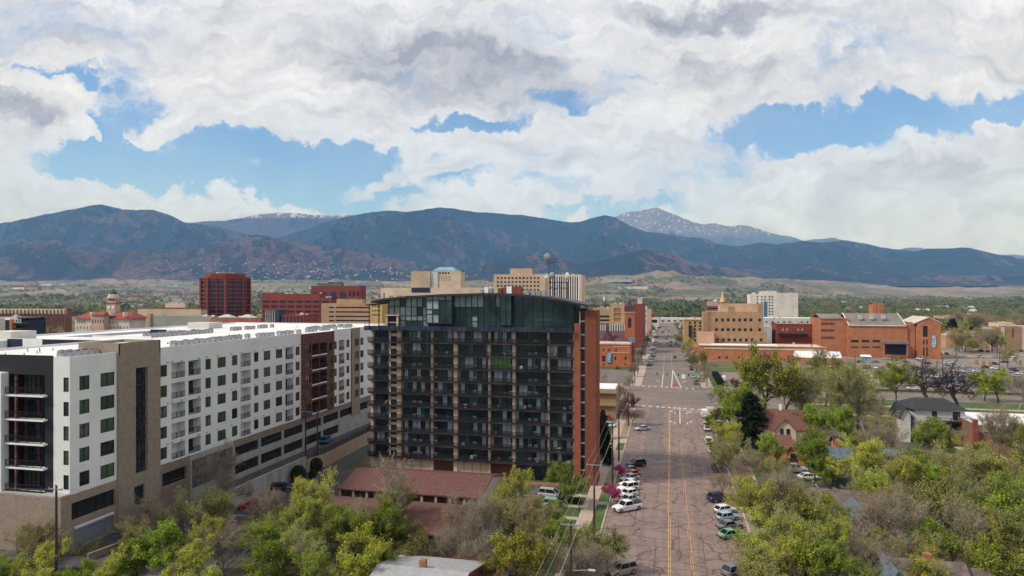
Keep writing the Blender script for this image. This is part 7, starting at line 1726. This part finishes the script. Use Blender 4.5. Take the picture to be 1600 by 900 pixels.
MIDR = [(1112, 622, 7, 'B'), (1122, 660, 16, 'R'), (1158, 636, 28, 'G'), (1140, 652, 20, 'G'), (1174, 656, 32, 'E', 1.15), (1190, 604, 42, 'Y', 1.1), (1222, 614, 34, 'O'), (1200, 566, 16, 'D'), (1240, 566, 13, 'D'), (1262, 598, 24, 'B'), (1290, 592, 30, 'O', 1.1), (1312, 622, 40, 'O'), (1340, 626, 36, 'O', 1.1), (1352, 650, 30, 'B'), (1262, 640, 24, 'B'),
        (1400, 600, 25, 'Y', 1.1), (1382, 590, 14, 'O'), (1322, 590, 18, 'O'), (1128, 694, 24, 'Y', 1.1), (1116, 664, 14, 'Y'), (1140, 724, 26, 'O', 1.2), (1166, 740, 26, 'B', 1.2), (1130, 760, 18, 'B'), (1186, 706, 20, 'G', 1.2), (1200, 752, 24, 'O', 1.1), (1272, 668, 26, 'G'), (1316, 668, 24, 'G'), (1272, 724, 28, 'G'), (1290, 704, 24, 'G'), (1222, 764, 28, 'B'),
        (1336, 730, 32, 'Y', 1.1), (1382, 700, 32, 'B', 1.1), (1430, 690, 30, 'G'), (1400, 676, 24, 'O'), (1455, 600, 36, 'D', 1.1), (1500, 606, 34, 'D', 1.1), (1538, 604, 18, 'Y'), (1560, 604, 20, 'Y'), (1592, 612, 26, 'B'), (1574, 560, 14, 'O'), (1460, 700, 26, 'O'), (1475, 740, 34, 'O', 1.1), (1510, 722, 28, 'Y'), (1562, 680, 32, 'B', 1.2), (1590, 690, 26, 'Y'),
        (1590, 740, 34, 'O'), (1545, 752, 34, 'Y'), (1430, 742, 28, 'G'), (1370, 746, 28, 'O'), (1300, 744, 20, 'G'), (1400, 722, 26, 'B'), (1340, 700, 18, 'G')]
NEARR = [(1150, 796, 34, 'O', 1.1), (1190, 792, 38, 'B', 1.1), (1222, 806, 40, 'O', 1.1), (1256, 830, 40, 'Y'), (1160, 846, 38, 'O'), (1200, 858, 44, 'O'), (1138, 880, 30, 'O'), (1176, 892, 40, 'Y'), (1240, 876, 44, 'O'), (1284, 862, 40, 'B', 1.1), (1300, 884, 40, 'G'), (1268, 896, 36, 'O'), (1300, 800, 26, 'O'), (1380, 782, 36, 'Y', 1.1), (1404, 762, 36, 'Y', 1.2), (1450, 776, 34, 'G', 1.1),
         (1366, 826, 40, 'B', 1.1), (1410, 826, 44, 'B', 1.1), (1438, 812, 38, 'O'), (1340, 858, 34, 'W', 1.1), (1352, 884, 34, 'B'), (1480, 806, 42, 'O', 1.1), (1520, 790, 36, 'O'), (1560, 796, 42, 'Y', 1.1), (1596, 812, 40, 'O'), (1506, 842, 46, 'B', 1.1), (1548, 850, 46, 'O'), (1590, 866, 44, 'Y'), (1464, 862, 38, 'O'), (1420, 876, 34, 'B'), (1500, 890, 36, 'O'),
         (1550, 892, 40, 'Y'), (1318, 832, 24, 'G'), (1178, 816, 28, 'Y'), (1290, 818, 24, 'O'), (1330, 810, 16, 'G')]
WALL_T = [(466, 739, 12, 'G', .9), (494, 725, 10, 'G', 1.0)]
def zone(lst, phrase, grp):
    for t in lst: tree(*t)
    mine = TL[-len(lst):]; by = {}
    for t in sorted(mine, key=lambda q: q[0]): by.setdefault(t[6], []).append(t)
    for k, l in by.items():
        for i, t in enumerate(l):
            lab = f"{KN[k][1]}, {ordn[i] if i < 20 else ordn[i - 20] + ' from right'} from left {phrase}" if len(l) > 1 else f"only {KN[k][1]} {phrase}"
            if i >= 20: lab = f"{KN[k][1]}, {ordn[len(l) - 1 - i]} from right {phrase}"
            tree_at(t[2], t[3], t[4], t[5], k, lab, grp, t[7])
MIDR = [(t[0], t[1] - (2 if t[6 - 6] else 0), t[2] * (1.14 if t[3] in 'YGO' and t[2] > 17 else 1), *t[3:]) for t in MIDR]
NEARR = [(*t[:3], 'Y' if t[3] == 'B' and i % 3 == 0 else 'Y' if t[3] == 'O' and i % 4 == 0 else t[3], *t[4:]) for i, t in enumerate(NEARR)] + [(1448, 905, 34, 'Y'), (1400, 910, 30, 'O')]
zone(LEFT, 'below the tower', 'trees in front of the garages and tower'); zone(WALK, 'lining the street', 'trees lining the street')
zone(MIDR, 'around the right hand houses', 'trees around the houses'); NEARR = [(t[0] + (38 if t[0] < 1205 else 16 if t[0] < 1260 else 0), t[1], t[2] * 1.12, *t[3:]) for t in NEARR] + [(1398, 884, 34, 'O'), (1452, 892, 34, 'O'), (1376, 858, 30, 'Y'), (1300, 786, 20, 'Y'), (1268, 786, 22, 'O'), (1320, 780, 20, 'O'), (1346, 762, 26, 'O'), (1478, 770, 30, 'Y'), (1520, 750, 30, 'O'), (1210, 896, 40, 'O'), (1560, 760, 30, 'B')]
zone(NEARR, 'at lower right', 'trees at the lower right')
for i, (px_, py_, r_) in enumerate(((466, 741, 12), (494, 727, 10), (488, 741, 6))):
    x, y = G(px_, py_ + r_ * .9, .1); rad = r_ * dep(x, y) / F; rng = np.random.default_rng(40 + i)
    n = 5000 if r_ > 7 else 1500; u = unit(rng.normal(size=(n, 3))) * (rng.uniform(.3, 1, n)[:, None] ** .4); C = u * [rad, rad, rad * 1.15] + [0, 0, rad]
    dk = leaf_mat('shrub_leaf', (.045, .075, .018)); V, Fq = quads(C, .13, rng)
    o = bpy.data.objects.new('shrub', np_mesh('shrub', [(V, Fq, dk)])); COL.objects.link(o); o.location = (x, y, 0)
    tag(o, ['round dark green shrub at the foot of the concrete wall', 'larger round green shrub by the tan wall corner', 'small low shrub between the two round shrubs'][i], 'shrub')
# clipped hedges by the sidewalk and the verge beyond the avenue
def hedge(x0, x1, y0, y1, h, label, c=(.03, .05, .015), seed=1):
    rng = np.random.default_rng(seed); n = int((x1 - x0 + 1) * (y1 - y0 + 1) * 60); n = min(n, 14000); C = rng.uniform([x0, y0, .1], [x1, y1, h], (n, 3)); C[:, 2] = np.where(rng.random(n) < .5, h - rng.random(n) * .25, C[:, 2])
    V, Fq = quads(C, .13, rng); o = bpy.data.objects.new('hedge', np_mesh('hedge', [(V, Fq, leaf_mat('hedge_leaf', c))])); COL.objects.link(o); tag(o, label, 'hedge')
hedge(-20.6, -19.4, 118, 140, 1.4, 'dark clipped hedge beside the small tower car park'); hedge(-18.6, -16.2, 129.8, 132, .9, 'low hedge square on the lawn by the sidewalk', seed=2); hedge(-18.6, -16.2, 148, 152, 1.3, 'dark hedge at the brick tower end by the sidewalk', seed=3)
hedge(21.5, 24.5, 314, 356, 2.2, 'long dark evergreen hedge on the verge right of the street beyond the avenue', (.03, .035, .016), 4); hedge(27, 40, 313.6, 317, 1.8, 'low dark shrubs along the pink lot edge', (.06, .045, .035), 5)

# smaller trees between the city blocks, each its own thing
rt2 = random.Random(31); ct = 0
def scatter(n, p0, p1, d0, d1, kinds, r0, r1, phrase, grp, avoid=()):
    for i in range(n):
        p = rt2.uniform(p0, p1); d = rt2.uniform(d0, d1); x, y = world(p, d); k = rt2.choice(kinds); r_ = rt2.uniform(r0, r1)
        if any(a[0] < x < a[1] and a[2] < y < a[3] for a in avoid): continue
        tree_at(x, y, r_, r_ * rt2.uniform(2.1, 2.8), k, f'{KN[k][1]} {phrase}', grp)
scatter(26, 100, 335, 420, 520, 'YOBOBG', 4, 6.5, 'among those beside the old courthouse', 'trees beside the old courthouse')
scatter(16, 0, 110, 400, 520, 'BBOR', 5, 8, 'before the brown finned building', 'trees before the finned building')
scatter(34, 1475, 1640, 540, 800, 'BOOYEB', 5, 9, 'beyond the museum car park', 'trees beyond the museum car park')
scatter(16, 1195, 1280, 445, 560, 'BDO', 4, 6, 'by the small red brick building', 'trees by the red brick building', avoid=((60, 130, 425, 520),))
scatter(16, 1490, 1600, 470, 520, 'BOY', 4, 7, 'before the flat tan roofs', 'trees before the flat tan roofs')

# far off woods that read as one mass
def wood(name, pts, m_list, nq, label_seed, sz):
    rng = np.random.default_rng(label_seed); parts = []
    Vs = {k: [] for k in range(len(m_list))}
    for (x, y, z, r_, k) in pts:
        u = unit(rng.normal(size=(nq, 3))) * (rng.uniform(.35, 1.0, nq)[:, None] ** .4) ; u[:, 2] = np.abs(u[:, 2]) * 1.2 - .15
        Vs[k].append(u * r_ + [x, y, z + r_ * .25])
    for k, m in enumerate(m_list):
        if Vs[k]: parts.append((*quads(np.concatenate(Vs[k]), sz, rng), m))
    o = bpy.data.objects.new(name, np_mesh(name, parts)); COL.objects.link(o); tag(o, kind='stuff'); return o
wl = [leaf_mat('wood_olive', (.22, .225, .10), .3, 0), leaf_mat('wood_green', (.16, .21, .065), .3, 0), leaf_mat('wood_brown', (.22, .185, .13), .3, 0), leaf_mat('wood_dark', (.06, .085, .04), .3, 0)]
rw_ = random.Random(77)
def pts_(n, p0, p1, d0, d1, w, r0, r1, dens=0.0, lo=None):
    out = []
    while len(out) < n:
        p = rw_.uniform(p0, p1); d = math.exp(rw_.uniform(math.log(d0), math.log(d1))); x, y = world(p, d)
        if dens and noise.noise(Vector((x / 300, y / 300, 5))) + .35 * noise.noise(Vector((x / 90, y / 90, 2))) < dens: continue
        r_ = rw_.uniform(r0, r1); out.append((x, y, plain_z(p, d), r_, rw_.choices(range(4), w)[0]))
    return out
wood('far_woodland', pts_(2600, 1235, 1760, 700, 1700, (4, 5, 2.5, .6), 6, 11), wl, 60, 3, 1.3)
wood('far_woodland', pts_(2600, 1225, 1800, 1600, 4200, (4, 5, 2.5, 1.2), 9, 16), wl, 30, 4, 2.6)
wood('far_woodland', pts_(1500, 900, 1240, 1050, 2600, (4, 6, 2, .5), 7, 13, -.02), wl, 40, 5, 1.8)
wood('far_woodland', pts_(5200, -100, 1240, 1050, 7500, (3, 3, 3, 2.2), 8, 18, .04), wl, 26, 6, 3.2)
wood('city_trees', [q for q in pts_(500, -60, 1700, 560, 1050, (3, 2, 4, .6), 4.5, 7, .0) if not (-30 < q[0] < 30)], wl, 70, 8, .8)
